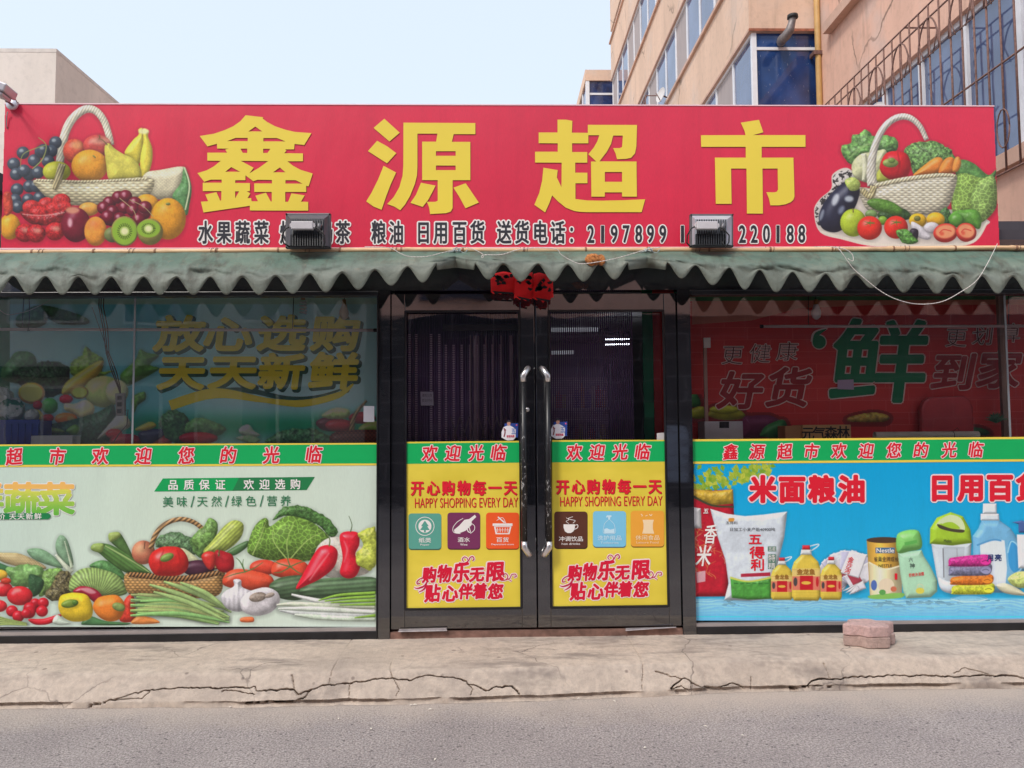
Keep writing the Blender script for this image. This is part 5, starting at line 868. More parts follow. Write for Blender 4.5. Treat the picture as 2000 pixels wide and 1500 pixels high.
    YUAN = [[(290,85),(506,280),(362,402),(140,213)], [(190,393),(330,470),(458,565),(328,707),(62,537)], [(280,742),(455,835),(380,1000),(315,1170),(252,1355),(140,1310),(38,1237),(110,1120),(200,940)],
            [(557,140),(1560,145),(1560,300),(1258,300),(1232,408),(1490,408),(1490,942),(1243,942),(1243,1335),(1215,1380),(1150,1402),(930,1415),(915,1320),(885,1245),(1000,1245),(1035,1228),(1035,942),(818,942),(818,405),(1012,405),(1032,293),(752,293),(752,760),(745,880),(715,1000),(650,1160),(580,1280),(512,1362),(430,1310),(330,1275),(420,1180),(500,1040),(545,880),(555,740)],
            [(1010,538),(1285,538),(1285,602),(1010,602)], [(1010,738),(1285,738),(1285,802),(1010,802)], [(802,978),(1005,1018),(960,1110),(900,1220),(825,1315),(655,1258),(730,1150)], [(1425,985),(1608,1255),(1422,1333),(1340,1180),(1255,1047)]]
    CHAO = [[(385,98),(500,98),(592,115),(585,280),(808,282),(808,170),(1494,172),(1485,470),(1465,570),(1410,630),(1340,645),(1215,650),(1195,570),(1160,495),(1250,495),(1285,480),(1296,320),(1162,320),(1130,440),(1070,550),(970,680),(1487,682),(1492,1172),(1285,1172),(1285,1112),(1045,1112),(1045,1172),(858,1172),(852,682),(925,682),(815,580),(890,490),(940,400),(968,315),(815,315),(815,428),(588,428),(588,550),(800,550),(800,698),(632,698),(632,838),(802,838),(802,985),(635,985),(635,1205),(800,1225),(1000,1228),(1300,1222),(1608,1208),(1558,1388),(800,1388),(700,1384),(620,1372),(500,1325),(400,1245),(310,1155),(270,1265),(212,1392),(62,1285),(130,1120),(170,950),(188,768),(388,802),(375,905),(440,1040),(443,698),(72,696),(72,545),(388,545),(388,428),(122,426),(122,277),(385,277)], [(1045,828),(1285,828),(1285,965),(1045,965)]]
    SHI = [[(655,140),(910,100),(970,275),(825,313),(1558,313),(1558,477),(947,477),(947,628),(1390,628),(1405,1170),(1390,1215),(1350,1250),(1280,1278),(1190,1293),(1068,1293),(1050,1200),(1012,1110),(1130,1112),(1160,1100),(1175,1075),(1170,780),(958,780),(965,1408),(742,1408),(735,780),(520,780),(528,1272),(307,1272),(295,628),(725,628),(725,477),(103,477),(100,315),(722,313),(710,260)]]
    mb = MB(); sh = MB()
    for g, ox, oy in ((XIN, 380, 215), (YUAN, 710, 220), (CHAO, 1035, 220), (SHI, 1355, 220)):
        v, f = fillpoly([Z(l, ox, oy) for l in g]); mb.add(UN(v, YS-.004), f); sh.add(UN(v+np.array([.5, .9]), YS-.0026), f)
    mb.build('lettering', mat('yellow_sign_letters', srgb(218, 194, 66), .4, var=.03, scale=2), P); sh.build('lettering_shadow', smat('brown_red_ink', (150, 40, 46)), P)
    it = [(c, x, y, 29, 47) for c, x, y in zip('水果蔬菜烟奶茶粮油日用百货送货电话', (401.5, 437.5, 473.5, 510.5, 561, 636, 669.5, 739.5, 774, 827, 861, 897.5, 932.5, 984.5, 1019.5, 1055, 1089.5), [453.5]*17)]+[('：', 1123, 456, 26, 44)]
    dg = [('2',1154),('1',1177),('9',1199.5),('7',1223),('8',1247.5),('9',1270.5),('9',1294.5),('1',1333),('2',1450),('2',1473),('0',1497),('1',1519.5),('8',1543.5),('8',1566)]
    it += [(c, x, 457.3-(x-1154)*.001, 5.5 if c == '1' else 12, 33) for c, x in dg]
    letters('lettering_halo', it, YS-.003, M_lw, P, .125); letters('lettering', it, YS-.0042, M_lk, P, .034)
sign()

# ---------------------------------------------------------------- green tarpaulin awning on its bamboo pole
def awning():
    notch = [(-110,541),(-38,541),(26,541),(90,542),(154,543),(218,543),(281,543),(345,543),(411,543),(474,543),(539,541),(605,537),(668,535),(732,529),(796,523),(855,516),(925,515),(983,517),(1051,517),(1109,519),(1171,517),(1229,514),(1303,514),(1359,520),(1425,524.5),(1484,529),(1548,533),(1613,537),(1671,538.5),(1733,539),(1797,540),(1861,541.5),(1918,541),(1978,542),(2040,542),(2105,543),(2170,543)]
    dips = [575]*9+[575, 573, 570, 565, 557, 551, 500, 545, 549, 549, 549, 545, 500, 543, 556, 565, 570, 570, 568, 562, 571, 573, 573, 573, 574, 574, 574]
    xs = np.arange(-108, 2168, 2.0); tip = np.zeros(len(xs)); crease = np.zeros(len(xs))
    for i, x in enumerate(xs):
        j = max(0, min(len(notch)-2, np.searchsorted([q[0] for q in notch], x)-1)); (xa, ya), (xb, yb) = notch[j], notch[j+1]; t = (x-xa)/(xb-xa)
        base = ya*(1-t)+yb*t; s = (.5-.5*math.cos(2*math.pi*t))**.9; tip[i] = base-2+(dips[j]+3-base)*s
        crease[i] = np.interp(x, [-110, 300, 560, 700, 850, 920, 1050, 1240, 1300, 1400, 1600, 2170], [536, 537, 534, 524, 512, 510, 513, 510, 512, 520, 531, 534])
    # tied-up peaks
    for c in (890, 1264):
        w = np.clip(1-np.abs(xs-c)/37., 0, 1); tip = np.where(w > 0, 527-5*w, tip); crease = crease-w*6
    nv = 26; rows = []
    for v in np.linspace(0, 1, nv):
        a = np.clip(v/.55, 0, 1); b = np.clip((v-.55)/.45, 0, 1)
        py = 490+(crease-490)*a+(tip-crease)*b
        Yd = -.20-.21*np.sin(a*math.pi/2)**1.1-.012*np.sin(b*math.pi)-.01*b
        for c in (890, 1264):                                # pulled back towards the pole where it is tied
            w = np.clip(1-np.abs(xs-c)/44., 0, 1)**1.0; Yd = Yd*(1-.45*w*(.3+.7*v))-.0*w
        sag = np.interp(xs, [-100, 500, 850, 1300, 1600, 2170], [1, .9, .5, .5, .9, 1])
        wr = (fbm(xs+v*60, xs*0+v*190, 90, 3)-.5)*.13+(fbm(xs-v*160, xs*0+v*150, 34, 7)-.5)*.06+(fbm(xs, xs*0+v*40, 13, 9)-.5)*.010
        Yd = Yd+wr*sag*np.sin(min(1, v*1.5)*math.pi*.9)*(1-.85*b)
        py = py+(fbm(xs, xs*0+v*300, 50, 12)-.5)*4*a*(1-b)
        d = rays(np.stack([xs, py], 1)); rows.append(CAM+d*((Yd[:, None]-CAM[1])/d[:, 1:2]))
    V = np.array(rows); nx = len(xs); i = np.arange(nv*nx).reshape(nv, nx); f = np.stack([i[:-1, :-1].ravel(), i[1:, :-1].ravel(), i[1:, 1:].ravel(), i[:-1, 1:].ravel()], 1)
    uv = np.ones((nv*nx, 4)); uv[:, 0] = np.repeat(np.linspace(0, 1, nv), nx); me = bigmesh('awning', [(V.reshape(-1, 3), f, uv)]); me.polygons.foreach_set('use_smooth', [True]*len(me.polygons))
    n = Nodes('faded_tarpaulin'); a = n.noise(2.6, 6, .7, sx=(1, 1, 1.5)); b = n.noise(11, 5, .65, sx=(1, .5, .35)); at = n.n('ShaderNodeAttribute', attribute_name='col'); sp = n.n('ShaderNodeSeparateColor'); n.l(at.outputs['Color'], sp.inputs[0])
    c = n.ramp(a, [(.3, srgb(62, 86, 76)), (.5, srgb(80, 104, 92)), (.75, srgb(106, 118, 104))]); fade = n.ramp(sp.outputs[0], [(.25, (0,)*3), (.62, (.85,)*3)])
    c = n.mix(fade, c, n.ramp(a, [(.3, srgb(90, 95, 87)), (.7, srgb(124, 127, 116))])); c = n.mix(n.ramp(b, [(.48, (0,)*3), (.66, (.75,)*3)]), c, srgb(66, 66, 56)); c = n.mix(n.ramp(n.noise(17, 4, .7), [(.6, (0,)*3), (.75, (.35,)*3)]), c, srgb(140, 120, 100))
    n.l(c, n.b.inputs['Base Color']); n.set(Roughness=.62); n.b.inputs['Transmission Weight'].default_value = 0; n.bump(n.noise(60, 5, .7), .45, .006)
    P = thing('awning', U(1000, 500, -.3), 'faded green tarpaulin awning with a scalloped edge, tied up over the doors', 'awning')
    o = link('canopy', me, n.m, P); q = o.modifiers.new('thickness', 'SOLIDIFY'); q.thickness = .003; q.offset = 1
    # patch of dirt and cords of the tie points
    for c in (890, 1264):
        p = np.array(U(c+2, 489, -.235)); mb = MB(); mb.tube([p+np.array([math.cos(t)*.022, math.sin(t)*.022-.01, .012*math.sin(3*t)]) for t in np.linspace(0, 9, 26)], .004, 6); mb.tube([p, p+np.array([.05, -.01, -.02]), p+np.array([.07, -.02, .0])], .0035, 6); mb.tube([p, p+np.array([-.05, -.01, -.015])], .0035, 6); mb.build('tie', mat('tie_cord', srgb(150, 160, 160), .7), P)
    # bamboo pole along the top edge
    Pb = thing('bamboo_pole', U(1000, 490, -.21), 'long tan bamboo pole running along the top of the green awning', 'pole'); mb = MB(); xx = np.arange(-112, 2172, 8.)
    ypx = 491.5-xx*.003+(fbm(xx, xx*0, 260, 2)-.5)*6; d = rays(np.stack([xx, ypx], 1)); Pp = CAM+d*((-.215-CAM[1])/d[:, 1:2]); rad = [.0155+.0028*(abs(((x+30) % 118)-59) > 54)+.001*math.sin(x/40) for x in xx]; mb.tube(Pp, rad, 10)
    n = Nodes('bamboo'); a = n.noise(5, 5, .6, sx=(.6, 1, 6)); c = n.ramp(a, [(.3, srgb(168, 128, 96)), (.55, srgb(206, 172, 132)), (.75, srgb(222, 192, 156))]); st = n.noise(2.4, 4, .7); n.l(n.mix(n.ramp(st, [(.6, (0,)*3), (.72, (.7,)*3)]), c, srgb(120, 80, 62)), n.b.inputs['Base Color']); n.set(Roughness=.5); mb.build('cane', n.m, Pb)
    mb = MB()
    for i, x in enumerate(xx):
        if i % 15 == 7: p = Pp[i]; mb.lathe(p+np.array([-.006, 0, 0]), [(0, .0185), (.006, .0205), (.012, .0185)], 10, (1, 0, 0))
    mb.build('node', mat('bamboo_node', srgb(140, 100, 74), .6), Pb)
    mb = MB()
    for x in (76, 247, 405, 595, 760, 1014, 1350, 1500, 1626, 1760, 1975):
        j = np.argmin(abs(xx-x)); p = Pp[j]; mb.tube([p+np.array([.004*t, math.sin(t)*.02, math.cos(t)*.02]) for t in np.linspace(0, 12.6, 26)], .0018, 5)
    mb.build('wire_tie', mat('rusty_wire', srgb(110, 82, 70), .6), Pb)
awning()
M_rope = mat('white_twine', srgb(196, 190, 184), .8, scale=60, var=.25)
def rope(pts, Y, label, r=.0028, name='rope', mt=None):
    P = np.array([U(x, y, Y if not hasattr(Y, '__len__') else Y[i]) for i, (x, y) in enumerate(pts)]); t = np.linspace(0, 1, 7)[:-1, None]; out = []
    for i in range(len(P)-1):
        a, b, c, d = P[max(i-1, 0)], P[i], P[i+1], P[min(i+2, len(P)-1)]; out.append(.5*((2*b)+(c-a)*t+(2*a-5*b+4*c-d)*t*t+(3*b-a-3*c+d)*t**3))
    P = np.concatenate(out+[P[-1:]]); mb = MB()
    for ph in (0, math.pi):                                  # two twisted strands
        Q = P.copy(); s = np.concatenate([[0], np.cumsum(np.linalg.norm(np.diff(P, axis=0), axis=1))]); n_ = int(s[-1]/.008)+2; ss = np.linspace(0, s[-1], n_); Q = np.stack([np.interp(ss, s, P[:, k]) for k in range(3)], 1)
        Q[:, 1] += np.cos(ss/.006+ph)*r*.45; Q[:, 2] += np.sin(ss/.006+ph)*r*.45; mb.tube(Q, r*.6, 5)
    props(mb.build(name, mt or M_rope), label, 'rope')
rope([(712,482),(760,484),(782,495),(800,501),(832,501),(862,494),(886,488),(905,483),(925,487),(942,496),(944,503),(940,502),(946,498),(980,497),(1010,488),(1045,484)], -.46, 'white twine looping along the bamboo pole left of the red paper ornament')
rope([(1045,484),(1085,486),(1097,498),(1120,511),(1136,515),(1165,512),(1205,504),(1240,494),(1262,487),(1290,483)], -.47, 'white twine sagging behind the orange sponge on the awning')
rope([(1590,482),(1628,482),(1640,488),(1654,508),(1668,526),(1690,545),(1722,570),(1755,586),(1795,594),(1840,589),(1880,568),(1908,547),(1930,512),(1948,476)], [-.3,-.35]+[-.48]*10+[-.42,-.2], 'white twine hanging in a deep loop in front of the right shop window')
rope([(1628,483),(1648,486),(1664,496),(1666,510),(1656,505)], -.45, 'short loose end of white twine near the tied knot right of the phone number', .003)
rope([(-60,520),(0,606),(40,611),(80,596),(110,578)], .2, 'thin white cable drooping inside the top of the left window', .003, 'cable')

# sponge on the awning
mb = MB()
def lump(mb, c, r, seed, n=14, sq=(1, 1, 1)):
    for i in range(1):
        v = []; f = []
        for a in range(n+1):
            for b in range(n*2):
                th, ph = math.pi*a/n, math.pi*b/n; d = np.array([math.sin(th)*math.cos(ph), math.sin(th)*math.sin(ph), math.cos(th)]); h = 1+.35*(fbm(np.array([d[0]*2+d[2]]), np.array([d[1]*2-d[2]*.7]), .8, seed)[0]-.5)+.3*(fbm(np.array([d[0]*6+d[2]*3]), np.array([d[1]*6+d[2]*2]), .9, seed+3)[0]-.5)
                v.append(np.asarray(c)+d*r*h*np.array(sq))
        for a in range(n):
            for b in range(n*2): f.append((a*2*n+b, a*2*n+(b+1) % (2*n), (a+1)*2*n+(b+1) % (2*n), (a+1)*2*n+b))
        mb.add(v, f, None, True)
lump(mb, U(1158, 507, -.43), .045, 3, sq=(1, .7, .8)); lump(mb, U(1174, 508, -.43), .028, 8, sq=(.9, .7, 1.1))
nn = Nodes('old_sponge'); f = nn.noise(45, 5, .75); nn.l(nn.ramp(f, [(.35, srgb(110, 64, 36)), (.5, srgb(176, 112, 62)), (.7, srgb(205, 140, 84))]), nn.b.inputs['Base Color']); nn.set(Roughness=.95); nn.bump(nn.noise(90, 4, .7), .8, .01)
props(mb.build('sponge', nn.m), 'crumbly orange-brown sponge lump resting on the green awning above the right door', 'sponge')

# flood lamps pointing at the sign
M_grey = mat('grey_cast_metal', srgb(96, 95, 98), .45, .4, .15, 12); M_fin = mat('dark_fins', (.02, .021, .025, 1), .5); M_cable = mat('black_cable', (.015, .015, .015, 1), .5); M_pale = mat('pale_lamp_back', srgb(168, 172, 180), .45, .3, .1, 8)
def floodlamp(x0, y0, x1, y1, label, back, dim):
    Yf = -.28; P = thing('floodlight', U((x0+x1)/2, y1, Yf), label, 'floodlight', 'floodlights aimed at the sign'); w = x1-x0; h = y1-y0; G = lambda u, v, Y: np.array(U(x0+u*w, y0+v*h, Y))
    mb = MB(); a = [G(*q, Yf) for q in ((0,0),(1,0),(1,1),(0,1))]; mb.prism(a, (0, .03, 0)); mb.build('housing', M_grey, P, .004)
    mb = MB(); a = [G(*q, Yf-.003) for q in ((.04,.06),(.96,.06),(.96,.94),(.04,.94))]; b = [G(*q, Yf-.045) for q in ((.11,.16),(.86,.16),(.84,.92),(.09,.92))]
    mb.add(a+b, [(0,1,5,4),(1,2,6,5),(2,3,7,6),(3,0,4,7),(4,5,6,7)]); mb.build('back_plate', back, P)
    mb = MB()
    for i in range(13):
        u = .15+i*.055; mb.prism([G(u, .17, Yf-.046), G(u, .93, Yf-.046), G(u, .93, Yf-.095), G(u, .6, Yf-.08), G(u, .19, Yf-.052)], (.0062, 0, 0))
    mb.build('cooling_fin', M_fin, P)
    mb = MB(); mb.prism([G(.12, .62, Yf-.0462), G(.82, .62, Yf-.0462), G(.82, .93, Yf-.0462), G(.12, .93, Yf-.0462)], (0, -.012, 0)); mb.build('dark_recess', M_fin, P)
    mb = MB(); c = G(.38, .37, Yf-.105); mb.box(c[0]-.065, c[1]-.018, c[2]-.022, c[0]+.065, c[1]+.018, c[2]+.026); mb.box(c[0]-.075, c[1]-.012, c[2]-.012, c[0]-.0652, c[1]+.012, c[2]+.014); mb.box(c[0]+.0652, c[1]-.012, c[2]-.012, c[0]+.077, c[1]+.012, c[2]+.014); mb.build('driver_box', mat('driver_white', srgb(184, 180, 182), .45), P, .004)
    mb = MB(); l = [c+np.array(q) for q in ((-.07,0,0),(-.10,-.01,-.02),(-.122,-.005,-.06),(-.118,.02,-.10),(-.09,.05,-.115))]; r = [c+np.array(q) for q in ((.07,0,0),(.10,-.01,-.02),(.135,-.01,-.06),(.135,0,-.10),(.12,.02,-.13),(.10,.02,-.10),(.12,.03,-.07))]
    mb.tube(l, .0045, 7); mb.tube(r, .0045, 7); mb.build('cable', M_cable, P)
    mb = MB(); q = G(.72, .52, Yf-.07); mb.lathe(q, [(0,0),(0,.013),(.05,.013),(.05,0)], 12, (.3,-.2,.9)); mb.build('cable_gland', M_grey, P)
    mb = MB()
    for u, v in ((.02,.03),(.98,.03),(.02,.97),(.98,.97)): mb.lathe(G(u, v, Yf-.001), [(0,.0),(0,.006),(-.005,.005),(-.005,0)], 8, (0,1,0))
    mb.build('screw', M_fin, P)
floodlamp(557.5, 416, 645.5, 485, 'grey floodlight with dark fins, seen from behind, under the first yellow character', mat('dark_lamp_back', srgb(84, 86, 92), .5, .3), True)
floodlamp(1348, 417.5, 1432.5, 482.5, 'pale-backed floodlight with a white driver box, covering part of the phone number', M_pale, False)
# lamp bracketed to the left end of the sign
P = thing('spotlight', U(22, 205, YS-.02), 'small silver spotlight on a bracket at the top left corner of the red sign', 'spotlight'); M_sil = mat('silver_paint', srgb(186, 184, 190), .35, .5, .08)
c = np.array(U(25, 205, YS-.012)); mb = MB(); mb.lathe(c, [(0,.036),(.012,.037),(.02,.03),(.028,.012),(.028,0)], 22, (0,-1,.1)); mb.build('wall_plate', M_sil, P)
mb = MB(); a = np.array(U(24, 205, YS-.04)); b = np.array(U(3, 188, YS-.24)); mb.tube([a, a*.6+b*.4, a*.5+b*.5, a*.4+b*.6, b], [.008,.008,.012,.008,.009], 10); mb.build('arm', mat('grey_arm', srgb(96, 88, 92), .5), P)
d = np.array(U(2, 173, YS-.28)); mb = MB(); mb.obox(d, (.92,.1,-.35), (-.1,.99,0), (.35,.0,.92), .062, .07, .026); mb.obox(d+np.array((-.012,0,-.036)), (.92,.1,-.35), (-.1,.99,0), (.35,0,.92), .05, .055, .011); mb.build('lamp_head', M_sil, P, .008)
mb = MB(); mb.tube([d+np.array((.045,0,0)), U(20,176,YS-.2), U(26,186,YS-.12), U(33,199,YS-.04), U(36,201,YS-.01)], .003, 6); mb.tube([U(15,218,YS-.02), U(13,228,YS-.012), U(12.5,246,YS-.008), U(15,252,YS)], .003, 6); mb.build('cable', mat('grey_cable', srgb(130, 122, 122), .6), P)

# red paper ornament hung over the meeting of the doors
M_redp = mat('red_paper', srgb(232, 20, 26, 1.4), .8, var=.2, scale=9); M_cut = mat('black_paper_cut', (.012, .01, .012, 1), .6)
P = thing('paper_ornament', U(1020, 540, -.1), 'red and black festival paper cut-outs hanging over the middle of the double door', 'decoration')
for k, (x0, x1, y0, y1, Y, q) in enumerate(((958,1008,532,574,-.10,5),(1006,1040,532,587,-.125,10),(1042,1079,534,589,-.115,9))):
    mb = MB(); cb = MB(); nx_, ny_ = 10, 10; g = []
    for j in range(ny_+1):
        for i in range(nx_+1):
            u, v = i/nx_, j/ny_; px = x0+(x1-x0)*(u+.12*(v)*(u-.5)*(1 if k else -.3)); py = y0+(y1-y0)*v-q*(v**3)*abs(u-.5)*2*.7+1.5*math.sin(u*9+k)+2.4*math.sin(u*21+k*2)*v**3; g.append(U(px, py, Y-.03*math.cos((u-.5)*3)-.02*v+.012*math.sin(v*6+u*3+k)))
    mb.add(g, [(j*(nx_+1)+i, j*(nx_+1)+i+1, (j+1)*(nx_+1)+i+1, (j+1)*(nx_+1)+i) for j in range(ny_) for i in range(nx_)], None, True); o = mb.build('red_sheet', M_redp, P); md = o.modifiers.new('thickness', 'SOLIDIFY'); md.thickness = .001
    rr_ = random.Random(k+3)
    for t in range(11):
        cx, cy = x0+4+(x1-x0-8)*rr_.random(), y0+5+(y1-y0)*.52*rr_.random(); pts = [(cx+math.cos(a)*rr_.uniform(2, 6), cy+math.sin(a)*rr_.uniform(2, 5)) for a in np.linspace(0, 6.28, 9)[:-1]]; cb.prism(UN(pts, Y-.058), (0, .0012, 0))
    cb.prism(UN([(x0+3, y1-q*.6-3), (x1-5, y1-3), (x1-7, y1+.5), (x0+8, y1-q*.5+1)], Y-.062), (0, .001, 0)); cb.build('black_cut_out', M_cut, P)

# stacked paving stones on the pavement
def stone(cx, cy, z, rot, label, rgb):
    s = .118; pts = []                                       # wavy interlocking outline
    for a in np.linspace(0, 2*math.pi, 49)[:-1]: r = s*(1.0+.13*math.cos(6*a+.6)+.12*math.cos(4*a+.2)); pts.append((cx+math.cos(a+rot)*r*1.12, cy+math.sin(a+rot)*r*.80))
    h = .064; b = .008; L = []; mb = MB(); c = np.array([cx, cy])
    for zz_, k in ((0, .97), (b*.5, 1.), (h-b, 1.0), (h-b*.3, .975), (h, .94)): L.append([(*(c+(np.array(p)-c)*k), z+zz_) for p in pts])
    n_ = len(pts); mb.add([q for l in L for q in l], [(k*n_+i, k*n_+(i+1) % n_, (k+1)*n_+(i+1) % n_, (k+1)*n_+i) for k in range(len(L)-1) for i in range(n_)]+[tuple(range(4*n_, 5*n_)), tuple(range(n_))[::-1]])
    n = Nodes('pink_paving_stone'); f = n.noise(40, 5, .7); g = n.noise(7, 4); c_ = n.ramp(g, [(.3, srgb(*[q*.86 for q in rgb])), (.7, srgb(*rgb))]); n.l(n.mix(n.ramp(f, [(.35, (.5,)*3), (.55, (0,)*3)]), c_, srgb(*[q*.72 for q in rgb])), n.b.inputs['Base Color']); n.set(Roughness=.95); n.bump(n.noise(70, 5, .75), 1., .012)
    props(mb.build('paving_stone', n.m), label, 'paving stone', 'stack of two paving stones')
pp = UZ(1703, 1262, PZ); stone(pp[0], pp[1]+.03, PZ+.004, .2, 'lower pink-grey wavy paving stone of the pair on the pavement', (194, 166, 156)); stone(pp[0]-.006, pp[1]+.028, PZ+.0695, .26, 'upper pink wavy paving stone of the pair on the pavement', (206, 172, 166))
mb = MB(); q = np.array(UZ(788, 1243, PZ)); 
for i in range(7): a = random.random()*3.1; r = random.uniform(.01, .035); o_ = q+np.array([random.uniform(-.03,.05), -random.random()*.03, .006+.002*i]); mb.tube([o_, o_+np.array([math.cos(a)*r, -math.sin(a)*r*.6, .004])], .0022, 5)
props(mb.build('paper_scrap', mat('pink_scrap', srgb(190, 150, 146), .8)), 'small tangle of pinkish paper scraps by the left door post', 'litter')
# ---------------------------------------------------------------- what shows behind the glass
YM = .45
def mural_left():
    def bgf(X, Y):
        t = np.clip((Y-600)/240, 0, 1)[..., None]; b = np.array((150, 192, 196))*(1-t)+np.array((152, 196, 198))*t
        b = b-np.exp(-((X-260)/120.)**2)[..., None]*np.array((54, 20, 14))-np.exp(-((Y-832)/24.)**2)[..., None]*np.array((120, 40, 90))*np.clip((X-180)/100, 0, 1)[..., None]
        b = np.where((Y < 594)[..., None], np.array((150, 176, 160)), b)
        return np.where((X < 20)[..., None], np.array((10, 92, 62)), np.clip(b, 0, 255))
    K = Ink(-70, 540, 748, 875, .6, bgf); I = K.at(0, 460, 3.41)
    I.poly([(110,570),(200,480),(330,470),(560,540),(580,590),(400,590),(280,540),(200,620),(120,610)], (58,96,64), noise=.3); I.ell(210,560,105,58,(66,104,70),noise=.3)
    I.poly([(60,830),(100,780),(170,770),(230,800),(240,880),(150,980),(20,960),(10,890)], (60,112,66), noise=.3); I.poly([(90,900),(230,850),(330,840),(440,860),(470,920),(430,1050),(260,1080),(120,980)], (34,62,38), noise=.7, nsc=4, lump=4)
    I.poly([(470,850),(540,800),(570,740),(620,780),(690,820),(680,900),(760,900),(600,960),(490,940)], (120,160,60), noise=.3, lump=4); I.poly([(410,1050),(440,980),(560,890),(660,835),(690,850),(650,930),(540,1020),(450,1060)], (206,176,70))
    I.poly([(800,930),(900,830),(930,760),(980,780),(1060,800),(1000,860),(1060,890),(900,980),(840,1000)], (84,140,62), noise=.2)
    I.ell(690,1040,130,105,(168,190,110)); I.ell(780,1040,75,80,(196,206,150)); I.ell(210,1050,90,72,(220,160,50)); I.ell(210,1048,74,58,(232,190,92),flat=True); I.ell(530,1045,60,44,(150,130,60)); I.ell(530,1045,48,34,(170,184,80),flat=True)
    I.ell(330,1135,56,54,(70,160,70)); I.ell(440,1090,46,30,(190,30,44)); I.ell(250,1130,32,30,(190,40,44)); I.poly([(430,1120),(500,1120),(570,1095),(628,1140),(610,1200),(540,1215),(470,1180),(430,1160)], (222,210,150)); I.ell(440,1220,76,40,(226,120,52)); I.ell(470,1220,22,20,(180,150,80),flat=True); I.ell(320,1215,40,26,(180,40,50)); I.poly([(180,1180),(250,1160),(290,1200),(260,1240)], (220,190,90))
    I.poly([(200,1280),(420,1240),(640,1180),(760,1130),(760,1330),(700,1390),(400,1390),(180,1350)], (40,80,56), noise=.5, nsc=5); I.poly([(300,1270),(400,1290),(430,1310),(340,1310)], (120,160,80)); I.poly([(440,1300),(500,1260),(535,1290),(500,1330)], (110,160,70))
    I.poly([(750,1230),(790,1190),(850,1210),(860,1280),(700,1330),(650,1350)], (206,204,170)); I.ell(760,1320,55,34,(200,40,50)); I.ell(840,1370,110,50,(150,24,40)); I.ell(1060,1360,95,46,(196,90,80)); I.poly([(920,1320),(1000,1290),(1120,1300),(980,1400)], (50,60,90)); I.poly([(1090,1180),(1180,1160),(1250,1220),(1250,1380),(1130,1370),(1060,1260)], (60,110,66), noise=.5, nsc=4, lump=4); I.poly([(900,1290),(1000,1240),(1040,1270),(960,1300)], (200,180,70)); I.poly([(880,1080),(960,1040),(970,1090),(920,1130),(890,1180)], (90,140,60), noise=.4)
    K.at(370, 460, 3.41)
    I.poly([(-20,1250),(60,1210),(150,1230),(240,1290),(160,1340),(-20,1330)], (90,140,80), noise=.3, lump=4); I.ell(60,1350,130,42,(170,24,40)); I.poly([(330,1310),(350,1270),(400,1262),(430,1300),(470,1330),(400,1345)], (190,210,180)); I.poly([(310,1350),(400,1330),(470,1360),(420,1390)], (140,180,130), noise=.3)
    I.poly([(500,1370),(600,1310),(700,1290),(830,1290),(960,1350),(940,1385),(560,1390)], (70,124,80), noise=.6, nsc=4, lump=5); I.poly([(840,1250),(900,1210),(1020,1220),(1030,1290),(900,1300)], (90,30,44)); I.ell(1000,1265,95,44,(170,40,50)); I.poly([(880,1200),(960,1150),(1060,1160),(1050,1215),(940,1220)], (170,196,120), noise=.2); I.ell(1150,1215,90,40,(160,34,44)); I.poly([(1130,1280),(1200,1240),(1290,1250),(1290,1320),(1150,1310)], (150,180,90))
    I.stroke([(1080,1310),(1100,1200),(1180,1100)], [40,26,12], (190,150,96), tex=slant(5,.3,.5)); I.poly([(970,1310),(1290,1300),(1290,1400),(970,1400)], (120,54,46), tex=weave(8,4,.4)); K.at(0, 0, 1)
    P = thing('wall_mural', U(400, 860, YM), 'vegetable mural with yellow slogan lettering at the back of the left shop window', 'mural')
    link('printed_picture', bigmesh('printed_picture', [K.grid(YM, 1.9)]), print_mat('mural_print', .6), P)
    it = [('放',351,651,100,72),('心',446,652,98,70),('选',551,650,98,72),('购',656,650,98,72),('天',355,727,96,70),('天',455,726,98,70),('新',550,725,92,72),('鲜',652,724,98,74)]
    letters('lettering_shadow', [(c, x+4, y+4, w, h) for c, x, y, w, h in it], YM-.003, smat('deep_green_ink', (20, 84, 60)), P, .075, .12); letters('lettering', it, YM-.006, smat('mustard_ink', (222, 186, 30), k=1.6), P, .045, .12)
    ribbons('swoosh', [([(332, 792), (420, 768), (520, 782), (590, 788), (660, 772), (690, 750)], [20, 20, 10, 14, 12, 3])], YM-.004, smat('mustard_ink', (222, 186, 30), k=1.6), P); ribbons('swoosh', [([(390, 762), (480, 762), (560, 778), (620, 776), (672, 758)], [3, 10, 9, 9, 2])], YM-.0035, smat('deep_green_ink', (20, 84, 60)), P)
mural_left()
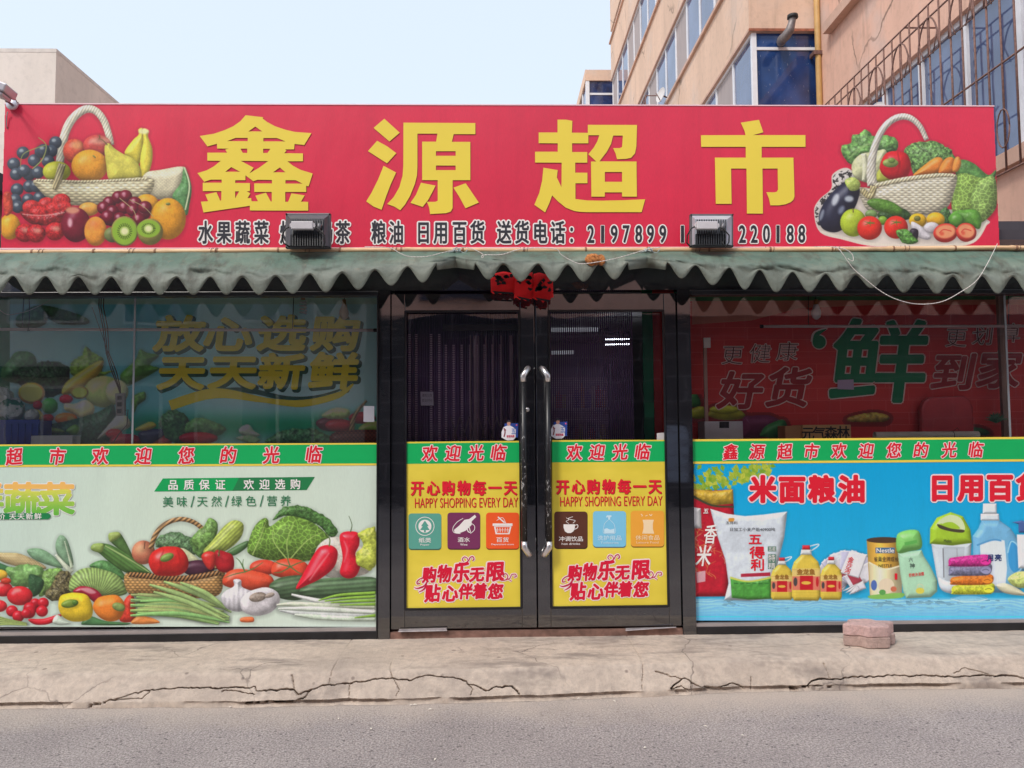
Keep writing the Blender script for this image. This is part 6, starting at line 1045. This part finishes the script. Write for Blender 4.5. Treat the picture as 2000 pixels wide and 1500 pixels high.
def mural_right():
    P = thing('wall_mural', U(1700, 855, YM), 'red brick-patterned mural with green and white slogan at the back of the right shop window', 'mural')
    n = Nodes('red_brick_print'); bk = n.n('ShaderNodeTexBrick'); bk.inputs['Scale'].default_value = 1; bk.inputs['Brick Width'].default_value = .33; bk.inputs['Row Height'].default_value = .088; bk.inputs['Mortar Size'].default_value = .0022
    for i, c in (('Color1', srgb(206, 58, 58)), ('Color2', srgb(198, 52, 54)), ('Mortar', srgb(214, 88, 84))): bk.inputs[i].default_value = c
    mp = n.n('ShaderNodeMapping'); mp.inputs['Rotation'].default_value = (R(-90), 0, 0); n.l(n.coord(), mp.inputs['Vector']); n.l(mp.outputs[0], bk.inputs['Vector']); n.l(bk.outputs[0], n.b.inputs['Base Color']); n.set(Roughness=.6)
    a = U(1342, 880, YM); b = U(2180, 560, YM); mb = MB(); mb.box(a[0]-.02, YM, PZ+.01, b[0], YM+.03, 2.5); mb.build('brick_panel', n.m, P)
    hb = MB(); hb.add(UN([(1352, 560), (1352, 634), (1468, 626), (1560, 602), (1700, 596), (2180, 594), (2180, 560)], YM-.002), [tuple(range(7))]); hb.build('peach_band', smat('pale_red_ink', (196, 120, 100)), P)
    hb = MB(); hb.add(UN([(1345, 555), (1345, 588), (2180, 584), (2180, 555)], YM-.003), [(0, 1, 2, 3)]); hb.build('green_band', smat('leaf_green_ink', (60, 120, 74)), P)
    K = Ink(1345, 770, 2180, 875, .6, lambda X, Y: np.stack([0*X+154, 0*X+42, 0*X+45], -1)); I = K.at(1330, 460, 3.41)
    I.poly([(60,1060),(110,1060),(130,1130),(60,1140)], (60,140,70)); I.poly([(180,1200),(220,1150),(300,1140),(390,1160),(425,1210),(300,1230)], (190,190,60)); I.ell(290,1160,100,30,(190,196,60)); I.poly([(70,1160),(150,1140),(160,1210),(80,1215)], (180,190,60)); I.poly([(415,1215),(480,1200),(600,1200),(680,1260),(600,1330),(415,1350)], (110,40,80), spec=.4); I.poly([(535,1310),(580,1260),(690,1230),(700,1345),(540,1340)], (50,130,70))
    K.at(1650, 460, 3.41); I.poly([(30,1210),(180,1180),(290,1200),(260,1240),(40,1240)], (190,160,70), noise=.5); I.poly([(650,1290),(900,1280),(950,1330),(650,1340)], (60,110,70)); K.at(0, 0, 1)
    vk, fk, ck = K.grid(YM-.004); keep = (np.abs(ck[fk].mean(1)[:, :3]-lin((154, 42, 45), GAIN)).max(1) > .004); link('printed_vegetables', bigmesh('printed_vegetables', [(vk, fk[keep], ck)]), print_mat('mural_print', .6), P)
    W_ = smat('pink_white_ink', (240, 200, 196)); Rd = smat('deep_red_ink', (156, 34, 44)); Gr = smat('emerald_ink', (0, 122, 80))
    small = [('更',1431,693,44,40),('健',1485,690,44,40),('康',1538,686,44,40),('更',1868,659,44,40),('划',1920,655,44,40),('算',1973,650,44,40)]; big = [('好',1448,762,88,76),('货',1541,756,88,80),('到',1863,726,88,76),('家',1952,721,88,78)]
    letters('lettering_halo', small, YM-.006, W_, P, .03, .12); letters('lettering', small, YM-.009, smat('dark_maroon_ink', (96, 26, 34)), P, -.012, .12)
    letters('lettering_halo', big, YM-.006, W_, P, .055, .2); letters('lettering', big, YM-.009, Rd, P, .03, .2)
    G = [('鲜',1718,704,196,172)]; letters('lettering_halo', G, YM-.007, W_, P, .034, .12); letters('lettering', G, YM-.010, Gr, P, .020, .12)
    q = [(1600+math.cos(t)*13, 668+math.sin(t)*13) for t in np.linspace(0, 6.28, 20)[:-1]]; flat('lettering_halo', [[(1600+(x-1600)*1.15, 668+(y-668)*1.15) for x, y in q]], YM-.0065, W_, P); flat('lettering', [q], YM-.0085, Gr, P); ribbons('lettering_halo', [([(1590,668),(1594,652),(1616,641)], [14,13,3])], YM-.0068, W_, P); ribbons('lettering', [([(1592,668),(1596,653),(1614,643)], [10,10,1])], YM-.0088, Gr, P)
mural_right()
# side returns of the display window seen through the right door
P = thing('display_partition', (x_wr-.03, .5, PZ), 'green and red striped partition at the side of the right window display', 'partition')
mb = MB(); z0 = PZ+.006; X_ = x_wr-.05
xa = U(1256, 700, .40)[0]; xb_ = U(1276, 700, .40)[0]; mb.box(xa, .40, z0, xb_, .42, 2.5); mb.build('green_panel', mat('partition_green', srgb(24, 120, 80), .7), P); mb = MB(); mb.box(xb_+.001, .40, z0, U(1334, 700, .40)[0], .42, 2.5); mb.build('red_panel', mat('partition_red', srgb(176, 52, 50), .7), P)
mb = MB(); a = U(1268, 800, .39); mb.box(a[0]-.03, .388, a[2]-.055, a[0]+.035, .397, a[2]+.05); props(mb.build('green_card', mat('green_card', srgb(40, 150, 100), .5)), 'small green payment card hanging on the striped partition', 'card')

# unlit tubes hung across both windows
M_tube = mat('milky_tube', srgb(206, 186, 184), .4, var=.05)
def tubelamp(x0, y0, x1, y1, Y, label):
    P = thing('tube_lamp', U((x0+x1)/2, (y0+y1)/2, Y), label, 'tube lamp'); mb = MB(); mb.tube([U(x0, y0, Y), U(x1, y1, Y)], .0105, 10); mb.build('tube', M_tube, P); e = MB(); a = np.array(U(x0, y0, Y)); b = np.array(U(x1, y1, Y)); d = (b-a)/np.linalg.norm(b-a); e.tube([a-d*.012, a+d*.008], .0125, 10); e.tube([b-d*.008, b+d*.012], .0125, 10); e.build('end_cap', M_fin, P)
    h = MB()
    for t in (.15, .8): p = a*(1-t)+b*t; h.tube([p, p+np.array([.01, .0, 2.515-p[2]])], .003, 5)
    h.build('hanger', M_cable, P)
tubelamp(-80, 643, 732, 645, .22, 'long unlit pale tube lamp hanging across the left shop window'); tubelamp(1488, 637.5, 2090, 637, .22, 'long unlit thin tube lamp hanging across the right shop window')
def bulb(px, py, Y, label, spiral=False, brown=False):
    P = thing('light_bulb', U(px, py, Y), label, 'light bulb', None); c = np.array(U(px, py, Y)); mb = MB()
    mb.lathe(c, [(.075,.0),(.075,.013),(.045,.014),(.04,.017)], 14); mb.build('lamp_holder', mat('brass_holder', srgb(176, 128, 80), .4, .4), P); mb = MB(); mb.tube([c+np.array([0,0,.075]), c+np.array([.004,0,2.52-c[2]])], .003, 5); mb.build('flex', M_cable, P); mb = MB()
    if spiral: mb.tube([c+np.array([math.cos(t)*.022, math.sin(t)*.022, .03-t*.0036]) for t in np.linspace(0, 25, 90)], .0055, 6)
    else: mb.lathe(c, [(.04,.016),(.02,.022),(-.005,.031),(-.028,.033),(-.05,.026),(-.064,.012),(-.067,0)], 20)
    mb.build('bulb_glass', mat('bulb_white', srgb(206, 204, 206) if not brown else srgb(190, 160, 130), .35, var=.04), P)
bulb(592, 596, .3, 'spiral energy-saving bulb hanging at the right part of the left shop window', True); bulb(672, 606, .34, 'dusty brownish bulb hanging beside the spiral one in the left shop window', False, True); bulb(1594, 606, .3, 'round white bulb hanging in the right shop window')

# loose things on the window shelves
zsh = U(400, 885, .3)[2]; M_shelf = mat('display_shelf', srgb(190, 186, 180), .7)
for x0, x1, l in ((XL+.3, x_wl-.05, 'low display shelf behind the left shop window poster'), (x_wr+.03, XR-.3, 'low display shelf behind the right shop window poster')):
    P = thing('display_shelf', ((x0+x1)/2, .4, PZ), l, 'shelf'); mb = MB(); mb.box(x0, .1, zsh-.03, x1, YM-.015, zsh); mb.build('shelf_board', M_shelf, P); mb = MB(); 
    for x in (x0+.02, (x0+x1)/2, x1-.06):
        mb = MB(); mb.box(x, .12, PZ+.006, x+.04, YM-.02, zsh-.031); mb.build('leg', M_shelf, P)
def carton(x0, y0, x1, Y, dep, rgb, label, txt=None, band=None):
    a = U(x0, y0, Y); b = U(x1, y0, Y); P = thing('carton', ((a[0]+b[0])/2, Y, zsh), label, 'carton'); mb = MB(); mb.box(a[0], Y, zsh+.001, b[0], Y+dep, a[2]); mb.build('box', mat('cardboard', srgb(*rgb), .8, scale=3), P, .004)
    if txt: letters('lettering', txt, Y-.001, M_lk, P, .02)
    if band: mb = MB(); mb.add(UN(band, Y-.001), [(0, 1, 2, 3)]); mb.build('black_label', M_fin, P)
carton(1568, 830, 1662, .22, .19, (206, 166, 118), 'brown cardboard carton with large dark characters in the right shop window', [('元',1578,846,26,26),('气',1600,845.5,26,26),('森',1623,845,26,26),('林',1647,844.5,26,26)]); carton(1376, 823, 1451, .22, .18, (196, 194, 200), 'white carton with a black tag at the left end of the right shop window', [('加多',1414,829,9,5)], [(1405,823.5),(1405,836),(1424,836),(1424,823.5)])
carton(1533, 832, 1567, .25, .14, (186, 140, 100), 'narrow plain cardboard box beside the lettered carton in the right shop window')
carton(60, 851, 142, .2, .1, (206, 210, 214), 'flat white box lying in the left shop window')
P = thing('paper_roll', U(1808, 850, .16), 'long white roll of paper tied with string in the right shop window', 'paper roll'); a = np.array(U(1708, 851, .16)); b = np.array(U(1910, 848, .16)); a[2] = b[2] = max(zsh+.028, a[2]); mb = MB(); mb.tube([a, b], .026, 16, False); mb.tube([a+np.array([.003,0,0]), b-np.array([.003,0,0])], .015, 12); mb.build('paper', mat('roll_white', srgb(206, 208, 200), .7), P)
mb = MB(); c = a*.25+b*.75; mb.tube([c+np.array([0, math.cos(t)*.028, math.sin(t)*.028]) for t in np.linspace(0, 6.4, 20)], .002, 5); mb.tube([c+np.array([0,-.02,.03]), c+np.array([.02,-.03,.05]), c+np.array([.03,-.03,.03])], .002, 5); mb.build('string', M_cable, P)
# blue crate and plastic bags
P = thing('crate', U(30, 860, .3), 'blue plastic crate in the left shop window', 'crate'); M_cb = mat('blue_plastic', srgb(28, 50, 150), .4); a = U(-40, 822, .26); b = U(76, 822, .26); mb = MB(); zt = a[2]; w = .012
mb.box(a[0], .26, zsh+.001, b[0], .26+w, zt); mb.box(a[0], .40, zsh+.001, b[0], .40+w, zt); mb.box(a[0], .26+w, zsh+.001, a[0]+w, .40, zt); mb.box(b[0]-w, .26+w, zsh+.001, b[0], .40, zt); mb.box(a[0]+w, .26+w, zsh+.001, b[0]-w, .40, zsh+.012); mb.build('crate_body', M_cb, P); mb = MB(); mb.box(a[0]-.012, .245, zt-.02, b[0]+.012, .2595, zt+.006)
for x in np.arange(a[0]+.03, b[0], .045): mb.box(x, .25, zsh+.004, x+.008, .2595, zt-.021)
mb.build('rib', M_cb, P)
nb_ = Nodes('plastic_bag'); nb_.b.inputs['Base Color'].default_value = srgb(206, 214, 212); nb_.set(Roughness=.3); nb_.b.inputs['Transmission Weight'].default_value = .25; v = nb_.noise(9, 3); nb_.l(nb_.ramp(v, [(.48, srgb(210, 216, 214)), (.56, srgb(206, 214, 212)), (.6, srgb(30, 120, 90))]), nb_.b.inputs['Base Color']); nb_.bump(nb_.noise(24, 4), 1., .03)
P = thing('plastic_bag', U(30, 820, .35), 'crumpled white and green plastic bags piled on the blue crate', 'bag'); mb = MB(); lump(mb, U(18, 800, .30), .09, 5, 16, (1.1, .8, .9)); lump(mb, U(2, 778, .30), .07, 9, 14); lump(mb, U(62, 812, .33), .045, 12, 12); mb.build('bag_film', nb_.m, P)
# wires and a power strip behind the glass
P = thing('power_strip', U(235, 790, .2), 'dusty power strip hanging on tangled wires in the left shop window', 'power strip'); c = np.array(U(236, 790, .2)); mb = MB(); mb.obox(c, (1,0,.05), (0,1,0), (-.05,0,1), .028, .018, .075); mb.build('strip_body', mat('grey_plastic', srgb(128, 122, 120), .5), P, .004); mb = MB()
for k in (-.045, 0, .045): mb.box(c[0]-.014, c[1]-.022, c[2]+k-.014, c[0]+.014, c[1]-.0182, c[2]+k+.014)
mb.build('socket', M_fin, P); mb = MB()
for d_ in (0, 5, -4): mb.tube([U(198+d_, 575, .22), U(197+d_, 600, .21), U(205+d_, 640, .2), U(210+d_*.6, 690, .19), U(222+d_, 725, .19), U(232+d_*.5, 755, .19), U(236, 772, .2)], .0035, 6)
mb.tube([U(236, 805, .2), U(250, 800, .19), U(248, 830, .2), U(232, 848, .2), U(220, 866, .22)], .003, 6); mb.tube([U(228, 728, .19), U(212, 690, .19), U(180, 600, .2)], .002, 5); mb.build('wire', mat('dusty_wire', srgb(86, 70, 66), .6), P)
mb = MB(); mb.tube([U(57, 575, .22), U(58, 610, .22), U(56, 640, .21), U(54, 646, .2), U(58, 645, .2)], .003, 6); props(mb.build('hook', M_cable), 'thin black hook hanging at the far left of the left shop window', 'hook')
# timber post, chair, pineapple plant
P = thing('timber_post', U(1962, 770, .3), 'rough wooden post standing inside the right shop window', 'post'); mb = MB(); a = U(1955, 700, .3); mb.box(a[0], .3, zsh+.001, a[0]+.036, .33, a[2]+.6); mb.build('post_shaft', mat('rough_timber', srgb(140, 116, 106), .9, var=.4, scale=5, stretch=(6, 6, .5)), P)
P = thing('thin_post', U(1378, 820, .3), 'thin pale post with a tag inside the left edge of the right shop window', 'post'); mb = MB(); a = U(1374, 660, .3); mb.box(a[0], .3, zsh+.001, a[0]+.022, .32, a[2]); mb.build('post_shaft', mat('pale_timber', srgb(170, 136, 126), .8), P); mb = MB(); mb.box(a[0]-.002, .285, a[2]-.07, a[0]+.045, .299, a[2]); mb.build('tag', M_lw, P)
P = thing('armchair', U(1850, 840, .5), 'rounded red chair back showing low in the right shop window', 'chair'); mb = MB(); a = np.array(U(1798, 840, .38)); b = np.array(U(1900, 840, .38)); top = U(1850, 776, .38)[2]; zb = zsh+.002; q = [(a[0], zb), (a[0]+.0, top-.08), (a[0]+.02, top-.03), (a[0]+.06, top), (b[0]-.06, top+.01), (b[0]-.02, top-.02), (b[0], top-.07), (b[0], zb)]; mb.prism([(x, .36, z) for x, z in q], (0, .05, 0)); mb.build('backrest', mat('red_vinyl', srgb(190, 70, 76), .35), P, .015)
mb = MB(); mb.box(a[0]+.01, .26, zb, b[0]-.01, .358, zb+.05); mb.build('seat', mat('red_vinyl_seat', srgb(170, 60, 66), .4), P, .01)
P = thing('pineapple', U(1960, 840, .24), 'pineapple with a spiky green crown at the right end of the right shop window', 'pineapple'); c = np.array(U(1968, 843, .24)); mb = MB(); c[2] = zsh+.035; lump(mb, c, .06, 2, 12, (1.5, .8, .62)); mb.build('fruit', mat('pineapple_skin', srgb(130, 84, 62), .8, var=.5, scale=40), P); mb = MB()
c2 = np.array(U(1946, 825, .24))
for i in range(34):
    a_ = i*2.4; t = .2+.8*(i/34.); d = np.array([math.cos(a_)*t, math.sin(a_)*.6*t, 1.15-t*.9]); d /= np.linalg.norm(d); l = .085; s = np.cross(d, (0, 1, .2)); s /= np.linalg.norm(s); mb.add([c2-s*.006, c2+s*.006, c2+d*l*.6+s*.005, c2+d*l+np.array([0,0,-.012]), c2+d*l*.6-s*.005], [(0,1,2,3,4)])
mb.build('crown', mat('pineapple_leaf', srgb(66, 116, 84), .6), P)

# strip curtain, folding gate and the lit shop behind the doors
YC = .32; n = Nodes('purple_strip'); n.l(n.ramp(n.noise(3, 3), [(.3, (.12, .07, .17)), (.7, (.19, .115, .25))]), n.b.inputs['Base Color']); n.set(Roughness=.45); M_pur = n.m
P = thing('strip_curtain', U(905, 600, YC), 'dark purple strip curtain behind the left door', 'curtain'); mb = MB(); x0 = U(784, 700, YC)[0]; x1 = U(1040, 700, YC)[0]; x = x0; k = 0
while x < x1:
    mb.tube([(x, YC+.006*math.sin(k*1.7), PZ+.01), (x+.002*math.sin(k), YC+.004*math.sin(k*2.1), 2.3)], .0085, 6); x += .0165; k += 1
mb.build('strip', M_pur, P); mb = MB()
M_bead = mat('bead_grey', srgb(196, 172, 192), .5)
for i, px in enumerate((800, 813, 842, 858, 871, 886, 902, 918, 932, 946, 962, 978, 1000)):
    xx_ = U(px, 700, YC-.02)[0]; zt = U(px, 655 if i < 4 else 675, YC)[2]; z = PZ+.35
    while z < zt: mb.box(xx_-.008, YC-.026, z, xx_+.008, YC-.02, z+.0055); z += .0125
mb.build('bead', M_bead, P); mb = MB()
mb.box(x0-.05, YC+.02, PZ+.01, x1+.02, YC+.03, 2.5); mb.build('backing', mat('dark_backing', (.06, .036, .085, 1), .9), P)
P = thing('strip_curtain', U(1150, 600, YC), 'see-through bead curtain behind the right door', 'curtain'); mb = MB(); x0 = U(1048, 700, YC)[0]; x1 = U(1236, 700, YC)[0]; x = x0; k = 0
while x < x1: mb.box(x-.0049, YC, PZ+.01, x+.0049, YC+.004, 2.35); x += .0145; k += 1
mb.build('strip', M_pur, P); mb = MB(); x = x0; zt = U(1100, 735, YC)[2]; xb2 = U(1184, 700, YC)[0]
while x < xb2:
    z = PZ+.55
    while z < zt: mb.box(x+.0050, YC+.001, z, x+.0095, YC+.003, z+.004); z += .016
    x += .0145
mb.build('bead', mat('bead_pale', srgb(206, 196, 210), .5), P)
P = thing('folding_gate', U(950, 800, .2), 'folded metal lattice gate behind the left door', 'gate'); mb = MB(); M_gate = mat('gate_steel', srgb(120, 104, 112), .5, .3, .2)
for px, w in ((919,.004),(928,.011),(934,.004),(949,.004),(963,.004),(979,.004),(998,.010)):
    x_ = U(px, 700, .2)[0]; mb.box(x_-w, .19, PZ+.02, x_+w, .21, 2.12)
mb.build('bar', M_gate, P); mb = MB()
for i in range(6):
    xa_ = U(880+i*18, 700, .2)[0]; xb_ = U(898+i*18, 700, .2)[0]
    for z in (.75, 1.05, 1.35): mb.tube([(xa_, .2, z), (xb_, .2, z+.22)], .0035, 5); mb.tube([(xa_, .205, z+.22), (xb_, .205, z)], .0035, 5)
mb.build('lattice', M_gate, P); mb = MB(); a = U(865, 640, .2); b = U(1020, 632, .2); mb.box(a[0], .185, a[2]-.02, b[0], .215, a[2]+.02); mb.build('head_rail', mat('gate_dark', (.02, .016, .024, 1), .5), P)
# notices and stickers on the glass
def notice(q, Y, label, txt=None, rgb=(196, 196, 206)):
    P = thing('paper_notice', U(*q[2], Y), label, 'notice'); mb = MB(); mb.prism(UN(q, Y), (0, .0015, 0)); mb.build('sheet', smat('notice_paper', rgb), P)
    if txt: letters('lettering', txt, Y-.0012, mat('grey_ink', srgb(110, 106, 120), .6), P, 0)
notice([(821,765),(822,792),(847,792),(846,765)], YC-.03, 'small square paper notice on the left curtain', [('通知公告',834,772,20,6),('营业时间',834,782,20,6)]); notice([(710,793),(710,824),(731,824),(731,793)], .022, 'small clear plastic notice on the left shop window glass', None, (150, 150, 158)); notice([(1636,742),(1636,760),(1668,761),(1667,741)], YM-.02, 'pale blank note stuck across the green character of the brick mural', None, (176, 160, 190)); notice([(1283,846),(1283,860),(1297,859),(1297,845)], .012, 'tiny white note low on the right door glass', None, (190, 186, 186))
def sticker(cx, cy, label):
    Y = GL-.0135; P = thing('portrait_sticker', U(cx, cy+18, Y), label, 'sticker'); k = 3.75; Tt = lambda pts: [(cx+(x-958)/k, cy+(y-1350)/k) for x, y in pts]
    flat('blue_panel', [Tt([(922,1298),(1022,1296),(1020,1400),(918,1400)])], Y, smat('sticker_blue', (38, 66, 140)), P); flat('shirt', [Tt([(900,1360),(915,1325),(945,1312),(962,1312),(985,1325),(1005,1340),(1003,1400),(985,1420),(940,1422),(900,1400)])], Y-.001, smat('sticker_shirt', (216, 214, 220)), P)
    flat('face', [Tt([(953+13*math.cos(t), 1297+17*math.sin(t)) for t in np.linspace(0, 6.28, 18)[:-1]])], Y-.002, smat('sticker_skin', (190, 140, 120)), P); flat('hair', [Tt([(938,1296),(938,1280),(950,1272),(962,1273),(969,1282),(968,1296),(964,1287),(944,1287)])], Y-.003, M_lk, P)
    ribbons('striped_sleeve', [(Tt([(918,1332),(926,1360),(918,1395)]), 2.2), (Tt([(926,1340),(930,1350)]), 2.0)], Y-.0024, smat('sticker_maroon', (120, 40, 50)), P); letters('lettering', [('五', cx+8, cy+1, 9, 13)], Y-.0026, smat('sticker_navy', (120, 140, 190)), P, .03); letters('lettering', [('超值特惠', cx+2, cy+11, 15, 4.5)], Y-.0026, smat('sticker_red', (200, 60, 90)), P, .02)
    flat('dot', [Tt([(1010+6*math.cos(t), 1310+6*math.sin(t)) for t in np.linspace(0, 6.28, 12)[:-1]])], Y-.001, smat('sticker_pink', (200, 90, 130)), P)
sticker(995, 841, 'portrait sticker of a man in a white shirt, on the left door beside its handle'); sticker(1091, 838, 'portrait sticker of a man in a white shirt, on the right door beside its handle')
# lit shelves and ceiling light far inside
YSf = 2.4; P = thing('goods_shelf', U(1130, 860, YSf), 'lit grocery shelf seen through the bead curtain of the right door', 'shelf'); a = U(1066, 740, YSf); b = U(1190, 740, YSf); mb = MB(); zs_ = [PZ+.1, .62, 1.0, 1.35, 1.68]
for z in zs_: mb.box(a[0], YSf, z-.02, b[0], YSf+.35, z)
mb.build('shelf_board', mat('white_shelf', srgb(200, 198, 206), .5), P); mb = MB(); mb.box(a[0]-.02, YSf, PZ, a[0]-.001, YSf+.36, 2.1); mb.box(b[0]+.001, YSf, PZ, b[0]+.02, YSf+.36, 2.1); mb.box(a[0], YSf+.351, PZ, b[0], YSf+.37, 2.1); mb.build('shelf_side', mat('grey_shelf', srgb(150, 150, 160), .5), P)
cols = [(214,150,60),(200,60,50),(226,214,180),(120,110,190),(230,180,90),(190,180,210),(90,80,150),(220,120,90),(210,200,90)]; rg = random.Random(5); lab = {}
for k, z in enumerate(zs_[1:]):
    x = a[0]+.01
    while x < b[0]-.06:
        w = rg.uniform(.04, .07); h = rg.uniform(.13, .24); mb = MB(); cc = cols[rg.randrange(4, 9) if k == 0 else rg.randrange(9)]
        mb.box(x, YSf+.03, z+.001, x+w-.006, YSf+.1, z+h*.8); mb.box(x+w*.2, YSf+.045, z+h*.8, x+w*.7, YSf+.085, z+h); props(mb.build('grocery_pack', mat('pack', srgb(*cc), .4, var=.3, scale=30)), 'small coloured grocery pack on the lit shelf inside the right door', 'grocery', 'goods on the lit shelf'); x += w
em = bpy.data.materials.new('lit_tube'); em.use_nodes = True; e = em.node_tree.nodes['Principled BSDF']; e.inputs['Emission Color'].default_value = (.85, .92, 1, 1); e.inputs['Emission Strength'].default_value = 10
P = thing('ceiling_light', U(1205, 665, 2.0), 'lit twin tube ceiling light glowing inside the right door', 'ceiling light')
for y in (663, 673):
    p = U(1182, y, 2.0); q = U(1230, y-1, 2.0); mb = MB(); mb.tube([p, q], .0045, 8); mb.build('lit_tube', em, P)
mb = MB(); p = U(1180, 655, 2.0); q = U(1232, 655, 2.0); mb.box(p[0], 2.03, p[2]+.02, q[0], 2.06, p[2]+.04); mb.tube([((p[0]+q[0])/2, 2.045, p[2]+.02), ((p[0]+q[0])/2, 2.045, 2.515)], .006, 6); mb.build('fitting', M_blk, P)
P = thing('ceiling_light', U(1128, 640, 2.9), 'dim banks of tube lights broken into dashes by the bead curtain of the right door', 'ceiling light')
em2 = em.copy(); em2.name = 'lit_tube_far'; em2.node_tree.nodes['Principled BSDF'].inputs['Emission Strength'].default_value = .22
for x0, x1, yy in ((1070, 1178, 628), (1072, 1170, 645), (1072, 1122, 689)):
    mb = MB(); mb.tube([U(x0, yy, 2.9), U(x1, yy-1, 2.9)], .02, 8); mb.build('lit_tube', em2, P)
mb = MB(); a = U(1060, 622, 2.95); b = U(1190, 622, 2.95); mb.box(a[0], 2.93, a[2]-.02, b[0], 2.99, 2.515); mb.build('fitting', M_blk, P)
